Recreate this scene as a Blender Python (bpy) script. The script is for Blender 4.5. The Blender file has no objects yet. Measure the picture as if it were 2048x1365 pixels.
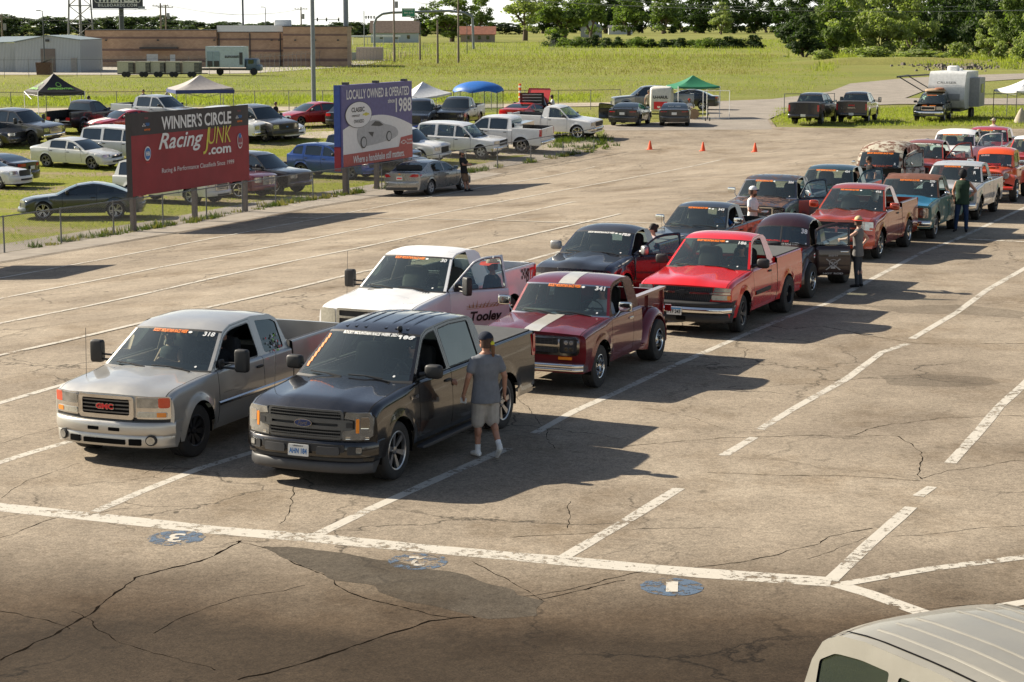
import bpy, bmesh, math, random
from math import sin, cos, pi, radians, sqrt
from mathutils import Vector, Matrix, geometry, noise
R = radians
# ------------------------------------------------------------------ camera, light, exposure
scene = bpy.context.scene
COL = scene.collection
FPX, PITCH, CAMH, HALFY = 3880.0, 0.1611, 6.13, 682.5
cam_d = bpy.data.cameras.new('camera'); cam = bpy.data.objects.new('camera', cam_d); COL.objects.link(cam)
cam_d.sensor_width = 36.0; cam_d.lens = 36.0*FPX/2048.0; cam_d.clip_start = 0.5; cam_d.clip_end = 20000
cam.location = (0, 0, CAMH); cam.rotation_euler = (pi/2-PITCH, 0, 0)
scene.camera = cam
SUN_EL, SHADOW_DIR = R(32), R(-26)
world = bpy.data.worlds.new("World"); scene.world = world; world.use_nodes = True
wn = world.node_tree.nodes; wl = world.node_tree.links
bg = wn['Background']; sky = wn.new('ShaderNodeTexSky'); sky.sky_type = 'NISHITA'; sky.sun_disc = False
sky.sun_elevation = SUN_EL
# the sun stands opposite to the direction in which shadows fall
sx, sy = -cos(SHADOW_DIR), -sin(SHADOW_DIR)
sky.sun_rotation = math.atan2(sx, sy)
sky.air_density = 1.0; sky.dust_density = 1.2; sky.ozone_density = 1.0
hs = wn.new('ShaderNodeHueSaturation'); hs.inputs['Saturation'].default_value = 0.8
wl.new(sky.outputs[0], hs.inputs['Color']); bg.inputs['Strength'].default_value = 0.115
# a hazy evening sky: milky and bright low down, thinner and bluer overhead
tc = wn.new('ShaderNodeTexCoord'); sp = wn.new('ShaderNodeSeparateXYZ'); wl.new(tc.outputs['Generated'], sp.inputs[0])
hr = wn.new('ShaderNodeValToRGB'); wl.new(sp.outputs['Z'], hr.inputs[0]); he = hr.color_ramp.elements
he[0].position = 0.0; he[0].color = (1.0, 1.0, 1.0, 1); he[1].position = 0.20; he[1].color = (0.0, 0.0, 0.0, 1)
sm = wn.new('ShaderNodeMix'); sm.data_type = 'RGBA'; wl.new(hr.outputs[0], sm.inputs[0])
s1 = wn.new('ShaderNodeMix'); s1.data_type = 'RGBA'; s1.blend_type = 'MULTIPLY'; s1.inputs[0].default_value = 1; s1.inputs[7].default_value = (0.50, 0.50, 0.50, 1); wl.new(hs.outputs[0], s1.inputs[6])
wl.new(s1.outputs[2], sm.inputs[6]); sm.inputs[7].default_value = (5.6, 5.6, 5.2, 1); wl.new(sm.outputs[2], bg.inputs['Color'])
sun_d = bpy.data.lights.new('sun', 'SUN'); sun = bpy.data.objects.new('sun', sun_d); COL.objects.link(sun)
sun_d.energy = 5.0; sun_d.angle = R(0.5); sun_d.color = (1.0, 0.90, 0.74)
sd = Vector((sx*cos(SUN_EL), sy*cos(SUN_EL), sin(SUN_EL)))
sun.rotation_euler = sd.to_track_quat('Z', 'Y').to_euler()
vs = scene.view_settings; vs.view_transform = 'Standard'; vs.look = 'None'; vs.exposure = 1.05; vs.gamma = 1.0; vs.use_curve_mapping = False
scene.render.engine = 'CYCLES'
scene.cycles.max_bounces = 6; scene.cycles.transparent_max_bounces = 24
scene.cycles.caustics_reflective = False; scene.cycles.caustics_refractive = False

def sstep(v, a, b):
    t = max(0.0, min(1.0, (v-a)/(b-a))); return t*t*(3-2*t)
def terr(x, y):
    """the lawn lot at the left lies a little lower than the staging lanes"""
    p = -0.91*x+0.42*y
    return -1.25*sstep(p, 20, 42)*(1-sstep(y, 92, 122))
def at(px, py, z=0.0):
    """ground point (or z above it) seen at a pixel of the 2048 wide photograph"""
    a = (px-1024.0)/FPX; b = -(py-HALFY)/FPX
    d = Vector((a, cos(PITCH)+b*sin(PITCH), -sin(PITCH)+b*cos(PITCH))); g = 0.0
    for _ in range(40):
        t = (g+z-CAMH)/d.z; g = terr(d.x*t, d.y*t)
    return Vector((d.x*t, d.y*t, g+z))
def atY(px, py, Y):
    """point at ground distance Y on the ray through a pixel"""
    a = (px-1024.0)/FPX; b = -(py-HALFY)/FPX
    d = Vector((a, cos(PITCH)+b*sin(PITCH), -sin(PITCH)+b*cos(PITCH)))
    t = Y/d.y
    return Vector((d.x*t, Y, CAMH+d.z*t))

# ------------------------------------------------------------------ materials
MATS = {}
def nodes_of(name):
    m = bpy.data.materials.new(name); m.use_nodes = True
    nt = m.node_tree; b = nt.nodes['Principled BSDF']
    return m, nt.nodes, nt.links, b
def ramp(n, l, src, stops):
    r = n.new('ShaderNodeValToRGB'); e = r.color_ramp.elements
    while len(e) < len(stops): e.new(0.5)
    for k, (p, c) in enumerate(stops):
        e[k].position = p; e[k].color = (c[0], c[1], c[2], 1) if isinstance(c, (tuple, list)) else (c, c, c, 1)
    l.new(src, r.inputs[0]); return r.outputs[0]
def tex(n, l, scale, detail=4, rough=0.6, vec=None, kind='ShaderNodeTexNoise', obj=True, stretch=None):
    t = n.new(kind)
    if kind == 'ShaderNodeTexNoise':
        t.inputs['Detail'].default_value = detail; t.inputs['Roughness'].default_value = rough
    t.inputs['Scale'].default_value = scale
    if vec is None:
        c = n.new('ShaderNodeTexCoord'); vec = c.outputs['Object']
    if stretch:
        mp = n.new('ShaderNodeMapping'); mp.inputs['Scale'].default_value = stretch; l.new(vec, mp.inputs[0]); vec = mp.outputs[0]
    l.new(vec, t.inputs['Vector']); return t
def mixc(n, l, fac, a, b, mode='MIX'):
    x = n.new('ShaderNodeMix'); x.data_type = 'RGBA'; x.blend_type = mode
    for sock, v in ((x.inputs[0], fac), (x.inputs[6], a), (x.inputs[7], b)):
        if hasattr(v, 'is_linked') or hasattr(v, 'links'): l.new(v, sock)
        elif isinstance(v, (tuple, list)): sock.default_value = (v[0], v[1], v[2], 1)
        else: sock.default_value = v if sock == x.inputs[0] else (v, v, v, 1)
    return x.outputs[2]
def bump(n, l, b, src, strength=0.3, dist=0.02):
    k = n.new('ShaderNodeBump'); k.inputs['Strength'].default_value = strength; k.inputs['Distance'].default_value = dist
    l.new(src, k.inputs['Height']); l.new(k.outputs[0], b.inputs['Normal'])
def plain(name, col, rough=0.6, metal=0.0, spec=0.5, var=0.12, vs=6.0, coat=0.0, emit=0.0, bmp=0.0):
    """simple surface with a little procedural tone variation"""
    if name in MATS: return MATS[name]
    m, n, l, b = nodes_of(name)
    t = tex(n, l, vs)
    c = ramp(n, l, t.outputs[0], [(0.3, [v*(1-var) for v in col]), (0.7, [min(1, v*(1+var)) for v in col])])
    l.new(c, b.inputs['Base Color']); b.inputs['Roughness'].default_value = rough; b.inputs['Metallic'].default_value = metal
    b.inputs['Specular IOR Level'].default_value = spec; b.inputs['Coat Weight'].default_value = coat; b.inputs['Coat Roughness'].default_value = 0.05
    if bmp: bump(n, l, b, t.outputs[0], bmp, 0.02)
    MATS[name] = m; return m
def paint(col, metal=0.0, rough=0.28, coat=1.0, rust=None, rust_amt=0.5, key=None, flat=False):
    """car paint: clear coat over colour, dust that roughens it, optional rust patches"""
    nm = 'paint_%s' % (key or '_'.join('%02d' % int(c*99) for c in col))
    if nm in MATS: return MATS[nm]
    m, n, l, b = nodes_of(nm)
    t = tex(n, l, 2.3, 6, 0.65); t2 = tex(n, l, 14, 4, 0.6)
    c = ramp(n, l, t.outputs[0], [(0.3, [v*0.93 for v in col]), (0.75, [min(1, v*1.05) for v in col])])
    dust = ramp(n, l, t2.outputs[0], [(0.35, 0.0), (0.8, 0.03)])
    c = mixc(n, l, dust, c, (0.30, 0.26, 0.21))
    r = ramp(n, l, t.outputs[0], [(0.3, rough*0.8), (0.8, min(1, rough*1.35))])
    if rust:
        t3 = tex(n, l, 3.1, 9, 0.72); k = ramp(n, l, t3.outputs[0], [(max(0.01, 0.60-rust_amt*0.3), 0.0), (0.66-rust_amt*0.3, 1.0)])
        t4 = tex(n, l, 24, 5, 0.7); rc = ramp(n, l, t4.outputs[0], [(0.3, [v*0.55 for v in rust]), (0.7, [min(1, v*1.25) for v in rust])])
        c = mixc(n, l, k, c, rc)
        inv = n.new('ShaderNodeMath'); inv.operation = 'MULTIPLY_ADD'; inv.inputs[1].default_value = -coat*0.95; inv.inputs[2].default_value = coat
        l.new(k, inv.inputs[0]); l.new(inv.outputs[0], b.inputs['Coat Weight'])
        r = mixc(n, l, k, r, (0.8, 0.8, 0.8))
    else:
        b.inputs['Coat Weight'].default_value = coat
    l.new(c, b.inputs['Base Color']); l.new(r, b.inputs['Roughness'])
    b.inputs['Metallic'].default_value = metal; b.inputs['Coat Roughness'].default_value = 0.45 if flat else 0.04
    MATS[nm] = m; return m
def glassmat(name, tint, refl_rough=0.02, opaque=False):
    if name in MATS: return MATS[name]
    m = bpy.data.materials.new(name); m.use_nodes = True; n = m.node_tree.nodes; l = m.node_tree.links
    n.remove(n['Principled BSDF']); out = n['Material Output']
    g = n.new('ShaderNodeBsdfGlossy'); g.inputs['Roughness'].default_value = refl_rough; g.inputs['Color'].default_value = (0.86, 0.97, 1, 1)
    if opaque:
        tr = n.new('ShaderNodeBsdfDiffuse'); tr.inputs['Color'].default_value = (*tint, 1)
    else:
        tr = n.new('ShaderNodeBsdfTransparent'); tr.inputs['Color'].default_value = (*tint, 1)
    fr = n.new('ShaderNodeFresnel'); fr.inputs['IOR'].default_value = 1.75
    t = tex(n, l, 1.5, 3, 0.5); ad = n.new('ShaderNodeMath'); ad.operation = 'MULTIPLY_ADD'; ad.inputs[1].default_value = 0.05; ad.inputs[2].default_value = 0.0
    l.new(t.outputs[0], ad.inputs[0]); a2 = n.new('ShaderNodeMath'); a2.operation = 'ADD'; l.new(fr.outputs[0], a2.inputs[0]); l.new(ad.outputs[0], a2.inputs[1])
    if not opaque:    # thin film of road dust
        df = n.new('ShaderNodeBsdfDiffuse'); df.inputs['Color'].default_value = (.34, .42, .40, 1); md = n.new('ShaderNodeMixShader'); md.inputs[0].default_value = .05; l.new(tr.outputs[0], md.inputs[1]); l.new(df.outputs[0], md.inputs[2]); tr = md
    mx = n.new('ShaderNodeMixShader'); l.new(a2.outputs[0], mx.inputs[0]); l.new(tr.outputs[0], mx.inputs[1]); l.new(g.outputs[0], mx.inputs[2])
    l.new(mx.outputs[0], out.inputs[0]); MATS[name] = m; return m

M_GLASS = glassmat('clear_glass', (0.66, 0.76, 0.70))
M_TINT = glassmat('tinted_glass', (0.10, 0.13, 0.13))
M_DARKGLASS = glassmat('dark_glass', (0.012, 0.016, 0.018), 0.03, True)
M_SHADEGLASS = glassmat('pale_shaded_glass', (0.16, 0.2, 0.2), 0.05, True)
M_BLACK = plain('black_plastic', (0.018, 0.018, 0.019), 0.55)
M_TRIM = plain('dark_trim', (0.045, 0.045, 0.047), 0.5)
M_VOID = plain('underbody_black', (0.006, 0.006, 0.006), 0.9, spec=0.1)
M_TYRE = plain('tyre_rubber', (0.026, 0.025, 0.024), 0.75, vs=20, bmp=0.2)
M_CHROME = plain('chrome', (0.72, 0.71, 0.69), 0.09, 1.0, var=0.05)
M_ALLOY = plain('alloy_rim', (0.42, 0.42, 0.43), 0.28, 0.9, var=0.08)
M_DARKRIM = plain('black_rim', (0.03, 0.03, 0.032), 0.35, 0.4)
M_GUN = plain('gunmetal_rim', (0.16, 0.16, 0.165), 0.3, 0.8)
M_WHITERIM = plain('silver_painted_rim', (0.5, 0.5, 0.5), 0.4, 0.3)
M_LAMP = plain('headlamp_lens', (0.42, 0.43, 0.42), 0.10, 0.75, coat=1.0, vs=9, var=0.3)
M_LAMPW = plain('hazy_lamp_lens', (0.55, 0.53, 0.44), 0.2, 0.2, coat=1.0, vs=25, var=0.2)
M_AMBER = plain('amber_lens', (0.85, 0.26, 0.02), 0.2, coat=1.0)
M_ORANGERED = plain('orange_red_lens', (0.62, 0.07, 0.02), 0.2, coat=1.0)
M_RED = plain('red_lens', (0.42, 0.012, 0.015), 0.15, coat=1.0)
M_WHITE = plain('white_decal', (0.82, 0.82, 0.80), 0.5, var=0.03)
M_ORANGE = plain('orange_decal', (0.95, 0.22, 0.01), 0.5, var=0.03)
M_REDDECAL = plain('red_decal', (0.75, 0.03, 0.03), 0.5, var=0.03)
M_BLUEDECAL = plain('blue_decal', (0.03, 0.16, 0.42), 0.5, var=0.03)
M_GREENDECAL = plain('lime_decal', (0.35, 0.75, 0.05), 0.5, var=0.03)
M_INT = plain('interior_dark', (0.022, 0.023, 0.023), 0.8)
M_INTG = plain('interior_grey', (0.11, 0.11, 0.10), 0.8)
M_PLATE = plain('plate_white', (0.72, 0.72, 0.68), 0.4, var=0.04)
M_GREY = plain('bare_steel', (0.30, 0.30, 0.30), 0.45, 0.7)

# ------------------------------------------------------------------ mesh collector
def lerp(a, b, t): return a+(b-a)*t
def interp(pts, x):
    if x >= pts[0][0] and pts[0][0] > pts[-1][0]: return pts[0][1]
    P = sorted(pts)
    if x <= P[0][0]: return P[0][1]
    for (x0, z0), (x1, z1) in zip(P, P[1:]):
        if x <= x1: return z0+(z1-z0)*(x-x0)/max(1e-9, x1-x0)
    return P[-1][1]
class MB:
    def __init__(s): s.v = []; s.f = []; s.m = []; s.mats = []
    def mi(s, mat):
        if mat not in s.mats: s.mats.append(mat)
        return s.mats.index(mat)
    def add(s, vs_, fs, mat):
        o = len(s.v); k = s.mi(mat); s.v += [tuple(p) for p in vs_]
        for f in fs: s.f.append(tuple(i+o for i in f)); s.m.append(k)
    def grid(s, P, mat, keep=None, matf=None, closed=False):
        o = len(s.v); n = len(P); m = len(P[0])
        for row in P: s.v += [tuple(p) for p in row]
        for i in range(n-1):
            for j in range(m if closed else m-1):
                if keep and not keep(i, j): continue
                j2 = (j+1) % m
                s.f.append((o+i*m+j, o+i*m+j2, o+(i+1)*m+j2, o+(i+1)*m+j))
                s.m.append(s.mi(matf(i, j) if matf else mat))
    def box(s, c, d, mat, rz=0.0, taper=1.0, M=None):
        x, y, z = d[0]/2, d[1]/2, d[2]/2; V = []
        for k in (-1, 1):
            q = taper if k > 0 else 1
            for a, b in ((-1, -1), (1, -1), (1, 1), (-1, 1)): V.append(Vector((a*x*q, b*y*q, k*z)))
        mt = Matrix.Translation(c) @ (Matrix.Rotation(rz, 4, 'Z') if M is None else M)
        s.add([mt @ v for v in V], [(0, 3, 2, 1), (4, 5, 6, 7), (0, 1, 5, 4), (1, 2, 6, 5), (2, 3, 7, 6), (3, 0, 4, 7)], mat)
    def cyl(s, p0, p1, r0, r1=None, n=8, mat=None, caps=True):
        p0, p1 = Vector(p0), Vector(p1); r1 = r0 if r1 is None else r1
        d = p1-p0
        if d.length < 1e-6: return
        q = d.to_track_quat('Z', 'Y'); V = []
        for p, r in ((p0, r0), (p1, r1)):
            for k in range(n): V.append(p+q @ Vector((r*cos(2*pi*k/n), r*sin(2*pi*k/n), 0)))
        F = [(k, (k+1) % n, n+(k+1) % n, n+k) for k in range(n)]
        if caps: F += [tuple(range(n-1, -1, -1)), tuple(range(n, 2*n))]
        s.add(V, F, mat)
    def tube(s, pts, r, mat, n=6):
        for a, b in zip(pts, pts[1:]): s.cyl(a, b, r, r, n, mat)
    def lathe(s, prof, c, axis, n, mat, M=None):
        """prof: (radius, along axis)"""
        q = Vector(axis).to_track_quat('Z', 'Y'); c = Vector(c)
        P = [[c+q @ Vector((r*cos(2*pi*k/n), r*sin(2*pi*k/n), a)) for k in range(n)] for r, a in prof]
        s.grid(P, mat, closed=True)
    def ball(s, c, r, mat, n=10, sq=(1, 1, 1)):
        P = [[Vector((c[0]+sq[0]*r*sin(pi*i/n)*cos(2*pi*j/(n+2)), c[1]+sq[1]*r*sin(pi*i/n)*sin(2*pi*j/(n+2)), c[2]+sq[2]*r*cos(pi*i/n))) for j in range(n+2)] for i in range(n+1)]
        s.grid(P, mat, closed=True)
    def plate(s, outer, fmap, mat, holes=(), thick=0.0, cu=0.0, cv=0.0, matb=None):
        """flat outline (with holes) cut along u/v and bent by fmap(u, v, w)"""
        bm = bmesh.new(); loops = [outer]+list(holes)
        pl = [[Vector((p[0], p[1], 0)) for p in lp] for lp in loops]
        flat = [bm.verts.new(p) for lp in pl for p in lp]
        for t in geometry.tessellate_polygon(pl):
            try: bm.faces.new([flat[i] for i in t])
            except ValueError: pass
        us = [p[0] for p in outer]; vs2 = [p[1] for p in outer]
        for c, lo, hi, nrm in ((cu, min(us), max(us), (1, 0, 0)), (cv, min(vs2), max(vs2), (0, 1, 0))):
            if c:
                k = int((hi-lo)/c)
                for i in range(1, k+1):
                    q = lo+(hi-lo)*i/(k+1)
                    bmesh.ops.bisect_plane(bm, geom=bm.verts[:]+bm.edges[:]+bm.faces[:], plane_co=Vector(nrm)*q, plane_no=nrm)
        bmesh.ops.recalc_face_normals(bm, faces=bm.faces[:])
        bm.verts.index_update()
        V = [fmap(v.co.x, v.co.y, 0) for v in bm.verts]
        s.add(V, [[v.index for v in f.verts] for f in bm.faces], mat)
        if thick:
            W = []; F = []
            for e in bm.edges:
                if len(e.link_faces) == 1:
                    a, b = e.verts; o = len(W)
                    W += [fmap(a.co.x, a.co.y, 0), fmap(b.co.x, b.co.y, 0), fmap(b.co.x, b.co.y, -thick), fmap(a.co.x, a.co.y, -thick)]
                    F.append((o, o+1, o+2, o+3))
            s.add(W, F, matb or mat)
        bm.free()
    def build(s, name, parent=None, loc=None, sharp=38, smooth=True, weld=True, kind=None, solid=None):
        if not s.f: return None
        me = bpy.data.meshes.new(name); me.from_pydata(s.v, [], s.f)
        for m in s.mats: me.materials.append(m)
        me.polygons.foreach_set('material_index', s.m)
        if weld:
            bm = bmesh.new(); bm.from_mesh(me)
            bmesh.ops.remove_doubles(bm, verts=bm.verts[:], dist=0.0004)
            bmesh.ops.delete(bm, geom=[v for v in bm.verts if not v.link_faces], context='VERTS'); bmesh.ops.recalc_face_normals(bm, faces=bm.faces[:]); bm.to_mesh(me); bm.free()
        if smooth:
            me.polygons.foreach_set('use_smooth', [True]*len(me.polygons)); me.set_sharp_from_angle(angle=R(sharp))
        o = bpy.data.objects.new(name, me); COL.objects.link(o)
        if parent: o.parent = parent
        if loc is not None:
            L = Vector(loc); me.transform(Matrix.Translation(-L)); o.location = L
        if kind: o['kind'] = kind
        if solid:
            md = o.modifiers.new('thickness', 'SOLIDIFY'); md.thickness = solid; md.offset = -1
        return o
def empty(name, label, cat, loc=(0, 0, 0), rz=0.0, group=None):
    o = bpy.data.objects.new(name, None); COL.objects.link(o); o.empty_display_size = 0.3
    o.location = loc; o.rotation_euler = (0, 0, rz); o['label'] = label; o['category'] = cat
    if group: o['group'] = group
    return o
def tag(o, label, cat, group=None):
    o['label'] = label; o['category'] = cat
    if group: o['group'] = group
    return o
def rrect(y0, y1, z0, z1, r=0.03, n=3):
    r = min(r, (y1-y0)/2.01, (z1-z0)/2.01); P = []
    for cx, cz, a0 in ((y1-r, z1-r, 0), (y0+r, z1-r, 90), (y0+r, z0+r, 180), (y1-r, z0+r, 270)):
        for k in range(n+1):
            a = R(a0+90*k/n); P.append((cx+r*cos(a), cz+r*sin(a)))
    return P
def rpoly(pts, r=0.04, n=3):
    """round the corners of a polygon"""
    out = []; N = len(pts)
    for i in range(N):
        p = Vector(pts[i]); a = Vector(pts[i-1])-p; b = Vector(pts[(i+1) % N])-p
        rr = r[i] if isinstance(r, (list, tuple)) else r
        k = min(rr, a.length*0.45, b.length*0.45); A = p+a.normalized()*k; B = p+b.normalized()*k
        for j in range(n+1):
            t = j/n; q = (1-t)*(1-t)*A+2*t*(1-t)*p+t*t*B; out.append((q.x, q.y))
    return out
def inset(poly, d):
    """shrink a convex-ish polygon"""
    N = len(poly); out = []
    area = sum(poly[i-1][0]*poly[i][1]-poly[i][0]*poly[i-1][1] for i in range(N)); sg = 1 if area > 0 else -1
    for i in range(N):
        p = Vector(poly[i]); a = (p-Vector(poly[i-1])); b = (Vector(poly[(i+1) % N])-p)
        if a.length < 1e-6 or b.length < 1e-6: out.append(tuple(p)); continue
        a.normalize(); b.normalize(); na = Vector((-a.y, a.x)); nb = Vector((-b.y, b.x)); m = na+nb
        if m.length < 1e-3: out.append(tuple(p)); continue
        m.normalize(); q = p+m*sg*d/max(0.4, m.dot(na)); out.append((q.x, q.y))
    return out
TXT = {}
def text2d(s, bold=0.0, shear=0.0, space=1.0):
    key = (s, bold, shear, space)
    if key not in TXT:
        c = bpy.data.curves.new('txt', 'FONT'); c.body = s; c.offset = bold; c.shear = shear; c.space_character = space; c.resolution_u = 3
        o = bpy.data.objects.new('txt', c); COL.objects.link(o)
        dg = bpy.context.evaluated_depsgraph_get(); me = bpy.data.meshes.new_from_object(o.evaluated_get(dg))
        vs_ = [(v.co.x, v.co.y) for v in me.vertices]; fs = [tuple(p.vertices) for p in me.polygons]
        bpy.data.objects.remove(o); bpy.data.curves.remove(c); bpy.data.meshes.remove(me)
        x0 = min(v[0] for v in vs_); x1 = max(v[0] for v in vs_); y0 = min(v[1] for v in vs_); y1 = max(v[1] for v in vs_)
        TXT[key] = ([((v[0]-x0)/(x1-x0)-0.5, (v[1]-y0)/(y1-y0)-0.5) for v in vs_], fs)
    return TXT[key]
def text(mb, s, w, h, fmap, mat, cu=0, cv=0, bold=0.02, shear=0.0, space=1.0, rot=0.0):
    """lettering w x h centred on (cu, cv) laid on the surface fmap(u, v)"""
    V, F = text2d(s, bold, shear, space)
    ca, sa = cos(rot), sin(rot)
    mb.add([fmap(cu+x*w*ca-y*h*sa, cv+x*w*sa+y*h*ca) for x, y in V], F, mat)
# ------------------------------------------------------------------ vehicles
def sbox(mb, c, d, mat, e=0.35, n=8, M=None):
    """rounded box (superellipsoid)"""
    def sg(v, p): return math.copysign(abs(v)**p, v)
    P = []
    for i in range(n+1):
        a = -pi/2+pi*i/n; row = []
        for j in range(2*n):
            b = 2*pi*j/(2*n)
            v = Vector((d[0]/2*sg(cos(a), e)*sg(cos(b), e), d[1]/2*sg(cos(a), e)*sg(sin(b), e), d[2]/2*sg(sin(a), e)))
            row.append((M @ v if M else v)+Vector(c))
        P.append(row)
    mb.grid(P, mat, closed=True)
WHEELS = {}
def wheel_meshes(r, w, rr, style, rim):
    key = (round(r, 3), round(w, 3), round(rr, 3), style, rim.name)
    if key in WHEELS: return WHEELS[key]
    h = w/2; T = MB()
    prof = [(rr*0.97, -h*0.80), (rr*1.02, -h*0.95), (lerp(rr, r, 0.5), -h*1.03), (r*0.955, -h*0.93), (r*0.99, -h*0.80), (r, -h*0.5), (r*0.985, -h*0.47), (r*0.985, -h*0.42), (r, -h*0.38), (r, -h*0.05), (r*0.985, -h*0.03), (r*0.985, h*0.03), (r, h*0.05), (r, h*0.38), (r*0.985, h*0.42), (r*0.985, h*0.47), (r, h*0.5), (r*0.99, h*0.80), (r*0.955, h*0.93), (lerp(rr, r, 0.5), h*1.03), (rr*1.02, h*0.95), (rr*0.97, h*0.80)]
    T.lathe(prof, (0, 0, 0), (0, 1, 0), 36, M_TYRE)
    to = T.build('tyre'); tm = to.data; bpy.data.objects.remove(to)
    K = MB(); n = 28
    dark = M_VOID if style != 'slot' else M_DARKRIM
    K.lathe([(rr*0.985, h*0.86), (rr*1.03, h*0.96), (rr*0.99, h*0.99), (rr*0.93, h*0.93), (rr*0.90, h*0.55)], (0, 0, 0), (0, 1, 0), n, rim)
    K.lathe([(rr*0.90, h*0.55), (rr*0.88, -h*0.2), (0.001, -h*0.25)], (0, 0, 0), (0, 1, 0), n, rim if style in ('dish', 'drag') else dark)
    def spoke(a, w0, w1, r0, r1, y0, y1, th=0.02):
        ca, sa = cos(a), sin(a)
        def q(rad, off, y): return Vector((rad*ca-off*sa, y, rad*sa+off*ca))
        V = [q(r0, -w0, y0), q(r0, w0, y0), q(r1, w1, y1), q(r1, -w1, y1), q(r0, -w0, y0-th), q(r0, w0, y0-th), q(r1, w1, y1-th), q(r1, -w1, y1-th)]
        K.add(V, [(0, 1, 2, 3), (0, 4, 5, 1), (1, 5, 6, 2), (2, 6, 7, 3), (3, 7, 4, 0)], rim)
    hub = 0.22*rr
    if style == 'six':
        for k in range(6):
            a = 2*pi*k/6+0.2
            for s in (-1, 1): spoke(a+s*0.085, 0.018, 0.020, hub*0.8, rr*0.93, h*0.62, h*0.86, 0.04)
    elif style == 'five':
        for k in range(5): spoke(2*pi*k/5+0.3, 0.030, 0.045, hub*0.8, rr*0.93, h*0.66, h*0.84, 0.04)
    elif style == 'ten':
        for k in range(5):
            a = 2*pi*k/5
            for s in (-1, 1): spoke(a+s*0.17, 0.012, 0.020, hub*0.8, rr*0.93, h*0.70, h*0.86, 0.03)
    elif style == 'slot':
        for k in range(8): spoke(2*pi*k/8+0.2, 0.020, 0.045, hub, rr*0.93, h*0.58, h*0.80, 0.03)
    elif style == 'steel':
        K.lathe([(rr*0.9, h*0.6), (rr*0.72, h*0.45), (rr*0.5, h*0.62), (rr*0.3, h*0.6), (rr*0.28, h*0.75), (0.001, h*0.78)], (0, 0, 0), (0, 1, 0), n, rim)
        for k in range(8): K.cyl((cos(k*pi/4)*rr*0.62, h*0.50, sin(k*pi/4)*rr*0.62), (cos(k*pi/4)*rr*0.62, h*0.56, sin(k*pi/4)*rr*0.62), 0.028, None, 6, M_VOID)
    elif style == 'drag':
        K.lathe([(rr*0.62, h*0.1), (rr*0.40, h*0.38), (rr*0.2, h*0.42), (rr*0.2, h*0.6), (0.001, h*0.62)], (0, 0, 0), (0, 1, 0), n, rim)
        for k in range(10):
            a = 2*pi*k/10; spoke(a, 0.02, 0.03, rr*0.3, rr*0.86, h*0.35, h*0.12, 0.02)
        for k in range(5): K.cyl((cos(k*1.2566)*rr*0.3, h*0.36, sin(k*1.2566)*rr*0.3), (cos(k*1.2566)*rr*0.3, h*0.5, sin(k*1.2566)*rr*0.3), 0.014, None, 6, M_VOID)
    K.lathe([(hub*1.1, h*0.45), (hub, h*0.70), (hub*0.5, h*0.76), (0.001, h*0.77)], (0, 0, 0), (0, 1, 0), 16, rim)
    if style in ('six', 'five', 'ten'):
        for k in range(5): K.cyl((cos(k*1.2566+.6)*hub*1.0, h*0.6, sin(k*1.2566+.6)*hub*1.0), (cos(k*1.2566+.6)*hub, h*0.72, sin(k*1.2566+.6)*hub), 0.010, None, 5, M_DARKRIM)
    ro = K.build('rim', sharp=30); rm = ro.data; bpy.data.objects.remove(ro)
    WHEELS[key] = (tm, rm); return WHEELS[key]

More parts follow.
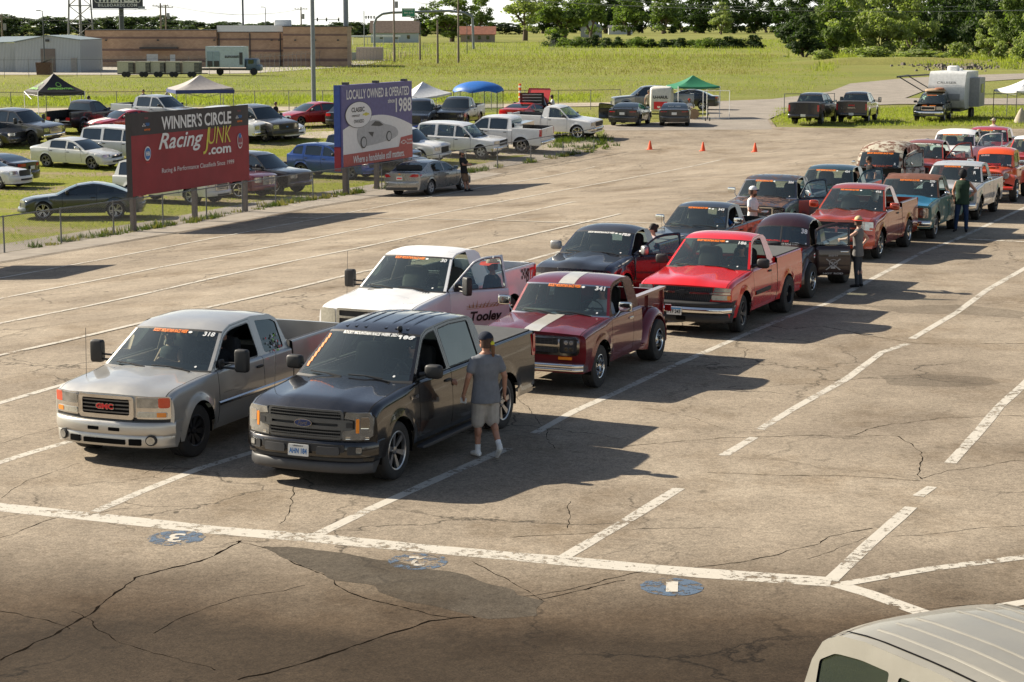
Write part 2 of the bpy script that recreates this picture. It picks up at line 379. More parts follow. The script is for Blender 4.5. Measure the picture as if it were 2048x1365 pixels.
class Veh:
    def __init__(V, kind, S):
        V.S = S; V.kind = kind
        V.xF = S['fo']; V.xR = -(S['wb']+S['ro']); V.hw = S['hw']; V.parts = {}
        V.root = None
        g = S['gh']; V.gh = g; V.zr = max(p[1] for p in g)
        V.xw = g[0][0]; V.xc = g[-1][0]
    def mb(V, n):
        if n not in V.parts: V.parts[n] = MB()
        return V.parts[n]
    def D(V, x, y, z):
        S = V.S; q = min(1.35, abs(y)/V.hw)
        if x > V.xF-1.3:
            w = max(0, (x-(V.xF-1.3))/1.3)**2
            x -= S.get('bow', 0.12)*w*q**S.get('bowp', 3.0) + S.get('lean', 0.0)*w*max(-0.3, z-0.6)
        if x < V.xR+0.8:
            w = max(0, ((V.xR+0.8)-x)/0.8)**2
            x += S.get('bowr', 0.05)*w*q**3 + S.get('leanr', 0.0)*w*max(0, z-0.6)
        return Vector((x, y, z))
    def zt(V, x):
        T = V.S['top']; d0 = max(0, T[0][0]-V.xF) if x > .4 else 0; return sum(interp(T, x+d0*min(1, max(0, (x-.4)/.3))+d) for d in (-.04, -.02, 0, .02, .04))/5
    def side(V, x, z, zt=None):
        S = V.S; zt = V.zt(x) if zt is None else zt
        hw = interp(S['hwp'], x) if 'hwp' in S else V.hw
        y = hw-S.get('tuck', 0.07)*max(0, (0.75-z)/0.45)**2-S.get('tum', 0.03)*max(0, (z-0.78)/max(.1, zt-0.78))**1.6
        for xc in (0, -S['wb']):
            d = sqrt((x-xc)**2+(z-S['tr'])**2)-S['ra']
            if -0.02 < d < 0.11: y += S.get('flare', 0.02)*(1-max(0, d)/0.11)**0.7
            elif S.get('hips') and abs(x-xc) < 0.9: y += S['hips']*cos((x-xc)/0.9*pi/2)**2*max(0, min(1, (z-.45)/.3))
        return y
    def zb(V, x):
        S = V.S; z = S['sill']
        for xc in (0, -S['wb']):
            dx = abs(x-xc)
            if dx < S['ra']-1e-4: z = max(z, S['tr']+sqrt(S['ra']**2-dx*dx))
        if x > 0.5: z = max(z, S.get('chin', S['sill']-0.05)) if x > S['ra'] else z
        if x < -S['wb']-S['ra']: z = max(z, S.get('rchin', S['sill']))
        return z
    def rad(V, x):
        return interp(V.S.get('r', [(V.xF, .09), (V.xw+.3, .10), (V.xw, .05), (V.xc, .05), (V.xR, .06)]), x)
    NS, NA = 9, 4
    def ring(V, x, seam=False, bed=False):
        S = V.S; zb = V.zb(x); zt = S['rail'] if bed else V.zt(x); r = 0.03 if bed else V.rad(x); P = []
        zs = zt-r; k = -0.012 if seam else 0
        for j in range(V.NS):
            z = zb if j == 0 else lerp(zb+min(0.08, (zs-zb)*.3), zs, (j-1)/(V.NS-2))
            P.append((V.side(x, z, zt)+(S.get('bedw', 0) if bed else 0)+k, z))
        ys = P[-1][0]
        for j in range(1, V.NA+1):
            a = pi/2*j/V.NA; P.append((ys-r*(1-cos(a)), zs+r*sin(a)))
        return P
    def yb(V, x): r = V.rad(x); return V.side(x, V.zt(x)-r)-r
    def sil(V, x): return interp(V.gh, x)
    def SY(V, x, z):
        S = V.S; d = z-V.zt(x); return V.yb(x)-S.get('k1', 0.3)*d-S.get('k2', 0.0)*d*d
    def stations(V, x0, x1, extra=(), step=0.13):
        S = V.S; X = set([x0, x1]); n = max(1, int(abs(x0-x1)/step))
        for i in range(n+1): X.add(lerp(x0, x1, i/n))
        for xc in (0, -S['wb']):
            ra = S['ra']
            for a in list(range(0, 91, 9)):
                for s in (-1, 1): X.add(xc+s*ra*cos(R(a))*(0.9999 if a == 0 else 1))
            for d in (0.0005, 0.04, 0.09):
                for s in (-1, 1): X.add(xc+s*(ra+d))
        for e in extra: X.add(e)
        L = sorted([x for x in X if x1-1e-6 <= x <= x0+1e-6], reverse=True); out = [L[0]]
        for x in L[1:]:
            if out[-1]-x > 0.003 or x in extra or abs(abs(x)-S['ra']) < .001 or abs(abs(x+S['wb'])-S['ra']) < .001: out.append(x)
        if out[-1] != x1: out.append(x1)
        return out
    # ---- body
    def body(V):
        S = V.S; P = S['paint']; hoodm = S.get('hoodpaint', P); g = 0.006
        doors = S['doors']; seams = sorted(set(sum([list(d) for d in doors], []))) ; ex = []
        for s in seams: ex += [s-g, s, s+g]
        xe = V.xc if S['bed'] else V.xR
        X = V.stations(V.xF, xe, tuple(ex)+(V.xw, V.xc)); rings = [V.ring(x, x in seams) for x in X]
        B = V.mb('body'); nj = V.NS+V.NA
        paintf = S.get('paintf')
        for sgn in (1, -1):
            P3 = [[V.D(x, sgn*y, z) for y, z in r] for x, r in zip(X, rings)]
            for i in range(len(X)-1):
                xm = (X[i]+X[i+1])/2; nar = X[i]-X[i+1] < 0.0125 and any(abs(xm-s) < g*1.1 for s in seams)
                di = next((k for k, d in enumerate(doors) if d[1] < xm < d[0]), None)
                for j in range(nj-1):
                    m = P; tgt = B
                    if nar and 0 < j: m = M_VOID
                    elif di is not None and j >= 1: tgt = V.mb('door%d%s' % (di, 'L' if sgn > 0 else 'R')); m = S.get('doorpaint', P)
                    if j == 0 and S.get('rocker'): m = S['rocker']
                    if j < 3 and S.get('lowpaint') and not nar: m = S['lowpaint']
                    if paintf: m = paintf(xm, rings[i][j][1], m) if m is not M_VOID else m
                    tgt.add([P3[i][j], P3[i+1][j], P3[i+1][j+1], P3[i][j+1]], [(0, 1, 2, 3)], m)
        # top: hood, and boot lid for cars
        U = [1, 0.985, 0.86, 0.72, 0.58, 0.44, 0.30, 0.15, 0]; U = U+[-u for u in U[-2::-1]]
        cr = S.get('crown', 0.03); hf = S.get('hoodf')
        for lo, hi, nm in ((V.xF, V.xw-0.02, 'hood'), (V.xc+0.02, V.xR, 'trunk_lid')):
            if nm == 'trunk_lid' and S['bed']: continue
            if nm == 'trunk_lid' and S.get('notrunk'): nm = 'body'
            rows = []; xs = []
            for x, r in zip(X, rings):
                if hi-1e-6 <= x <= lo+1e-6:
                    yi, z = r[-1]
                    row = []
                    for u in U:
                        y = yi*u; dz = cr*(1-u*u)
                        if hf and nm == 'hood': dz += hf(x, y)*min(1, (1-abs(u))*6)*max(0, min(1, (V.xF-x)/.16))*max(0, min(1, (x-V.xw+.02)/.1))
                        row.append(V.D(x, y, z+dz))
                    rows.append(row); xs.append(x)
            if len(rows) < 2: continue
            st = S.get('stripe')
            def mf(i, j, rows=rows):
                if (j in (0, len(U)-2)) and nm == 'hood': return M_VOID
                y = (rows[i][j].y+rows[i][j+1].y)/2
                return hoodm if nm == 'hood' else P
            if nm == 'hood' and S.get('nohood'): continue
            V.mb(nm).grid(rows, hoodm, matf=mf)
            if st and nm == 'hood':
                for y0, y1 in st:
                    V.mb('hood_stripe').grid([[V.D(x, y, interp([(r[k].y, r[k].z) for k in range(len(U))], y)+0.006) for y in (y0, (y0+y1)/2, y1)] for x, r in zip(xs, rows)], S['stripem'])
        # front and rear caps
        for x, r, rear in ((V.xF, rings[0], 0), (xe, rings[-1], 1)):
            rows = []
            for y, z in r: rows.append([V.D(x, y*u, z+cr*(1-u*u)*(z >= r[-1][1]-.001)) for u in U])
            (V.mb('body')).grid(rows, S.get('capm', P) if not rear else P)
        V.wells(B)
        # underbody
        y = V.hw-0.36; z = S['sill']+0.03
        B.box(((V.xF-0.15+V.xR+0.15)/2, 0, z+0.1), (V.xF-V.xR-0.3, 2*y, 0.2), M_VOID)
    def wells(V, B):
        S = V.S
        for xc in (0, -S['wb']):
            if xc < 0 and S.get('nowell'): continue
            for sgn in (1, -1):
                rows = []
                for k in range(13):
                    a = R(-12+204*k/12); x = xc+S['ra']*cos(a); z = S['tr']+S['ra']*sin(a)
                    rows.append([Vector((x, sgn*(V.hw-0.035), z)), Vector((x, sgn*(V.hw-0.45), z))])
                B.grid(rows, M_VOID)
                B.add([Vector((xc+S['ra']*cos(R(a)), sgn*(V.hw-0.44), S['tr']+S['ra']*sin(R(a)))) for a in range(-12, 193, 12)], [tuple(range(18))], M_VOID)
    # ---- greenhouse
    def topline(V, xa, xb, dz, zbot, slope=False):
        """outline under the roof line between xa (front) and xb (rear): list (x, z) counter clockwise"""
        n = 14; top = []
        for i in range(n+1):
            x = lerp(xa, xb, i/n); z = V.sil(x)-dz
            if z > V.zt(x)+zbot+0.02: top.append((x, z))
        if len(top) < 3: return None
        xs = top[0][0]; e = top[-1][0]; bot = [(e, V.zt(e)+zbot), (xs, V.zt(xs)+zbot)]
        if abs(top[0][0]-xa) > 1e-6 : pass
        return top+bot
    def smap(V, sgn, off=0.0):
        return lambda x, z, w: V.D(x, sgn*(V.SY(x, z)+off+w), z)
    def greenhouse(V):
        S = V.S; P = S['paint']; g = 0.006; roofm = S.get('roofpaint', P)
        fm = S.get('framem', P); glass = S.get('glass', M_DARKGLASS); rglass = S.get('rglass', glass)
        outer = [p for p in V.gh]; base = [(x, V.zt(x)) for x in [lerp(V.xc, V.xw, k/8) for k in range(1, 8)]]
        gp = [(x, z if 0 < i < len(V.gh)-1 else V.zt(x)) for i, (x, z) in enumerate(V.gh)]
        outer = gp+base
        wdz = S.get('wdz', 0.075)
        aps = []; wins = []
        for k, (xa, xb) in enumerate(S['doors']):
            ap = V.topline(min(xa, V.xw-.03)+0*g, xb, 0.022, 0.004)
            if not ap: continue
            xwf = xa-S.get('dwf', [0.06]*4)[k]; xwb = xb+S.get('dwb', [0.055]*4)[k]
            wp = V.topline(min(xwf, V.xw-.1), xwb, wdz, 0.025)
            aps.append((k, ap, wp))
        for (xa, xb) in S.get('fixed', []):
            wp = V.topline(xa, xb, wdz, 0.03)
            if wp: wins.append(rpoly(wp, S.get('wr', 0.03)))
        lin = 'L', 'R'
        for sgn, tg in ((1, 'L'), (-1, 'R')):
            fmapp = V.smap(sgn); B = V.mb('body')
            B.plate(outer, V.smap(sgn, .0015), P, holes=[a for _, a, _ in aps]+wins, cu=0.4, cv=0.2)
            for w in wins: V.mb('side_window%s' % tg).plate(w, V.smap(sgn, -0.012), S.get('sglass', glass), cv=0.2)
            for k, ap, wp in aps:
                dn = V.mb('door%d%s' % (k, tg)); op = inset(ap, 0.005)
                hole = [rpoly(wp, S.get('wr', 0.03))] if wp else []
                dn.plate(op, V.smap(sgn, 0.003), S.get('framem', S.get('doorpaint', P)), holes=hole, cv=0.2)
                if hole:
                    if not (tg == 'L' and k == 0 and S.get('window_down')): V.mb('glass%d%s' % (k, tg)).plate(hole[0], V.smap(sgn, -0.010), S.get('sglass', glass), cv=0.2)
                    V.mb('trim%d%s' % (k, tg)).plate(inset(hole[0], -0.016), V.smap(sgn, 0.003), S.get('trimm', M_BLACK), holes=[hole[0]], thick=0.012, cv=0.2)
        # centre strip: windshield, roof, rear window
        iw, ir = S['iw'], S['ir']
        def arc(pts, fr):
            L = [0]
            for a, b in zip(pts, pts[1:]): L.append(L[-1]+math.dist(a, b))
            out = []
            for f in fr:
                t = f*L[-1]; out.append((interp(list(zip(L, [p[0] for p in pts])), t), interp(list(zip(L, [p[1] for p in pts])), t)))
            return out
        FW = [0, 0.05, 0.2, 0.35, 0.5, 0.65, 0.8, 0.955, 1]; FRf = [i/9 for i in range(10)]; q = S.get('rwm', (0.14, 0.12))
        FB = [0, q[0], 0.35, 0.5, 0.65, 1-q[1], 1]
        A = arc(gp[:iw+1], FW); Bf = arc(gp[iw:ir+1], FRf); C = arc(gp[ir:], FB)
        rows = [(p, 'w', f) for p, f in zip(A, FW)]+[(p, 'r', f) for p, f in list(zip(Bf, FRf))[1:]]+[(p, 'b', f) for p, f in list(zip(C, FB))[1:]]
        um = S.get('um', 0.945); UU = [1, um, 0.85, 0.7, 0.5, 0.25, 0]; UU = UU+[-u for u in UU[-2::-1]]; n = len(UU)
        bf, br = S.get('wbow', 0.16), S.get('rbow', 0.04); cw = S.get('rcrown', 0.055)
        def pt(p, kind, f, u, w=0.0):
            x, z = p; y = V.SY(x, z)
            if kind == 'w': bo = lerp(bf, bf*.65, f); c = cw*.45*f
            elif kind == 'r': bo = lerp(bf*.65, -br*.7, f); c = cw*(0.45+0.55*sin(pi*f)) if f < .999 else cw*0.45
            else: bo = -lerp(br*.7, br, f); c = cw*.45*(1-f)
            return V.D(x+bo*(1-u*u)+w*.7, y*u, z+c*(1-abs(u)**3.2)+w*.7)
        V.wpt = lambda a, t, w=0.006: pt(arc(gp[:iw+1], [t])[0], 'w', t, a/V.SY(*arc(gp[:iw+1], [t])[0]), w)
        V.rpt = lambda f, u, w=0.0: pt(arc(gp[iw:ir+1], [f])[0], 'r', f, u, w)
        V.wlen = sum(math.dist(a, b) for a, b in zip(gp[:iw+1], gp[1:iw+1]))
        G = [[pt(p, k, f, u) for u in UU] for p, k, f in rows]
        iW = len(FW)-1; iR = iW+len(FRf)-1
        def cell(i, j):
            if i < iW: return 'glass' if 1 <= i < iW-1 and 1 <= j < n-2 else 'frame'
            if i < iR: return 'roof'
            if S.get('norear'): return 'back'
            return 'rglass' if iR+1 <= i < len(rows)-2 and 1 <= j < n-2 else 'back'
        frit = S.get('fritm', M_BLACK)
        V.mb('windshield').grid(G, glass, keep=lambda i, j: cell(i, j) == 'glass', matf=lambda i, j: S.get('wglass', glass))
        V.mb('roof').grid(G, roofm, keep=lambda i, j: cell(i, j) == 'roof')
        V.mb('body').grid(G, P, keep=lambda i, j: cell(i, j) in ('frame', 'back'), matf=lambda i, j: frit if cell(i, j) == 'frame' and (i in (0, iW-1)) else (S.get('pillarm', P)))
        V.mb('rear_window').grid(G, rglass, keep=lambda i, j: cell(i, j) == 'rglass')
        if S.get('stripe') and S.get('roofstripe', True):
            for y0, y1 in S['stripe']:
                V.mb('roof_stripe').grid([[V.rpt(f/9, y/max(.01, V.SY(*arc(gp[iw:ir+1], [f/9])[0])), 0.004) for y in (y0, (y0+y1)/2, y1)] for f in range(10)], S['stripem'])
        V.arcw = lambda t: arc(gp[:iw+1], [t])[0]
    # ---- bed of a pickup
    def bedbox(V):
        S = V.S; P = S.get('bedpaint', S['paint']); x0 = V.xc-0.03; x1 = V.xR; B = V.mb('truck_bed'); lin = S.get('liner', M_TRIM)
        X = V.stations(x0, x1); fl = 0.72; rw = 0.075
        for sgn in (1, -1):
            rows = []
            for x in X:
                r = V.ring(x, bed=True); yi = r[-1][0]
                rows.append([V.D(x, sgn*y, z) for y, z in r]+[V.D(x, sgn*(yi-rw), r[-1][1]), V.D(x, sgn*(yi-rw), fl), V.D(x, 0, fl)])
            nn = len(rows[0])
            B.grid(rows, P, matf=lambda i, j: P if j < nn-4 else (S.get('railm', M_BLACK) if j == nn-4 else lin))
        yi = V.ring(x0, bed=True)[-1][0]-rw
        for k in range(int((x0-x1)/0.16)):      # ribs of the inner bed walls
            for sgn in (1, -1): B.box((x0-0.1-k*0.16, sgn*(yi-0.012), (fl+S['rail'])/2-0.04), (0.05, 0.02, S['rail']-fl-0.12), lin)
        B.box((x0-0.02, 0, (fl+S['rail'])/2), (0.03, 2*yi+.1, S['rail']-fl), P)
        T = V.mb('tailgate'); hw = V.side(x1, 0.9)-0.03
        if not S.get('no_tailgate'):
            T.plate(rrect(-hw+.11, hw-.11, S.get('tgz', 0.62), S['rail']-0.005, 0.03), lambda y, z, w: V.D(x1-0.012-w, y, z), P, thick=0.06, cu=0.2)
            T.plate(rrect(-hw+.11, hw-.11, S.get('tgz', 0.62), S['rail']-0.005, 0.03), lambda y, z, w: V.D(x1+0.05, y, z), P, cu=0.2)
        for sgn in (1, -1):
            B.plate(rrect(*( (hw-.11, hw+.02) if sgn > 0 else (-hw-.02, -hw+.11)), S['sill']+.05, S['rail'], 0.01), lambda y, z, w: V.D(x1-0.004+w*-1, y, z), P)
        if S.get('tonneau'):
            V.mb('tonneau_cover').plate(rrect(-yi-.05, yi+.05, x1+0.05, x0-0.04, .03), lambda y, x, w: Vector((x, y, S['rail']+0.02+w+0.012*(1-(y/yi)**2))), S['tonneau'], thick=0.03, cu=0.4, cv=0.8)
    # ---- feature helpers
    def fmap(V, proud=0.0): return lambda y, z, w: V.D(V.xF+proud+w, y, z)
    def rmap(V, proud=0.0): return lambda y, z, w: V.D(V.xR-proud-w, y, z)
    def fp(V, name, poly, mat, proud=0.01, thick=0.03, holes=(), cu=0.15, sym=False):
        for s in ((1, -1) if sym else (1,)):
            V.mb(name+('#%d' % s if sym and name.split('#')[0] in ('headlight', 'taillight', 'fog_lamp', 'marker_lamp') else '')).plate([(s*y, z) for y, z in poly], V.fmap(proud), mat, holes=[[(s*y, z) for y, z in h] for h in holes], thick=thick+0.0, cu=cu)
    def rp(V, name, poly, mat, proud=0.01, thick=0.03, sym=False, holes=()):
        for s in ((1, -1) if sym else (1,)):
            V.mb(name+('#%d' % s if sym else '')).plate([(s*y, z) for y, z in poly], V.rmap(proud), mat, thick=thick, cu=0.15, holes=[[(s*y, z) for y, z in h] for h in holes])
    def bar(V, name, y0, y1, z0, z1, depth, mat, rear=False, proud=0.1, wrap=0.0, top=None):
        """bumper like bar with rounded edges wrapping round the corners"""
        n = 16; rows = []; zc = (z0+z1)/2; hz = (z1-z0)/2; sec = []
        for a in range(0, 181, 20): sec.append((proud*sin(R(a))**0.35 if a not in (0, 180) else 0, -cos(R(a))))
        for i in range(n+1):
            y = lerp(y0, y1, i/n); q = abs(2*i/n-1); back = wrap*max(0, (q-0.86)/0.14)**2
            row = []
            for px_, pz in sec:
                xx = px_-back
                row.append(V.D(V.xR-xx, y, zc+hz*pz) if rear else V.D(V.xF+xx, y, zc+hz*pz))
            row.append(V.D(V.xR+depth, y, zc+hz) if rear else V.D(V.xF-depth, y, zc+hz))
            rows.append(row)
        V.mb(name).grid(rows, mat, matf=(lambda i, j: top if top and j >= len(sec)-3 else mat))
        for r in (rows[0], rows[-1]): V.mb(name).add(r, [tuple(range(len(r)))], mat)
    def slats(V, name, y0, y1, z0, z1, n, mat, frac=0.4, proud=0.02, th=0.03):
        for k in range(n):
            z = lerp(z0, z1, (k+0.5)/n); h = (z1-z0)/n*frac/2
            V.fp(name, [(y0, z-h), (y1, z-h), (y1, z+h), (y0, z+h)], mat, proud, th)
    def vbars(V, name, y0, y1, z0, z1, n, mat, frac=0.25, proud=0.02, th=0.03):
        for k in range(n):
            y = lerp(y0, y1, (k+0.5)/n); h = abs(y1-y0)/n*frac/2
            V.fp(name, [(y-h, z0), (y+h, z0), (y+h, z1), (y-h, z1)], mat, proud, th, cu=0)
    def disc(V, name, y, z, r, mat, proud=0.02, rz=None, n=16, thick=0.03):
        rz = rz or r
        V.mb(name).plate([(y+r*cos(2*pi*k/n), z+rz*sin(2*pi*k/n)) for k in range(n)], V.fmap(proud), mat, thick=thick)
    def plate_no(V, z, rear=False, num='', top='', w=0.31, h=0.155, proud=0.09, y=0.0, col=None, state_col=None):
        f = V.rmap(proud) if rear else V.fmap(proud); nm = 'licence_plate' + ('' if rear else '#f'); s = -1 if rear else 1
        V.mb(nm).plate(rrect(y-w/2, y+w/2, z-h/2, z+h/2, 0.012), f, col or M_PLATE, thick=0.012)
        g = (lambda a, b: V.rmap(proud+.004)(-a, b, 0)) if rear else (lambda a, b: V.fmap(proud+.004)(a, b, 0))
        if state_col: V.mb(nm).plate(rrect(y-w/2+.01, y+w/2-.01, z+h*.22, z+h*.44, 0.004), V.fmap(proud+.003), state_col)
        if num: text(V.mb(nm), num, w*0.86, h*0.48, g, M_BLUEDECAL if not state_col else M_BLACK, y*s, z-h*0.06, bold=0.03)
        if top: text(V.mb(nm), top, w*0.5, h*0.13, g, M_BLACK, y*s, z+h*0.37)
    def banner(V, txt='ROCKY MOUNTAIN RACE WEEK', col=None, num='', w=0.62, h=0.055, a=-0.02, t=0.93, nw=0.17, nh=0.085, na=None, shear=0.25, dots=1, numt=None):
        f = lambda p, q: V.wpt(p, 1-(1-t)+(q)/V.wlen, 0.007)
        mb = V.mb('windshield_banner')
        if txt: text(mb, txt, w*1.06, h*1.15, f, col or M_ORANGE, a, 0, bold=0.03, shear=shear)
        half = V.SY(*V.arcw(t))
        if num: text(mb, num, nw, nh, lambda p, q: V.wpt(p, (numt or t-0.03)+q/V.wlen, 0.007), M_WHITE, na if na is not None else half-nw/2-0.08, 0, bold=0.035)
        for k in range(dots):
            mb.plate([(a+w/2+0.06+0.09*k+0.032*cos(x*pi/5), -0.012*(k % 2)-0.01+0.02*sin(x*pi/5)) for x in range(10)], lambda p, q, ww: f(p, q), M_WHITE)
        V.mb('windshield_banner').plate([(half*0.9-.02+0.018*cos(x*pi/5), 0.018*sin(x*pi/5)) for x in range(10)], lambda p, q, ww: V.wpt(p, 0.13+q/V.wlen, 0.007), M_WHITE)
    def wipers(V):
        for k, (a0, a1) in enumerate(((-0.66, -0.12), (-0.02, 0.50))):
            m = V.mb('wiper#%d' % k); p0 = V.wpt(a0, 0.10, 0.03); p1 = V.wpt(a1, 0.055, 0.03); pm = V.wpt((a0+a1)/2, 0.085, 0.045)
            m.tube([p0, pm, p1], 0.011, M_BLACK, 5); m.tube([pm, V.wpt(a1+.12, 0.0, 0.03)], 0.012, M_BLACK, 5)
        for k in range(26):
            a = lerp(-0.62, 0.62, k/25); p = V.wpt(a, -0.0, 0.0); V.mb('cowl_grille').box((p.x+0.045, p.y, p.z+0.004), (0.07, 0.022, 0.012), M_BLACK)
    def mirror(V, style='std', mat=None, side=1):
        S = V.S; xa = S['doors'][0][0]; x = xa-0.20; z = V.zt(x)+0.07; y = V.yb(x)
        m = MB(); mat = mat or M_BLACK
        if style == 'tow':
            m.cyl((x+.02, side*y*.98, z+.02), (x-.01, side*(y+.26), z+0.02), 0.016, None, 6, mat); m.cyl((x+.02, side*y*.98, z-.05), (x-.01, side*(y+.26), z-0.06), 0.018, None, 6, mat)
            sbox(m, (x-.02, side*(y+0.33), z+0.06), (0.12, 0.21, 0.34), mat, 0.3); m.plate(rrect(-.08, .08, -.12, .14, .02), lambda u, v, w: Vector((x-.082, side*(y+.33)+u, z+.06+v)), M_CHROME)
            sbox(m, (x+.02, side*(y), z-.01), (0.14, 0.05, 0.16), mat, 0.4)
        elif style == 'chrome':
            m.tube([(x+.05, side*(y+.02), z-.12), (x+.02, side*(y+.1), z-.02), (x, side*(y+.14), z+.08)], 0.010, M_CHROME); m.tube([(x-.08, side*(y+.02), z-.12), (x, side*(y+.12), z-.02)], .008, M_CHROME)
            sbox(m, (x, side*(y+.22), z+.10), (0.05, 0.24, 0.17), M_CHROME, 0.35)
        elif style == 'round':
            m.cyl((x, side*y, z-.03), (x, side*(y+.14), z+.04), .009, None, 6, M_CHROME); sbox(m, (x, side*(y+.18), z+.06), (.05, .15, .12), M_CHROME, .7)
        else:
            h = 0.20 if style == 'big' else 0.15; w = 0.26 if style == 'big' else 0.22
            m.cyl((x+.03, side*y*.98, z-.0), (x, side*(y+.12), z+.02), 0.035, 0.03, 8, mat)
            sbox(m, (x, side*(y+0.06+w/2), z+0.05), (0.13, w, h), mat, 0.5); m.plate(rrect(-w*.4, w*.4, -h*.38, h*.38, .02), lambda u, v, q: Vector((x-.067, side*(y+.06+w/2)+u, z+.05+v)), M_CHROME)
        return m
    # ---- interior
    def interior(V, people=0):
        S = V.S; I = V.mb('interior'); x0 = V.xw-0.05; x1 = V.xc+0.04; fl = S['sill']+0.14; zb_ = V.zt(V.xw-.4); yi = V.yb(V.xw-.5)-0.10
        I.box(((x0+x1)/2, 0, fl), (x0-x1, 2*yi, 0.03), M_INT)
        for s in (1, -1): 
            if s > 0 and S.get('open'): 
                xd = S['doors'][0][1]; 
                if xd-0.05 > x1: I.box(((xd+x1)/2, s*yi, (fl+zb_)/2-.02), (xd-x1, 0.02, zb_-fl-.04), M_INTG)
            else: I.box(((x0+x1)/2-.1, s*yi, (fl+zb_)/2-.02), (x0-x1-.3, 0.02, zb_-fl-.04), M_INTG)
        I.box((x1+.02, 0, (fl+zb_)/2), (0.02, 2*yi, zb_-fl), M_INT)
        I.grid([[V.rpt(f/5, u, -0.05) for u in (.97, .6, 0, -.6, -.97)] for f in range(6)], M_INTG)
        dsh = V.mb('dashboard'); rows = []
        for k in range(9):
            u = -1+2*k/8; wx = V.xw-0.04+S.get('wbow', .16)*(1-u*u)
            rows.append([Vector((wx, u*yi, zb_-0.03)), Vector((V.xw-0.35, u*yi, zb_+0.03)), Vector((V.xw-0.47, u*yi, zb_-0.05)), Vector((V.xw-0.42, u*yi, fl+.15))])
        dsh.grid(rows, S.get('dashm', M_INTG))
        sw = V.mb('steering_wheel'); xs = V.xw-0.62; q = Matrix.Translation((xs, 0.38, zb_+0.04)) @ Matrix.Rotation(R(-62), 4, 'Y')
        sw.grid([[q @ Vector(((0.19+0.014*cos(b))*cos(a), (0.19+0.014*cos(b))*sin(a), 0.014*sin(b))) for b in [2*pi*j/6 for j in range(7)]] for a in [2*pi*i/22 for i in range(23)]], M_BLACK)
        sw.box((0, 0, 0), (.001, .001, .001), M_BLACK, M=q); sw.add([q @ Vector(v) for v in ((-.02, -.18, 0), (.02, -.18, 0), (.02, .18, 0), (-.02, .18, 0))], [(0, 1, 2, 3)], M_BLACK); sw.cyl(q @ Vector((0, 0, 0)), q @ Vector((0, 0, -.2)), .03, None, 6, M_BLACK)
        for k, y in enumerate((0.38, -0.38)):
            s = V.mb('seat#%d' % k); xs = V.xw-0.95; m = S.get('seatm', M_INT)
            sbox(s, (xs-.05, y, fl+.32), (.52, .50, .20), m, .4); sbox(s, (xs-.36, y, fl+.68), (.20, .50, .66), m, .4, M=Matrix.Rotation(R(-12), 3, 'Y')); sbox(s, (xs-.45, y, zb_+.20), (.10, .26, .20), m, .5)
        if len(S['doors']) > 1 and x1 < V.xw-1.9:
            s = V.mb('seat#2'); sbox(s, (x1+.30, 0, fl+.62), (.18, 1.3, .62), S.get('seatm', M_INT), .3)
    # ---- assemble
    def finish(V, name, label, cat, loc, rz, group=None, wheels=None):
        S = V.S; root = empty(name, label, cat, loc, rz, group); V.root = root; objs = {}
        opens = S.get('open')
        for k, m in V.parts.items():
            if k.startswith(('door', 'glass', 'trim', 'mirror', 'handle')): continue
            nm = k.split('#')[0].rstrip('LR').replace('windshield_banner', 'race_lettering')
            if k == 'body': nm = 'body'
            objs[k] = m.build(nm, root)
        for k, (xa, xb) in enumerate(S['doors']):
            for tg, s in (('L', 1), ('R', -1)):
                dk = 'door%d%s' % (k, tg)
                if dk not in V.parts: continue
                hx = xa-.004; hinge = Vector((hx, s*(V.side(xa, .8)-0.03), 0))
                ang = R(opens) if (opens and k == 0 and tg == 'L') else 0
                if ang and len(V.parts[dk].mats) < 2: V.parts[dk].mi(M_INT)
                d = V.parts[dk].build('door', root, hinge, solid=(0.05 if ang else None))
                if not d: continue
                if ang: d.rotation_euler.z = -ang*s
                def child(mb, nm):
                    c = mb.build(nm, d, hinge)
                    if c: c.location = (0, 0, 0)
                    return c
                if 'glass%d%s' % (k, tg) in V.parts: child(V.parts['glass%d%s' % (k, tg)], 'door_window')
                if 'trim%d%s' % (k, tg) in V.parts: child(V.parts['trim%d%s' % (k, tg)], 'window_trim')
                h = MB(); xh = xb+0.14; zh = V.zt(xh)-S.get('hz', 0.13); yh = V.side(xh, zh)
                sbox(h, (xh, s*(yh+.012), zh), (0.20, 0.035, 0.04), S.get('handlem', M_BLACK), .5, 5)
                if not S.get('nohandle'): child(h, 'door_handle')
                if k == 0 and S.get('mirror', 'std'): child(V.mirror(S.get('mirror', 'std'), S.get('mirrorm'), s), 'mirror')
                if k == 0 and s > 0 and S.get('door_extra'):
                    e = MB(); S['door_extra'](V, e); child(e, 'door_lettering')
        W = S.get('wheels', {}); 
        for i, xc in enumerate((0, -S['wb'])):
            st = W.get(i, W.get('all', {})); r = st.get('r', S['tr']); w = st.get('w', S.get('tw', .25)); rr = st.get('rr', r*.62)
            tm, rm = wheel_meshes(r, w, rr, st.get('style', 'five'), st.get('rim', M_ALLOY))
            for s in (1, -1):
                e = bpy.data.objects.new('wheel', None); COL.objects.link(e); e.parent = root; e.empty_display_size = .2
                e.location = (xc, s*(V.hw-w/2-st.get('in', 0.03)), r); e.rotation_euler = (0, random.uniform(0, 6), 0 if s > 0 else pi)
                if i == 0 and S.get('steer'): e.rotation_euler = (0, 0, (0 if s > 0 else pi)+S['steer'])
                for nm, me in (('tyre', tm), ('rim', rm)):
                    o = bpy.data.objects.new(nm, me); COL.objects.link(o); o.parent = e
        x, y = loc[0], loc[1]; gx = (terr(x+1, y)-terr(x-1, y))/2; gy = (terr(x, y+1)-terr(x, y-1))/2
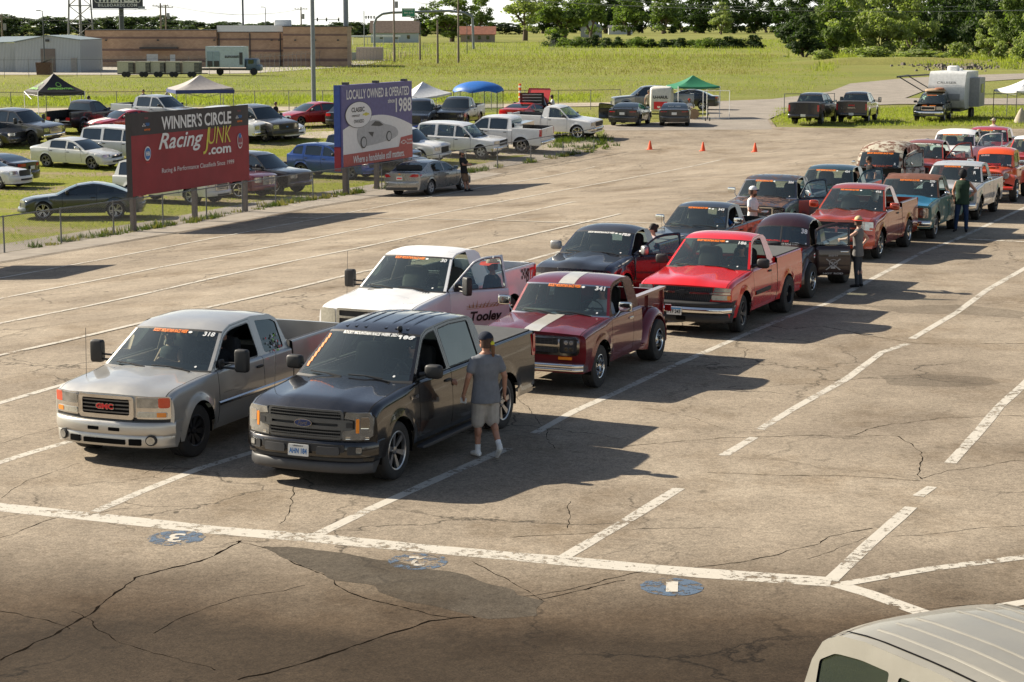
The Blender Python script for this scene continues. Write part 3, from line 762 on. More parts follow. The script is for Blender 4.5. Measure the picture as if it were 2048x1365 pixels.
        if abs(gx)+abs(gy) > 1e-4: root.rotation_euler = (Vector((0, 0, 1)).rotation_difference(Vector((-gx, -gy, 1)).normalized()).to_matrix() @ Matrix.Rotation(rz, 3, 'Z')).to_euler()
        if S.get('dz'): root.location.z += S['dz']
        return root
def put(V, name, label, cat, local, px, py, heading, group=None):
    """place so that the local point lands on the pixel (its own height is kept)"""
    h = R(heading); p = at(px, py, local[2])
    loc = (p.x-(local[0]*cos(h)-local[1]*sin(h)), p.y-(local[0]*sin(h)+local[1]*cos(h)), 0)
    loc = (loc[0], loc[1], terr(loc[0], loc[1])+.02)
    ALLV.append((label, V)); return V.finish(name, label, cat, loc, h, group)
ALLV = []
def make(S, front=None, rear=None, near=False, kind='pickup'):
    V = Veh(kind, S); V.body(); V.greenhouse()
    if S['bed']: V.bedbox()
    if near: V.interior(); V.wipers()
    if front: front(V)
    if rear: rear(V)
    return V
def spec(base, **k): d = dict(base); d.update(k); return d
# ------------------------------------------------------------------ the two staging rows
LANE = 246.0
SEAM = (-.62, -1.72)
FULL = dict(fo=.93, wb=3.68, ro=1.20, hw=.985, sill=.40, tr=.40, tw=.27, ra=.475, bed=True, rail=1.36, iw=1, ir=5, k1=.36,
            top=[(.93, 1.03), (.87, 1.09), (.6, 1.14), (-.5, 1.23), (-.7, 1.245), (-6, 1.245)],
            gh=[(-.55, 1.24), (-1.25, 1.80), (-1.45, 1.86), (-2.2, 1.89), (-2.85, 1.86), (-3.0, 1.79), (-3.12, 1.26)],
            doors=[(-.66, -1.74), (-1.74, -2.86)], paint=None)
def creases(amp=0.02, y0=0.42, w=0.10):
    return lambda x, y: amp*(1/(1+math.exp(-(y0-abs(y))/w*4)))
GL = dict(glass=M_GLASS, sglass=M_GLASS, rglass=M_GLASS)
G_GREEN = glassmat('green_windshield', (0.40, 0.50, 0.44))

# black crew cab at the head of the right row
def front_ford(V):
    P = V.S['paint']; gun = plain('grille_gunmetal', (0.10, 0.10, 0.10), 0.35, 0.6)
    V.fp('grille', rrect(-.55, .55, .70, 1.06, .05), M_BLACK, .012, .04)
    V.slats('grille', -.53, .53, .965, 1.05, 2, gun, .35, .03); V.slats('grille', -.53, .53, .71, .80, 2, gun, .35, .03)
    V.vbars('grille', -.52, .52, .96, 1.05, 36, M_VOID, .4, .02, .01); V.vbars('grille', -.52, .52, .71, .80, 36, M_VOID, .4, .02, .01)
    V.fp('grille', [(-.66, .815), (.66, .815), (.70, .84), (.70, .94), (.64, .955), (-.64, .955), (-.70, .94), (-.70, .84)], gun, .05, .06, holes=[rrect(.10, .50, .865, .90, .01), rrect(-.50, -.10, .865, .90, .01)])
    V.fp('grille', rrect(-.57, .57, .685, 1.075, .06), gun, .028, .03, holes=[rrect(-.535, .535, .715, 1.05, .04)])
    n = 24
    V.mb('oval_badge').plate([(.135*cos(2*pi*k/n), .887+.055*sin(2*pi*k/n)) for k in range(n)], V.fmap(.066), M_CHROME, thick=.02)
    V.mb('oval_badge').plate([(.122*cos(2*pi*k/n), .887+.045*sin(2*pi*k/n)) for k in range(n)], V.fmap(.070), plain('badge_blue', (.01, .03, .12), .2, coat=1), thick=.004)
    text(V.mb('oval_badge'), 'Ford', .14, .05, lambda a, b: V.fmap(.074)(a, b, 0), M_CHROME, 0, .888, bold=.0, shear=.35)
    for s in (1, -1):
        q = 'headlight#%d' % s
        pts = [(.56, .68), (.86, .69), (.935, .74), (.945, .98), (.90, 1.05), (.60, 1.05), (.58, .97), (.72, .95), (.72, .83), (.56, .80)]
        V.mb(q).plate([(s*a, b) for a, b in pts], V.fmap(.03), M_LAMP, thick=.05, cu=.08)
        V.mb(q).plate([(s*a, b) for a, b in rrect(.735, .775, .78, .97, .008)], V.fmap(.037), M_AMBER, thick=.01)
        V.mb(q).plate([(s*a, b) for a, b in rrect(.79, .90, .84, .99, .02)], V.fmap(.037), M_CHROME, thick=.01)
        V.mb(q).plate([(s*a, b) for a, b in rrect(.60, .90, .695, .73, .01)], V.fmap(.037), M_CHROME, thick=.01)
        V.mb(q).plate([(s*a, b) for a, b in rrect(.615, .70, .85, .92, .01)], V.fmap(.055), M_BLACK, thick=.01)
        V.mb('fog_lamp#%d' % s).plate([(s*a, b) for a, b in rrect(.66, .84, .50, .61, .02)], V.fmap(.118), M_BLACK, thick=.02)
        V.mb('fog_lamp#%d' % s).plate([(s*a, b) for a, b in rrect(.77, .84, .53, .60, .01)], V.fmap(.124), M_LAMP, thick=.02)
        V.fp('front_bumper', [(s*a, b) for a, b in rrect(.24, .56, .495, .60, .02)], M_TRIM, .135, .05)
    V.bar('front_bumper', -1.0, 1.0, .445, .665, .3, P, proud=.10, wrap=.10)
    V.fp('front_bumper', rrect(-.62, .62, .53, .63, .02), M_BLACK, .112, .02)
    V.bar('air_dam', -.93, .93, .235, .385, .3, M_TRIM, proud=.07, wrap=.10)
    V.bar('air_dam', -.90, .90, .38, .45, .3, M_BLACK, proud=.03, wrap=.1)
    V.plate_no(.535, num='AHN 184', top='NEBRASKA', proud=.15, y=-.02)
    V.banner(col=M_WHITE, txt='ROCKY MOUNTAIN RACE WEEK 2021', num='106', w=.82, h=.05, a=-.02, t=.945, dots=3, nh=.075, nw=.19)
    for k in range(7):
        V.mb('windshield_banner').plate([(0, 0), (.035, 0), (.035, .09), (0, .09)], lambda p, q, w, k=k: V.wpt(-V.SY(*V.arcw(.2+.1*k))*.92+p, .2+.1*k+q/V.wlen, .007), M_ORANGE)
    for k in range(-3, 4):   # roof ribs
        if k: V.mb('roof').grid([[V.rpt(.06+.9*f/6, (k*.23+d)/1.0, h) for d, h in ((-.035, 0), (-.02, .012), (.02, .012), (.035, 0))] for f in range(7)], V.S['paint'])
    p = V.rpt(.04, .55, 0); fin = V.mb('roof_antenna'); sbox(fin, (p.x, p.y, p.z+.03), (.14, .04, .07), M_BLACK, .8)
    s = V.mb('running_board'); 
    for sg in (1, -1): sbox(s, (-1.75, sg*(V.hw-.0), .33), (2.3, .14, .05), M_TRIM, .3)
    text(V.mb('fender_badge'), 'F-150', .22, .05, lambda a, b: V.D(-.62-a+.12, V.side(-.5, 1.0)+.012, 1.06+b), M_CHROME, bold=.04)
    V.rp('taillight', rrect(.90, .985, .98, 1.32, .02), M_RED, .02, .10, sym=True)
    V.mb('taillight#1').plate(rrect(V.xR+.01, V.xR+.13, .98, 1.32, .03), lambda x, z, w: V.D(x, V.side(x, z)+.012+w, z), M_RED, thick=.02)
    V.bar('rear_bumper', -.97, .97, .50, .66, .25, M_CHROME, rear=True, proud=.10, wrap=.08)
    an = V.mb('antenna'); an.tube([(.25, -.80, 1.15), (.20, -.80, 1.95)], .004, M_BLACK, 4)
    V.mb('door_chrome').box((0, 0, 0), (.001, .001, .001), M_BLACK)
pb = paint((0.006, 0.0055, 0.006), 0.0, 0.2, coat=.9, key='gloss_black')
S = spec(FULL, paint=pb, glass=M_GLASS, sglass=M_TINT, rglass=M_TINT, mirror='big', tonneau=plain('vinyl_cover', (.07, .07, .068), .7, bmp=.2), wheels={'all': dict(style='six', rim=M_ALLOY, rr=.265)}, tr=.405, hoodf=lambda x, y: .03/(1+math.exp(-(.50-.06*x-abs(y))*45)), window_down=True, bow=.20, fo=.86, seatm=M_INT, lean=.06)
V = make(S, front_ford, near=True); V.parts.pop('door_chrome')
put(V, 'pickup_truck', 'glossy black crew cab pickup with number 106 and AHN 184 plate, heading the right row', 'pickup truck', (0, .985, 0), 800, 963, 247.0, 'pickups queued in the staging lanes')

# grey extended cab beside it
def front_gmc(V):
    P = V.S['paint']
    V.fp('grille', rrect(-.45, .45, .66, .99, .05), M_CHROME, .035, .06, holes=[rrect(-.385, .385, .72, .945, .03)])
    V.fp('grille', rrect(-.39, .39, .71, .95, .03), M_VOID, .012, .02)
    V.slats('grille', -.385, .385, .725, .94, 4, M_GUN, .35, .025)
    text(V.mb('badge'), 'GMC', .28, .075, lambda a, b: V.fmap(.055)(a, b, 0), M_REDDECAL, 0, .835, bold=.05)
    text(V.mb('badge'), 'GMC', .295, .086, lambda a, b: V.fmap(.050)(a, b, 0), M_CHROME, 0, .835, bold=.07)
    V.fp('bumper_gap', rrect(-.93, .93, .60, .69, .01), M_BLACK, .004, .02)
    V.slats('bumper_gap', -.42, .42, .615, .665, 1, M_TRIM, .6, .02)
    for s in (1, -1):
        q = 'headlight#%d' % s
        f = lambda pr: V.fmap(pr)
        V.mb(q).plate([(s*a, b) for a, b in rrect(.475, .945, .675, .995, .03)], f(.012), M_CHROME, thick=.03, cu=.08)
        V.mb(q).plate([(s*a, b) for a, b in rrect(.49, .79, .835, .98, .02)], f(.022), M_LAMP, thick=.02, cu=.08)
        V.mb(q).plate([(s*a, b) for a, b in rrect(.79, .935, .835, .98, .03)], f(.022), M_ORANGERED, thick=.02, cu=.08)
        V.mb(q).plate([(s*a, b) for a, b in rrect(.49, .90, .70, .775, .02)], f(.022), M_LAMPW, thick=.02, cu=.08)
        V.mb(q).plate([(s*a, b) for a, b in rrect(.77, .89, .705, .77, .01)], f(.028), M_AMBER, thick=.02, cu=.08)
        V.disc('fog_lamp#%d' % s, s*.72, .385, .075, M_BLACK, .115); V.disc('fog_lamp#%d' % s, s*.72, .385, .056, M_LAMP, .13)
        V.fp('front_bumper', [(s*a, b) for a, b in rrect(.08, .26, .50, .55, .01)], M_VOID, .104, .02)
        V.fp('front_bumper', [(s*a, b) for a, b in rrect(.40, .58, .31, .40, .01)], M_VOID, .108, .02)
    V.bar('front_bumper', -.99, .99, .43, .635, .3, P, proud=.10, wrap=.10)
    V.bar('front_bumper', -.97, .97, .265, .47, .3, P, proud=.09, wrap=.12)
    V.fp('front_bumper', rrect(-.34, .34, .315, .385, .01), M_VOID, .104, .02)
    V.banner(num='318', w=.56, h=.055, a=-.06, nh=.085)
    st = V.mb('window_stickers'); rnd = random.Random(3)
    for k in range(34):
        x = -2.26-rnd.random()*.42; z = 1.13+rnd.random()*.27
        w = .03+rnd.random()*.03; m = rnd.choice([M_WHITE, M_WHITE, M_PLATE, M_REDDECAL, M_TRIM, M_GREY, M_GREENDECAL])
        st.plate(rrect(-w/2, w/2, -.015, .018, .01), lambda a, b, c, x=x, z=z: V.D(x+a, V.SY(x+a, z+b)+.006+.001*(k % 4), z+b), m)
    for s in (1, -1): V.mb('side_moulding').grid([[V.D(x, s*(V.side(x, .66)+d), z) for d, z in ((.002, .70), (.022, .68), (.022, .65), (.002, .63))] for x in [lerp(-.6, -2.9, k/12) for k in range(13)]], M_CHROME)
    V.mb('antenna').tube([(.2, -.75, 1.05), (.16, -.76, 1.80)], .004, M_BLACK, 4)
    V.rp('taillight', rrect(.88, .965, .80, 1.22, .02), M_RED, .02, .08, sym=True)
    V.bar('rear_bumper', -.95, .95, .42, .56, .25, M_CHROME, rear=True, proud=.12, wrap=.08)
    text(V.mb('fender_badge'), 'SIERRA', .3, .03, lambda a, b: V.D(-.9-a, V.side(-.9, .95)+.008, .80+b), M_GUN, bold=.04)
S = spec(FULL, paint=paint((.52, .50, .455), .5, .36, key='pewter'), **GL, fo=.84, bow=.20, wb=3.64, ro=1.25, hw=.98, sill=.30, tr=.385, ra=.44, rail=1.25, mirror='tow', flare=.045,
         top=[(.93, .97), (.88, 1.02), (.6, 1.06), (-.4, 1.13), (-.7, 1.15), (-6, 1.15)],
         gh=[(-.50, 1.14), (-1.16, 1.64), (-1.4, 1.71), (-2.1, 1.74), (-2.62, 1.70), (-2.78, 1.62), (-2.90, 1.16)], doors=[(-.62, -1.98)], fixed=[(-2.14, -2.74)], wr=.05,
         wheels={'all': dict(style='slot', rim=M_DARKRIM, rr=.225, w=.29)}, steer=R(-3), hoodf=lambda x, y: .03/(1+math.exp(-(.55-.1*(x+.5)-abs(y))*25)), window_down=True, liner=plain('bare_bed', (.20, .18, .16), .6))
V = make(S, front_gmc, near=True)
put(V, 'pickup_truck', 'grey extended cab pickup with number 318 and black wheels, heading the left row', 'pickup truck', (0, .98, 0), 399, 917, 248.5, 'pickups queued in the staging lanes')

# white pickup with its door open
def door30(V, e):
    f = lambda a, b: Vector((a, V.side(-1.2, .8)+.013, b))
    text(e, 'Tooley', .66, .24, lambda a, b: f(-1.36-a, .74+b), M_BLACK, bold=.035, shear=.25)
    for k in range(9): e.add([f(-1.0-.07*k, .93), f(-1.03-.07*k, .93), f(-1.0-.09*k, 1.02+.03*(k % 3))], [(0, 1, 2)], plain('gold_flourish', (.45, .27, .12), .5))
    for k in range(3): e.add([f(-.95, .90+.03*k), f(-1.75, .95+.03*k), f(-1.75, .957+.03*k), f(-.95, .907+.03*k)], [(0, 1, 2, 3)], plain('gold_flourish', (.45, .27, .12), .5))
def front_30(V):
    V.fp('grille', rrect(-.56, .56, .74, 1.08, .05), M_LAMPW, .03, .05, holes=[rrect(-.5, .5, .79, .90, .02), rrect(-.5, .5, .94, 1.04, .02)]); V.fp('grille', rrect(-.52, .52, .76, 1.05, .03), M_BLACK, .01, .02)
    V.fp('headlight', rrect(.60, .93, .74, 1.06, .05), M_LAMPW, .02, .04, sym=True)
    V.bar('front_bumper', -.99, .99, .48, .70, .3, M_CHROME, proud=.12, wrap=.1)
    V.banner(num='30', w=.60, h=.055, a=-.10, nw=.11)
    text(V.mb('bed_lettering'), 'B', .17, .28, lambda a, b: V.D(-4.17-a, V.side(-4.35, 1.1)+.012, 1.15+b), M_BLACK, bold=.02, shear=.3); text(V.mb('bed_lettering'), 'TR', .32, .28, lambda a, b: V.D(-4.42-a, V.side(-4.35, 1.1)+.012, 1.15+b), M_REDDECAL, bold=.02, shear=.3)
    for i in range(4):
        for j in range(3):
            if (i+j) % 2 == 0: V.mb('bed_lettering').add([V.D(-3.86-.07*i+a, V.side(-4, 1.1)+.010, 1.10+.07*j+b) for a, b in ((0, 0), (-.065, 0), (-.065, .065), (0, .065))], [(0, 1, 2, 3)], M_BLACK)
    V.rp('taillight', rrect(.90, .975, 1.0, 1.34, .02), M_RED, .02, .08, sym=True)
    V.bar('rear_bumper', -.97, .97, .52, .70, .25, M_CHROME, rear=True, proud=.12, wrap=.08)
    V.mb('antenna').tube([(.1, -.80, 1.2), (.05, -.8, 2.0)], .004, M_BLACK, 4)
    V.mb('body_stripe').grid([[V.D(x, V.side(x, z)+.004, z) for z in (.50, .56, .60)] for x in [lerp(-3.3, -4.9, k/10) for k in range(11)] if abs(x+3.3) > -1 and V.zb(x) < .5], M_REDDECAL)
pw = paint((.80, .80, .80), .0, .32, coat=.35, key='white')
S = spec(FULL, paint=pw, **GL, wb=3.40, ro=1.22, hw=.985, tr=.40, mirror='tow', open=38, door_extra=door30, doors=[(-.62, -1.86)], dz=.02,
         gh=[(-.55, 1.24), (-1.25, 1.80), (-1.45, 1.86), (-1.9, 1.88), (-2.25, 1.85), (-2.4, 1.78), (-2.50, 1.26)],
         hoodf=lambda x, y: .03/(1+math.exp(-(.35-abs(y))*25)), wheels={'all': dict(style='five', rim=M_CHROME, r=.40, w=.25)}, framem=None, seatm=M_INTG)
S.pop('framem'); V = make(S, front_30, near=True)
put(V, 'pickup_truck', 'white regular cab pickup number 30 with its Tooley door open', 'pickup truck', (-.60, .90, 1.24), 893, 590, 246, 'pickups queued in the staging lanes')
WHITE30 = V

# maroon stepside with white stripes
def front_dodge(V):
    P = V.S['paint']
    V.fp('grille', rrect(-.88, .88, .66, .985, .09), M_CHROME, .035, .06, holes=[rrect(-.835, -.53, .70, .945, .04), rrect(.53, .835, .70, .945, .04), rrect(-.50, .50, .70, .80, .02), rrect(-.50, .50, .835, .945, .02)])
    V.fp('grille', rrect(-.86, .86, .68, .965, .06), M_BLACK, .008, .02)
    V.slats('grille', -.50, .50, .70, .80, 4, M_TRIM, .35, .022); V.slats('grille', -.50, .50, .835, .945, 4, M_TRIM, .35, .022)
    V.vbars('grille', -.50, .50, .70, .945, 14, M_TRIM, .12, .02, .01)
    for s in (1, -1):
        for z in (.765, .88):
            V.mb('headlight#%d' % s).plate([(s*a, b) for a, b in rrect(.585, .785, z-.05, z+.05, .02)], V.fmap(.022), plain('smoked_lamp', (.06, .06, .065), .15, coat=1), thick=.02)
            V.disc('headlight#%d' % s, s*.64, z, .036, M_CHROME, .026); V.disc('headlight#%d' % s, s*.73, z, .036, M_CHROME, .026)
        V.mb('marker_lamp#%d' % s).plate([(s*a, b) for a, b in rrect(.50, .74, .585, .635, .01)], V.fmap(.02), M_AMBER, thick=.02)
    V.bar('front_bumper', -.96, .96, .46, .535, .25, M_CHROME, proud=.13, wrap=.06); V.bar('front_bumper', -.955, .955, .39, .465, .25, M_CHROME, proud=.12, wrap=.06)
    V.banner(num='341', w=.58, h=.05, a=-.02, t=.93)
    bedm = P; B = V.mb('truck_bed'); x0 = V.xc-.05; x1 = V.xR; hw = .70; z0 = .62; zr = 1.22
    for s in (1, -1):
        B.box(((x0+x1)/2, s*hw, (z0+zr)/2), (x0-x1, .05, zr-z0), bedm); B.box(((x0+x1)/2, s*(hw+.02), zr+.015), (x0-x1+.04, .13, .04), bedm)
        for xx in (x0-.04, (x0+x1)/2, x1+.04): B.box((xx, s*(hw+.035), (z0+zr)/2), (.07, .05, zr-z0), bedm)
    B.box(((x0+x1)/2, 0, z0+.02), (x0-x1, 2*hw, .04), plain('wood_bed', (.18, .10, .06), .6)); B.box((x0, 0, (z0+zr)/2), (.05, 2*hw, zr-z0), bedm)
    T = V.mb('tailgate'); T.box((x1+.02, 0, (z0+zr)/2), (.06, 2*hw-.06, zr-z0-.04), bedm)
    for s in (1, -1):
        F = V.mb('rear_fender#%d' % s); xc = -V.S['wb']; rows = []
        for k in range(25):
            a = R(-28+222*k/24); ra = V.S['ra']+.02; rows_ = []
            st = 1.0+.28*max(0, cos(a))*(a < pi/2)+.35*max(0, -sin(a))
            for y, ro in ((.66, .10), (.72, .135), (.80, .145), (.88, .12), (.945, .06), (.96, .0), (.95, -.015), (.66, -.02)):
                rr = (ra+ro); x = xc+rr*cos(a)*(1.25 if a < pi/2 and False else 1); z = V.S['tr']+rr*sin(a)
                if a < pi*.36: x = xc+rr*cos(a)+.10*max(0, 1-a/(pi*.36)); 
                rows_.append(Vector((x, s*(y+.02), max(.30, z))))
            rows.append(rows_)
        F.grid(rows, P); sbox(F, (xc+.66, s*.84, .40), (.36, .22, .05), P, .4)
        V.mb('taillight#%d' % s).box((x1-.0, s*.84, .85), (.05, .12, .12), M_RED)
    V.bar('rear_bumper', -.75, .75, .45, .55, .1, M_CHROME, rear=True, proud=.06)
    V.mb('side_trim').box((0, 0, -.0), (.001, .001, .001), M_CHROME)
CLASSIC = dict(fo=.80, wb=2.95, ro=.95, hw=.985, sill=.36, tr=.385, tw=.25, ra=.45, bed=False, rail=1.2, iw=1, ir=5, k1=.28, tum=.02,
            top=[(.80, 1.0), (.76, 1.03), (.4, 1.07), (-.4, 1.13), (-.7, 1.14), (-6, 1.14)], bow=.03, bowp=4, flare=.02,
            gh=[(-.52, 1.13), (-.92, 1.62), (-1.1, 1.68), (-1.5, 1.71), (-1.9, 1.69), (-2.02, 1.62), (-2.12, 1.15)], doors=[(-.52, -1.62)], mirror='chrome', handlem=M_CHROME, rwm=(.14, .2))
pm = paint((.17, .012, .020), .25, .22, key='maroon')
S = spec(CLASSIC, paint=pm, **GL, wb=3.0, stripe=[(-.15, .15)], stripem=plain('stripe_silver', (.50, .48, .43), .35, coat=1), wheels={0: dict(style='drag', rim=M_CHROME, r=.37, rr=.20, w=.22), 1: dict(style='drag', rim=M_CHROME, r=.385, rr=.20, w=.36, **{'in': -.02})}, fritm=M_CHROME,
         hoodf=lambda x, y: .025*math.exp(-((abs(y)-.42)/.1)**2), seatm=M_INT, window_down=True)
def make_stepside(S):
    V = Veh('pickup', S); full = dict(S)
    V.xR = V.xc        # the body shell ends behind the cab
    V.body(); V.greenhouse(); V.xR = -(S['wb']+S['ro']); V.interior(); V.wipers(); front_dodge(V); return V
S['nowell'] = True
V = make_stepside(S); V.parts.pop('side_trim')
put(V, 'pickup_truck', 'maroon stepside pickup number 341 with white centre stripes and chrome bumper', 'pickup truck', (0, .985, 0), 1204, 778, 247, 'pickups queued in the staging lanes')

# red regular cab with sunlit hood
def front_chev(V):
    P = V.S['paint']
    V.fp('grille', [(-.55, .72), (.55, .72), (.60, .80), (.62, .995), (-.62, .995), (-.60, .80)], M_BLACK, .012, .03)
    for k in range(26):
        y = -.56+1.12*k/25; V.fp('grille', [(y-.004, .73), (y+.004, .73), (y+.05, .985), (y+.042, .985)], M_TRIM, .02, .01, cu=0); V.fp('grille', [(y-.004, .73), (y+.004, .73), (y-.042, .985), (y-.05, .985)], M_TRIM, .022, .01, cu=0)
    V.fp('grille_bar', [(-.97, .865), (.97, .865), (.96, .90), (-.96, .90)], M_CHROME, .045, .06)
    b = [(-.16, -.022), (-.05, -.022), (-.05, -.05), (.06, -.05), (.06, -.022), (.16, -.022), (.13, .028), (.05, .028), (.05, .055), (-.06, .055), (-.06, .028), (-.14, .028)]
    V.fp('bowtie_badge', [(x, .882+z) for x, z in b], M_BLACK, .06, .03)
    V.fp('headlight', [(.63, .91), (.965, .91), (.955, .985), (.66, 1.0)], M_LAMP, .025, .05, sym=True)
    V.fp('headlight', rrect(.60, .96, .755, .85, .02), M_LAMPW, .025, .05, sym=True); V.fp('headlight', rrect(.90, .965, .76, .845, .02), M_AMBER, .03, .05, sym=True)
    V.bar('front_bumper', -1.0, 1.0, .60, .72, .3, M_BLACK, proud=.12, wrap=.10)
    V.bar('front_bumper', -1.0, 1.0, .48, .62, .3, M_CHROME, proud=.14, wrap=.10)
    V.bar('front_bumper', -.97, .97, .30, .48, .3, M_BLACK, proud=.09, wrap=.12)
    V.fp('front_bumper', rrect(-.10, .10, .34, .42, .02), M_VOID, .10, .02)
    V.plate_no(.52, num='PTF 243', y=-.12, proud=.16, state_col=plain('plate_sky', (.10, .30, .55), .5))
    V.banner(num='186', w=.58, h=.05, a=-.10, nw=.16)
    for s in (1, -1): V.mb('side_moulding').grid([[V.D(x, s*(V.side(x, .66)+d), z) for d, z in ((.002, .75), (.02, .74), (.02, .67), (.002, .66))] for x in [lerp(-.75, -1.75, k/6) for k in range(7)]], M_BLACK)
    V.rp('taillight', rrect(.88, .965, .80, 1.22, .02), M_RED, .02, .08, sym=True); V.bar('rear_bumper', -.95, .95, .45, .58, .25, M_CHROME, rear=True, proud=.12, wrap=.08)
SHORT = spec(FULL, wb=3.02, ro=1.15, gh=[(-.55, 1.19), (-1.20, 1.72), (-1.4, 1.78), (-1.75, 1.80), (-2.05, 1.77), (-2.15, 1.70), (-2.25, 1.2)], doors=[(-.64, -1.86)],
             top=[(.93, .99), (.88, 1.04), (.6, 1.09), (-.4, 1.17), (-.7, 1.19), (-6, 1.19)], rail=1.28)
S = spec(SHORT, paint=paint((.72, .014, .014), .05, .22, key='bright_red'), **GL, sill=.36, tr=.38, fo=.95, mirror='big', lean=.03, wheels={0: dict(style='six', rim=M_GUN, r=.385, w=.24), 1: dict(style='dish', rim=M_DARKRIM, r=.405, w=.38, rr=.20, **{'in': -.05})}, steer=R(4),
         hoodf=lambda x, y: .045/(1+math.exp(-(.42-.12*x-abs(y))*25)), tonneau=plain('vinyl_cover_grey', (.09, .09, .085), .7), dashm=plain('dash_tan', (.16, .17, .13), .8), window_down=True)
V = make(S, front_chev, near=True)
put(V, 'pickup_truck', 'bright red regular cab pickup number 186 with chrome and black front bumper', 'pickup truck', (0, .985, 0), 1488, 667, 245.5, 'pickups queued in the staging lanes')
CHEV = V

# dark blue and black rounded pickup with door open, left row
def front_128(V):
    V.fp('headlight', rrect(.55, .86, .72, .88, .05), M_LAMP, .02, .04, sym=True); V.fp('grille', rrect(-.45, .45, .66, .93, .06), M_BLACK, .012, .03)
    V.bar('front_bumper', -.93, .93, .40, .62, .3, V.S['paint'], proud=.10, wrap=.1)
    V.banner(num='128', w=.60, h=.045, a=-.04, col=M_WHITE, dots=3)
    V.mb('hood_pins').tube([(.05, -.3, 1.16), (.06, .3, 1.16)], .008, M_GREY)
    V.rp('taillight', rrect(.82, .90, .75, 1.1, .02), M_RED, .02, .08, sym=True); V.bar('rear_bumper', -.88, .88, .42, .55, .25, M_CHROME, rear=True, proud=.1, wrap=.08)
    V.fp('windshield_banner', [(0, 0)]*0 or rrect(.62, .66, .9, .94, .01), M_GREENDECAL, -.3, .0)
    text(V.mb('body_lettering'), 'DAKOTA SPORT', .75, .055, lambda a, b: V.D(-1.05-a, V.side(-1, .6)+.012, .62+b), M_WHITE, bold=.02, shear=.3)
pn = paint((.008, .012, .03), .3, .25, key='midnight_blue')
S = spec(SHORT, paint=pn, hoodpaint=paint((.008, .008, .009), 0, .35, key='semi_black'), roofpaint=paint((.012, .012, .014), 0, .42, key='satin_black'), **GL, hw=.93, wb=2.85, open=52, mirrorm=M_GREY, mirror='big', r=[(1, .16), (-.2, .16), (-.6, .06), (-6, .06)], bow=.28, bowp=2.4, flare=.03, lowpaint=paint((.19, .006, .02), .3, .25, key='crimson_low'),
         hoodf=lambda x, y: .05/(1+math.exp(-(.34-.1*x-abs(y))*22)), doors=[(-.60, -1.72)], gh=[(-.50, 1.17), (-1.15, 1.60), (-1.35, 1.65), (-1.65, 1.67), (-1.95, 1.64), (-2.05, 1.57), (-2.12, 1.18)], tonneau=plain('bed_board', (.16, .17, .17), .6), rcrown=.09, wheels={'all': dict(style='drag', rim=M_GUN, r=.36)}, window_down=False)
V = make(S, front_128, near=True)
put(V, 'pickup_truck', 'dark blue pickup number 128 with satin black roof and its door open', 'pickup truck', (-.55, .86, 1.17), 1263, 515, 245, 'pickups queued in the staging lanes')

# black pickup 343
def front_343(V):
    V.fp('grille', rrect(-.55, .55, .66, .90, .03), M_BLACK, .02, .03); V.fp('headlight', rrect(.6, .88, .72, .90, .03), M_LAMP, .02, .04, sym=True)
    V.bar('front_bumper', -.90, .90, .42, .60, .3, M_BLACK, proud=.10, wrap=.1)
    V.banner(num='343', w=.5, h=.05, a=-.08, nw=.15, dots=2)
    V.rp('taillight', rrect(.80, .88, .75, 1.1, .02), M_RED, .02, .08, sym=True)
    V.mb('antenna').tube([(-.05, -.74, 1.05), (-.10, -.78, 1.4)], .004, M_BLACK, 4)
S = spec(SHORT, paint=paint((.010, .013, .016), .2, .3, key='blue_black'), **GL, hw=.90, wb=2.75, fo=.85, bow=.03, mirror='chrome', window_down=True, r=[(1, .04), (-6, .04)], doors=[(-.55, -1.66)], top=[(.85, .95), (.80, .98), (-.4, 1.06), (-.7, 1.08), (-6, 1.08)],
         gh=[(-.45, 1.07), (-1.05, 1.53), (-1.25, 1.57), (-1.55, 1.59), (-1.85, 1.57), (-1.95, 1.5), (-2.02, 1.09)], wheels={'all': dict(style='drag', rim=M_GUN, r=.34)}, rail=1.08, dashm=plain('dash_green', (.13, .16, .13), .8))
V = make(S, front_343, near=True)
put(V, 'pickup_truck', 'small black pickup number 343 with its driver leaning on the window sill', 'pickup truck', (-.50, .84, 1.07), 1454, 459, 245, 'pickups queued in the staging lanes')

# 38 hot rod with an open suicide door
def door38(V, e):
    f = lambda a, b: Vector((a, V.side(-.9, .7)+.012, b)); m = plain('bone_line', (.42, .40, .38), .6)
    cx, cz = -1.05, .70
    for k in range(14):
        a0, a1 = 2*pi*k/14, 2*pi*(k+1)/14; r0, r1 = .085, .098
        e.add([f(cx-r*cos(a), cz+.03+r*.9*sin(a)) for r, a in ((r0, a0), (r1, a0), (r1, a1), (r0, a1))], [(0, 1, 2, 3)], m)
    for s in (1, -1):
        e.add([f(cx-s*.03+.02*cos(2*pi*k/8), cz+.04+.02*sin(2*pi*k/8)) for k in range(8)], [tuple(range(8))], m)
        e.add([f(cx-s*.17, cz-.12), f(cx-s*.15, cz-.135), f(cx+s*.17, cz+.12), f(cx+s*.15, cz+.135)], [(0, 1, 2, 3)], m)
    e.add([f(cx-.05, cz-.10), f(cx+.05, cz-.10), f(cx+.05, cz-.05), f(cx-.05, cz-.05)], [(0, 1, 2, 3)], m)
    text(e, 'SHIFTY', .22, .04, lambda a, b: f(cx-a, cz+.20+b), m, bold=.05); text(e, 'HOT ROD', .46, .04, lambda a, b: f(cx-a, cz+.01+b-.22), m, bold=.03)
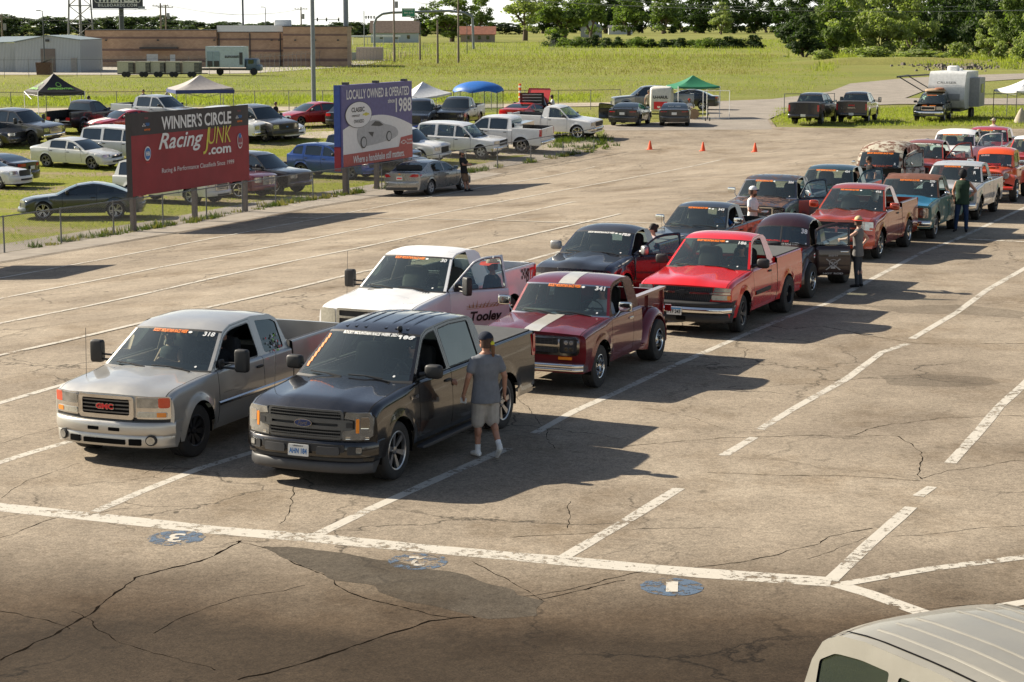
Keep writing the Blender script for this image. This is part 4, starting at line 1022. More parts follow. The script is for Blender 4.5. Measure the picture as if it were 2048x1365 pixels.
def front_38(V):
    P = V.S['paint']; xw = V.wpt(0, .5, .0)
    V.mb('windshield').grid([[V.wpt(a, t, .012) for a in (-.018, .018)] for t in (0, .25, .5, .75, 1)], M_TRIM)
    V.banner(num='38', w=.62, h=.05, a=-.12, t=.20, col=M_REDDECAL, dots=0, numt=.80, nh=.11, nw=.14); text(V.mb('windshield_banner'), 'ROCKY MOUNTAIN RACE WEEK', .9, .05, lambda p, q: V.wpt(p, .10+q/V.wlen, .008), M_WHITE, bold=.03)
    sc = V.mb('hood_scoop'); sbox(sc, (-.25, -.12, 1.16), (.30, .34, .14), M_BLACK, .6)
    V.fp('grille', rrect(-.22, .22, .55, .98, .1), M_CHROME, .02, .05); V.vbars('grille', -.19, .19, .58, .95, 9, M_BLACK, .5, .03)
    V.disc('headlight#1', .52, .85, .10, M_LAMP, .03); V.disc('headlight#-1', -.52, .85, .10, M_LAMP, .03)
    for s in (1, -1):
        F = V.mb('front_fender#%d' % s); rows = []
        for k in range(21):
            a = R(-5+190*k/20); ra = .44; rows.append([Vector((.02+(ra+ro)*cos(a), s*y, .40+(ra+ro)*sin(a))) for y, ro in ((.50, .13), (.62, .13), (.74, .10), (.82, .04), (.84, -.01), (.80, -.02))])
        F.grid(rows, P)
        F2 = V.mb('rear_fender#%d' % s); xc = -V.S['wb']; rows = []
        for k in range(21):
            a = R(-15+200*k/20); ra = .46; rows.append([Vector((xc+(ra+ro)*cos(a), s*y, .42+(ra+ro)*sin(a))) for y, ro in ((.60, .12), (.74, .13), (.84, .10), (.92, .04), (.94, -.01), (.9, -.02))])
        F2.grid(rows, P)
    V.mb('fender_patch').add([V.D(-.42-a, V.side(-.4, .9)+.01, .86+b) for a, b in ((0, 0), (.12, 0), (.12, .11), (0, .11))], [(0, 1, 2, 3)], M_WHITE)
    V.mb('fender_patch').add([V.D(-.43-a, V.side(-.4, .9)+.014, .90+b) for a, b in ((0, 0), (.10, 0), (.10, .03), (0, .03))], [(0, 1, 2, 3)], M_REDDECAL)
S = dict(fo=.62, wb=2.95, ro=.85, hw=.80, sill=.36, tr=.42, tw=.26, ra=.05, nowell=True, bed=True, rail=1.12, iw=1, ir=6, k1=.10, k2=.22, tum=.02, flare=0, bow=.05, paint=paint((.035, .006, .007), .3, .33, key='oxblood'), doorpaint=paint((.022, .006, .006), .2, .4, key='dark_oxblood'),
         top=[(.62, .90), (.55, 1.0), (.3, 1.06), (-.5, 1.12), (-.7, 1.12), (-6, 1.12)], r=[(.62, .22), (0, .22), (-.5, .1), (-6, .06)],
         gh=[(-.50, 1.12), (-.62, 1.50), (-.78, 1.60), (-1.1, 1.67), (-1.4, 1.66), (-1.66, 1.58), (-1.78, 1.45), (-1.84, 1.14)], doors=[(-.62, -1.44)], rcrown=.13, wbow=.08, rbow=.08, glass=M_TINT, sglass=M_GLASS, rglass=M_GLASS, open=68, door_extra=door38, mirror=None,
         wheels={0: dict(style='dish', rim=M_CHROME, r=.40, w=.34, rr=.215, **{'in': -.12}), 1: dict(style='dish', rim=M_CHROME, r=.42, w=.42, rr=.215, **{'in': -.16})}, liner=M_INT, um=.90, wdz=.10, rwm=(.3, .3), handlem=M_CHROME)
V = make(S, front_38, near=True)
put(V, 'hot_rod_pickup', 'dark oxblood hot rod pickup number 38 with skull lettered door wide open', 'hot rod', (0, .88, 0), 1622, 598, 246, 'pickups queued in the staging lanes')

# burnt orange pickup 416
def front_ram(V):
    P = V.S['paint']
    hexa = [(-.60, .80), (-.50, .66), (.50, .66), (.60, .80), (.62, .98), (.50, 1.07), (-.50, 1.07), (-.62, .98)]
    V.fp('grille', hexa, M_BLACK, .01, .03); inn = [(-.52, .80), (-.45, .72), (.45, .72), (.52, .80), (.54, .96), (.45, 1.02), (-.45, 1.02), (-.54, .96)]
    V.fp('grille', [(x*1.06, .87+(z-.87)*1.06) for x, z in hexa], P, .04, .06, holes=[inn]); V.fp('grille', rrect(-.54, .54, .845, .885, .01), P, .035, .04); V.fp('grille', rrect(-.03, .03, .70, 1.03, .01), P, .035, .04)
    V.slats('grille', -.5, .5, .72, 1.02, 9, M_TRIM, .3, .015)
    V.fp('headlight', [(.66, .83), (.93, .81), (.955, .90), (.94, 1.03), (.68, 1.05), (.64, .95)], M_LAMP, .03, .05, sym=True); V.fp('headlight', rrect(.86, .945, .83, .89, .02), M_ORANGERED, .035, .05, sym=True)
    V.bar('front_bumper', -1.0, 1.0, .40, .70, .3, P, proud=.10, wrap=.12); V.fp('front_bumper', rrect(-.55, .55, .44, .53, .04), M_BLACK, .105, .02)
    V.disc('fog_lamp#1', .72, .50, .055, M_LAMP, .12); V.disc('fog_lamp#-1', -.72, .50, .055, M_LAMP, .12)
    V.banner(num='416', w=.5, h=.045, a=-.18, nw=.15)
    V.rp('taillight', rrect(.90, .975, .92, 1.28, .02), M_RED, .02, .08, sym=True); V.bar('rear_bumper', -.95, .95, .45, .6, .25, M_CHROME, rear=True, proud=.12, wrap=.08)
po = paint((.42, .05, .018), .35, .22, key='burnt_orange')
S = spec(SHORT, paint=po, **GL, wb=3.06, hw=1.0, tr=.385, sill=.34, mirror='big', mirrorm=po, r=[(1, .16), (-.2, .14), (-.6, .05), (-6, .05)], lean=.10, bow=.14, hoodf=lambda x, y: .045*math.exp(-((abs(y)-.36)/.16)**2), wheels={0: dict(style='five', rim=M_CHROME, r=.37, w=.2, rr=.23), 1: dict(style='five', rim=M_CHROME, r=.39, w=.32, rr=.2, **{'in': -.02})}, window_down=True,
         top=[(.93, .95), (.86, 1.03), (.6, 1.10), (-.4, 1.18), (-.7, 1.2), (-6, 1.2)], rail=1.30)
V = make(S, front_ram, near=True)
put(V, 'pickup_truck', 'burnt orange metallic pickup number 416 with crosshair grille', 'pickup truck', (0, 1.0, 0), 1763, 519, 245.5, 'pickups queued in the staging lanes')

# dark blue rusty square pickup 504
def front_504(V):
    V.fp('grille', rrect(-.92, .92, .68, .99, .03), M_CHROME, .03, .05, holes=[rrect(-.58, .58, .72, .96, .02), rrect(.63, .87, .74, .95, .02), rrect(-.87, -.63, .74, .95, .02)]); V.fp('grille', rrect(-.9, .9, .7, .97, .02), M_BLACK, .006, .02)
    V.slats('grille', -.58, .58, .73, .95, 5, M_TRIM, .4, .02); V.vbars('grille', -.58, .58, .73, .95, 8, M_TRIM, .2, .02)
    V.fp('headlight', rrect(.65, .85, .77, .92, .02), M_LAMP, .02, .03, sym=True)
    V.bar('front_bumper', -.97, .97, .44, .62, .25, M_CHROME, proud=.14, wrap=.05)
    V.banner(num='504', w=.5, h=.05, a=-.16, nw=.15)
    V.rp('taillight', rrect(.88, .97, .8, 1.1, .02), M_RED, .02, .08, sym=True)
pr = paint((.012, .018, .04), .0, .4, rust=(.06, .03, .025), rust_amt=.05, key='navy_rust')
S = spec(CLASSIC, bed=True, paint=pr, hoodpaint=paint((.035, .018, .018), 0, .55, rust=(.10, .045, .03), rust_amt=.40, key='hood_rust'), roofpaint=paint((.02, .02, .022), 0, .5, rust=(.07, .03, .02), rust_amt=.3, key='roof_dull'), **GL, open=40, fritm=M_CHROME, fo=.85, wb=3.0, ro=1.1,
         hoodf=lambda x, y: .03*(abs(y) < .45)*(1-(y/.45)**4), window_down=False, framem=paint((.006, .02, .035), 0, .4, key='teal_frame'), wheels={'all': dict(style='steel', rim=M_WHITERIM)}, rail=1.16)
V = make(S, front_504, near=True)
put(V, 'pickup_truck', 'square dark blue pickup number 504 with rusty hood and open door', 'pickup truck', (-.52, .89, 1.13), 1592, 400, 245.5, 'pickups queued in the staging lanes')

# dark teal pickup 424
S = spec(CLASSIC, bed=True, paint=paint((.010, .045, .055), .2, .3, key='dark_teal'), **GL, open=45, wb=2.9, ro=1.1, hw=.93, k1=.3, mirror=None, rail=1.14, wheels={'all': dict(style='drag', rim=M_GUN, r=.36)}, dashm=plain('dash_tan2', (.28, .22, .13), .8))
V = make(S, lambda V: (V.banner(num='424', w=.6, h=.05, a=-.10, nw=.15), V.fp('grille', rrect(-.8, .8, .7, .95, .02), M_BLACK, .02, .03), V.bar('front_bumper', -.9, .9, .45, .6, .2, M_CHROME, proud=.1)), near=True)
put(V, 'pickup_truck', 'dark teal pickup number 424 with its door open behind the navy one', 'pickup truck', (-.52, .85, 1.13), 1706, 376, 245.5, 'pickups queued in the staging lanes')

# rusty panel van without hood
prv = paint((.46, .42, .33), 0, .55, coat=.1, rust=(.13, .05, .025), rust_amt=.42, key='cream_rust')
prr = paint((.17, .07, .035), 0, .7, coat=.0, rust=(.09, .035, .022), rust_amt=.9, key='deep_rust')
def front_van(V):
    V.banner(num='', w=.9, h=.06, a=-.0, t=.88, dots=0); text(V.mb('windshield_banner'), 'FUEL THE MAGAZINE', 1.0, .06, lambda p, q: V.wpt(p, .12+q/V.wlen, .008), plain('rust_decal', (.5, .08, .03), .6), bold=.02)
    e = V.mb('engine'); e.box((-.05, .05, .72), (.6, .45, .35), M_GREY); sbox(e, (-.02, .05, .98), (.35, .32, .16), M_GREY, .6)
    for s in (1, -1):
        e.tube([(.2, .05+s*.2, .85), (.1, .05+s*.42, .78), (-.2, .05+s*.45, .62)], .035, M_GREY)
        F = V.mb('front_fender#%d' % s); rows = []
        for k in range(19):
            a = R(0+180*k/18); rows.append([Vector((.0+(.46+ro)*cos(a), s*y, .42+(.46+ro)*sin(a))) for y, ro in ((.5, .10), (.68, .12), (.85, .10), (.94, .02), (.93, -.03))])
        F.grid(rows, prr)
    e.box((.55, .0, .72), (.06, .7, .5), M_TRIM)
    text(V.mb('windshield_banner'), 'R', .07, .09, lambda p, q: V.wpt(.58+p, .25+q/V.wlen, .008), M_WHITE, bold=.05)
S = dict(fo=.55, wb=2.95, ro=.95, hw=.93, sill=.38, tr=.40, tw=.24, ra=.45, bed=False, iw=2, ir=6, k1=.03, k2=.12, tum=.02, flare=.0, bow=.05, rail=1.2, nohood=True, notrunk=True, paint=prv, roofpaint=prv, doorpaint=paint((.42, .42, .38), 0, .55, coat=.1, rust=(.10, .06, .04), rust_amt=.35, key='door_patina'),
         top=[(.55, .55), (.2, .6), (-.30, .62), (-.40, 1.10), (-.6, 1.14), (-6, 1.14)], r=[(.6, .1), (-6, .06)],
         gh=[(-.48, 1.13), (-.66, 1.48), (-.80, 1.62), (-1.1, 1.78), (-1.8, 1.86), (-2.8, 1.86), (-3.5, 1.72), (-3.75, 1.4), (-3.85, 1.16)], doors=[(-.66, -1.45)], rcrown=.14, wbow=.14, glass=M_TINT, sglass=M_TINT, rglass=M_TINT, open=50, mirror='round', um=.86, wdz=.16, rwm=(.35, .25), wr=.09, wheels={'all': dict(style='steel', rim=M_DARKRIM)})
S['paintf'] = lambda x, z, m: prr if x < -1.5 else m
V = make(S, front_van, near=True)
put(V, 'panel_van', 'rusty cream vintage panel van with hood missing and door open', 'van', (-.48, .87, 1.13), 1806, 338, 246, 'pickups queued in the staging lanes')

# orange red pickup 466
por = paint((.40, .045, .022), .1, .4, rust=(.20, .04, .02), rust_amt=.2, key='faded_red')
S = spec(SHORT, paint=por, roofpaint=paint((.22, .05, .03), 0, .5, key='roof_red'), **GL, mirror='chrome', fo=.9, hw=.96, open=48, wheels={'all': dict(style='five', rim=M_ALLOY)}, r=[(1, .12), (-6, .06)], dashm=plain('dash_green', (.13, .16, .13), .8))
V = make(S, lambda V: (V.banner(num='466', w=.75, h=.045, a=-.15, nw=.15, col=M_WHITE), V.fp('grille', rrect(-.6, .6, .7, .95, .02), M_CHROME, .02, .03), V.slats('grille', -.56, .56, .72, .93, 4, M_BLACK, .6, .03), V.bar('front_bumper', -.9, .9, .45, .65, .2, M_CHROME, proud=.1)), near=True)
put(V, 'pickup_truck', 'faded orange red pickup number 466 with its door open behind the rusty van', 'pickup truck', (-.55, .89, 1.18), 1890, 320, 246, 'pickups queued in the staging lanes')
# white vintage pickup 181
S = spec(CLASSIC, bed=True, paint=pw, **GL, mirror=None, open=70, wheels={'all': dict(style='steel', rim=M_WHITERIM)}, rcrown=.10, k1=.2, hw=.95, gh=[(-.50, 1.18), (-.75, 1.62), (-.95, 1.72), (-1.4, 1.76), (-1.8, 1.73), (-1.98, 1.62), (-2.06, 1.2)], top=[(.80, 1.0), (.76, 1.05), (.4, 1.12), (-.4, 1.18), (-6, 1.19)], rail=1.2)
V = make(S, lambda V: (V.banner(num='181', w=.75, h=.05, a=-.10, nw=.15), V.fp('grille', rrect(-.7, .7, .6, .85, .02), M_CHROME, .02, .03), V.disc('headlight#1', .78, .85, .1, M_LAMP), V.disc('headlight#-1', -.78, .85, .1, M_LAMP), V.bar('front_bumper', -.9, .9, .4, .55, .2, M_CHROME, proud=.1)), near=True)
put(V, 'pickup_truck', 'white vintage pickup number 181 with a rounded roof and open door', 'pickup truck', (-.50, .87, 1.18), 1950, 294, 246, 'pickups queued in the staging lanes')
# red pickup at the back of the left row
S = spec(CLASSIC, bed=True, paint=paint((.42, .02, .03), .1, .3, key='cherry'), **GL, rail=1.16, wheels={'all': dict(style='five', rim=M_ALLOY)}, window_down=True)
V = make(S, lambda V: (V.banner(num='553', w=.55, h=.05, a=-.10, nw=.15), V.fp('grille', rrect(-.8, .8, .7, .95, .02), M_CHROME, .02, .03), V.bar('front_bumper', -.9, .9, .45, .6, .2, M_CHROME, proud=.1)), near=True)
put(V, 'pickup_truck', 'cherry red square pickup at the far back, behind the white vintage one', 'pickup truck', (-.52, .88, 1.13), 2015, 286, 246, 'pickups queued in the staging lanes')

# teal, blue and rust pickup 270
def front_c10(V):
    V.fp('grille', rrect(-.90, .90, .66, .955, .05), M_CHROME, .03, .05, holes=[rrect(-.56, .56, .71, .92, .02)]); V.fp('grille', rrect(-.57, .57, .70, .93, .02), M_BLACK, .01, .02)
    V.slats('grille', -.56, .56, .71, .92, 7, M_CHROME, .22, .03); V.vbars('grille', -.56, .56, .71, .92, 26, M_CHROME, .2, .03, .01)
    for s in (1, -1): V.disc('headlight#%d' % s, s*.73, .81, .105, M_CHROME, .045); V.disc('headlight#%d' % s, s*.73, .81, .09, M_LAMP, .055)
    V.bar('front_bumper', -.97, .97, .40, .60, .2, M_CHROME, proud=.13, wrap=.06); V.fp('front_bumper', rrect(.46, .66, .45, .52, .01), M_AMBER, .135, .01, sym=True)
    V.banner(num='270', w=.55, h=.05, a=-.02, nw=.15); text(V.mb('windshield_banner'), 'R', .07, .09, lambda p, q: V.wpt(.66+p, .70+q/V.wlen, .008), M_WHITE, bold=.03)
    V.rp('taillight', rrect(.88, .96, .7, 1.0, .02), M_RED, .02, .08, sym=True)
S = spec(CLASSIC, bed=True, rail=1.12, fo=.82, paint=paint((.09, .20, .18), 0, .4, coat=.6, rust=(.14, .055, .03), rust_amt=.12, key='faded_teal'), hoodpaint=paint((.025, .20, .36), 0, .35, key='sky_hood'), roofpaint=paint((.18, .07, .04), 0, .6, coat=.2, rust=(.13, .045, .025), rust_amt=.8, key='rust_roof'), **GL,
         hoodf=lambda x, y: .05*(abs(y) < .60)*(1-(y/.6)**6), pillarm=prr, framem=paint((.16, .09, .06), 0, .6, rust=(.12, .05, .03), rust_amt=.5, coat=.2, key='rust_frame'), wheels={'all': dict(style='five', rim=M_ALLOY, r=.36)}, tr=.37, window_down=True, mirror='round')
V = make(S, front_c10, near=True)
put(V, 'pickup_truck', 'teal vintage pickup number 270 with rust brown roof and bright blue hood', 'pickup truck', (0, .985, 0), 1873, 479, 246, 'pickups queued in the staging lanes')
# silver white pickup 200
S = spec(CLASSIC, bed=True, rail=1.12, fo=.82, paint=paint((.56, .56, .56), .25, .3, key='silver_white'), **GL, hoodf=lambda x, y: .05*(abs(y) < .60)*(1-(y/.6)**6), wheels={'all': dict(style='five', rim=M_DARKRIM, r=.37)}, tr=.38, window_down=True, mirror='round')
V = make(S, front_c10, near=True); V.parts.pop('windshield_banner'); V.banner(num='200', w=.5, h=.05, a=-.12, nw=.15); text(V.mb('windshield_banner'), 'R', .08, .11, lambda p, q: V.wpt(.62+p, .60+q/V.wlen, .008), M_WHITE, bold=.03)
put(V, 'pickup_truck', 'silver white vintage pickup number 200 behind the man in the green shirt', 'pickup truck', (0, .985, 0), 1961, 441, 246, 'pickups queued in the staging lanes')
# orange four wheel drive 319
pwil = paint((.72, .085, .012), 0, .3, key='vivid_orange')
def front_wil(V):
    P = V.S['paint']
    V.vbars('grille', -.36, .36, .62, 1.02, 10, M_BLACK, .5, .02); 
    for k in range(4): V.bar('grille', -.42, .42, .66+.10*k, .69+.10*k, .02, M_CHROME, proud=.05)
    for s in (1, -1):
        V.disc('headlight#%d' % s, s*.56, .93, .105, M_CHROME, -.05); V.disc('headlight#%d' % s, s*.56, .93, .09, M_LAMP, -.03)
        V.disc('marker_lamp#%d' % s, s*.50, .76, .04, M_LAMPW, .0)
        F = V.mb('front_fender#%d' % s); 
        F.grid([[Vector((x, s*y, z+dz)) for y, dz in ((.52, .06), (.66, .04), (.80, 0), (.86, -.04), (.86, -.12))] for x, z in ((.55, .62), (.50, .78), (.40, .88), (.20, .93), (0, .93), (-.25, .90), (-.42, .80), (-.55, .60), (-.60, .45))], P)
        V.mb('rear_fender#%d' % s).grid([[Vector((-2.62+.58*cos(a), s*y, .50+.46*sin(a)+dz)) for y, dz in ((.60, .03), (.78, .03), (.88, 0), (.88, -.06))] for a in [pi*k/14 for k in range(15)]], P)
    V.bar('front_bumper', -.84, .84, .46, .58, .1, paint((.60, .04, .02), 0, .35, key='bumper_red'), proud=.22)
    sc = V.mb('hood_scoop'); sbox(sc, (-.10, 0, 1.17), (.55, .34, .10), P, .5); sc.box((.17, 0, 1.17), (.02, .26, .05), M_VOID)
    V.banner(num='319', txt='ROCKY MOUNTAIN RACE WEEK', w=.6, h=.09, t=.16, a=-.10, numt=.14, dots=1, na=.50, nw=.15, col=M_REDDECAL); text(V.mb('windshield_banner'), 'GUIDE', .3, .05, lambda p, q: V.wpt(-.35+p, .88+q/V.wlen, .008), M_WHITE, bold=.03)
S = dict(fo=.60, wb=2.62, ro=.7, hw=.78, sill=.50, tr=.40, tw=.24, ra=.05, nowell=True, bed=True, rail=1.12, iw=1, ir=6, k1=.10, k2=.05, tum=.02, flare=0, bow=.03, paint=pwil,
         top=[(.60, 1.04), (.56, 1.09), (.3, 1.12), (-.5, 1.16), (-6, 1.16)], r=[(.62, .12), (0, .12), (-.5, .08), (-6, .05)], hwp=[(.6, .48), (.2, .50), (-.4, .62), (-.55, .76), (-.7, .78), (-6, .78)],
         gh=[(-.50, 1.16), (-.58, 1.58), (-.70, 1.70), (-1.0, 1.75), (-1.4, 1.75), (-1.65, 1.70), (-1.75, 1.60), (-1.80, 1.18)], doors=[(-.60, -1.5)], rcrown=.09, wbow=.02, glass=M_TINT, sglass=M_GLASS, rglass=M_GLASS, wheels={'all': dict(style='dish', rim=M_CHROME, r=.40, **{'in': -.12})}, um=.91, wdz=.12, mirror='chrome')
V = make(S, front_wil, near=True)
put(V, 'pickup_truck', 'vivid orange vintage four wheel drive pickup number 319 with chrome grille bars', 'pickup truck', (0, .90, 0), 2034, 405, 247, 'pickups queued in the staging lanes')
# white roofed truck at the right edge
S = spec(CLASSIC, bed=True, rail=1.16, paint=paint((.5, .03, .03), .1, .3, key='cherry2'), roofpaint=pw, **GL, wheels={'all': dict(style='five', rim=M_ALLOY)})
V = make(S, lambda V: V.banner(num='', w=.55, h=.05, a=-.10), near=True)
put(V, 'pickup_truck', 'red pickup with a white roof cut by the right edge of the photo', 'pickup truck', (-.50, -.88, 1.14), 2018, 305, 246, 'pickups queued in the staging lanes')

# grey saloon parked the other way by the fence
def rear_malibu(V):
    n = 'taillight'
    V.rp(n, [(.46, .86), (.80, .83), (.86, .88), (.84, .96), (.62, .97)], M_RED, .012, .03, sym=True)
    for s in (1, -1): V.mb('taillight#%d' % s).plate([(V.xR+.0, .86), (V.xR+.02, .95), (V.xR+.28, .95), (V.xR+.2, .88)], lambda x, z, w: V.D(x, s*(V.side(x, z)+.012), z), M_RED)
    V.plate_no(.80, True, '', proud=.03); V.mb('licence_plate').plate(rrect(-.12, .12, .77, .83, .01), V.rmap(.036), M_REDDECAL)
    V.bar('rear_bumper', -.88, .88, .40, .66, .3, V.S['paint'], rear=True, proud=.06, wrap=.08); V.bar('rear_bumper', -.84, .84, .28, .42, .3, M_TRIM, rear=True, proud=.04, wrap=.08)
    b = [(-.07, -.010), (-.02, -.010), (-.02, -.022), (.02, -.022), (.02, -.010), (.07, -.010), (.06, .012), (.02, .012), (.02, .024), (-.02, .024), (-.02, .012), (-.06, .012)]
    V.rp('badge', [(x, .98+z) for x, z in b], M_AMBER, .02, .01)
SEDAN = dict(fo=.95, wb=2.83, ro=1.15, hw=.925, sill=.27, tr=.335, tw=.23, ra=.375, bed=False, iw=2, ir=5, k1=.42, tum=.05, bow=.30, bowp=2.4, bowr=.22, flare=.02, hips=.02,
             top=[(.95, .66), (.90, .72), (.5, .82), (-.2, .92), (-.5, .955), (-1.5, .96), (-3.0, 1.0), (-3.5, 1.02), (-3.85, 1.01), (-3.98, .98)], r=[(1, .14), (-.2, .12), (-.5, .05), (-3.0, .05), (-3.5, .08), (-4, .10)],
             gh=[(-.42, .95), (-.95, 1.24), (-1.25, 1.36), (-1.7, 1.43), (-2.15, 1.44), (-2.5, 1.41), (-2.7, 1.36), (-3.1, 1.19), (-3.5, 1.03)], doors=[(-.62, -1.58), (-1.58, -2.62)], wr=.02, rcrown=.05, lean=.1)
pg = paint((.30, .30, .29), .55, .28, key='pebble_grey')
S = spec(SEDAN, paint=pg, **dict(glass=M_GLASS, sglass=M_TINT, rglass=M_TINT), trimm=M_CHROME, mirrorm=pg, wheels={'all': dict(style='ten', rim=M_WHITERIM)})
V = make(S, None, rear_malibu, near=True)
put(V, 'saloon_car', 'grey four door saloon on the asphalt by the fence with a man leaning on it', 'car', (-2.83, -.91, 0), 864, 391, 62)

# cream van roof in the bottom corner
def top_van(V):
    V.mb('side_window#1').plate([(0, 0)]*0 or rpoly([(-4.3, 1.24), (-4.0, 1.62), (-3.1, 1.70), (-3.1, 1.24)], .12), lambda x, z, w: V.D(x, V.SY(x, z)+.004, z), M_DARKGLASS, cv=.2)
# ------------------------------------------------------------------ ground
rnd = random.Random(11)
def ground_mat():
    m, n, l, b = nodes_of('meadow_grass')
    big = tex(n, l, 0.018, 5, 0.6, stretch=(1, .55, 1)); mid = tex(n, l, 0.16, 6, 0.65); fine = tex(n, l, 3.5, 6, 0.75); wide = tex(n, l, .05, 4, .6, stretch=(.35, 1, 1))
    c = ramp(n, l, big.outputs[0], [(0.30, (0.12, 0.155, 0.034)), (0.46, (0.20, 0.225, 0.056)), (0.60, (0.26, 0.265, 0.075)), (0.78, (0.30, 0.25, 0.09))])
    c2 = ramp(n, l, mid.outputs[0], [(0.3, (0.10, 0.13, 0.035)), (0.7, (0.28, 0.265, 0.08))]); c = mixc(n, l, 0.38, c, c2)
    w = ramp(n, l, wide.outputs[0], [(.45, 0.), (.7, .7)]); c = mixc(n, l, w, c, (.22, .19, .06))
    f = ramp(n, l, fine.outputs[0], [(0.25, 0.55), (0.75, 1.35)]); c = mixc(n, l, 1.0, c, f, 'MULTIPLY')
    l.new(c, b.inputs['Base Color']); b.inputs['Roughness'].default_value = 0.95; b.inputs['Specular IOR Level'].default_value = 0.1
    bump(n, l, b, fine.outputs[0], 1.0, 0.15); return m
def lot_mat():
    m, n, l, b = nodes_of('worn_lawn')
    mid = tex(n, l, 0.22, 6, 0.65, stretch=(.45, 1, 1)); fine = tex(n, l, 5.0, 6, 0.75)
    g = ramp(n, l, fine.outputs[0], [(0.3, (0.11, 0.13, 0.018)), (0.7, (0.27, 0.27, 0.04))]); d = ramp(n, l, fine.outputs[0], [(0.3, (0.17, 0.13, 0.08)), (0.7, (0.33, 0.27, 0.18))])
    k = ramp(n, l, mid.outputs[0], [(0.47, 0.0), (0.60, 1.0)]); c = mixc(n, l, k, g, d)
    l.new(c, b.inputs['Base Color']); b.inputs['Roughness'].default_value = 0.95; b.inputs['Specular IOR Level'].default_value = 0.1
    bump(n, l, b, fine.outputs[0], 0.8, 0.08); return m
def gravel_mat(name, a=(0.24, 0.20, 0.15), c_=(0.46, 0.40, 0.31)):
    m, n, l, b = nodes_of(name)
    t = tex(n, l, 9, 8, 0.8); t2 = tex(n, l, 0.5, 5, 0.6)
    c = ramp(n, l, t.outputs[0], [(0.3, a), (0.7, c_)]); f = ramp(n, l, t2.outputs[0], [(0.3, 0.75), (0.7, 1.15)]); c = mixc(n, l, 1.0, c, f, 'MULTIPLY')
    l.new(c, b.inputs['Base Color']); b.inputs['Roughness'].default_value = 0.95; bump(n, l, b, t.outputs[0], 0.9, 0.03); return m
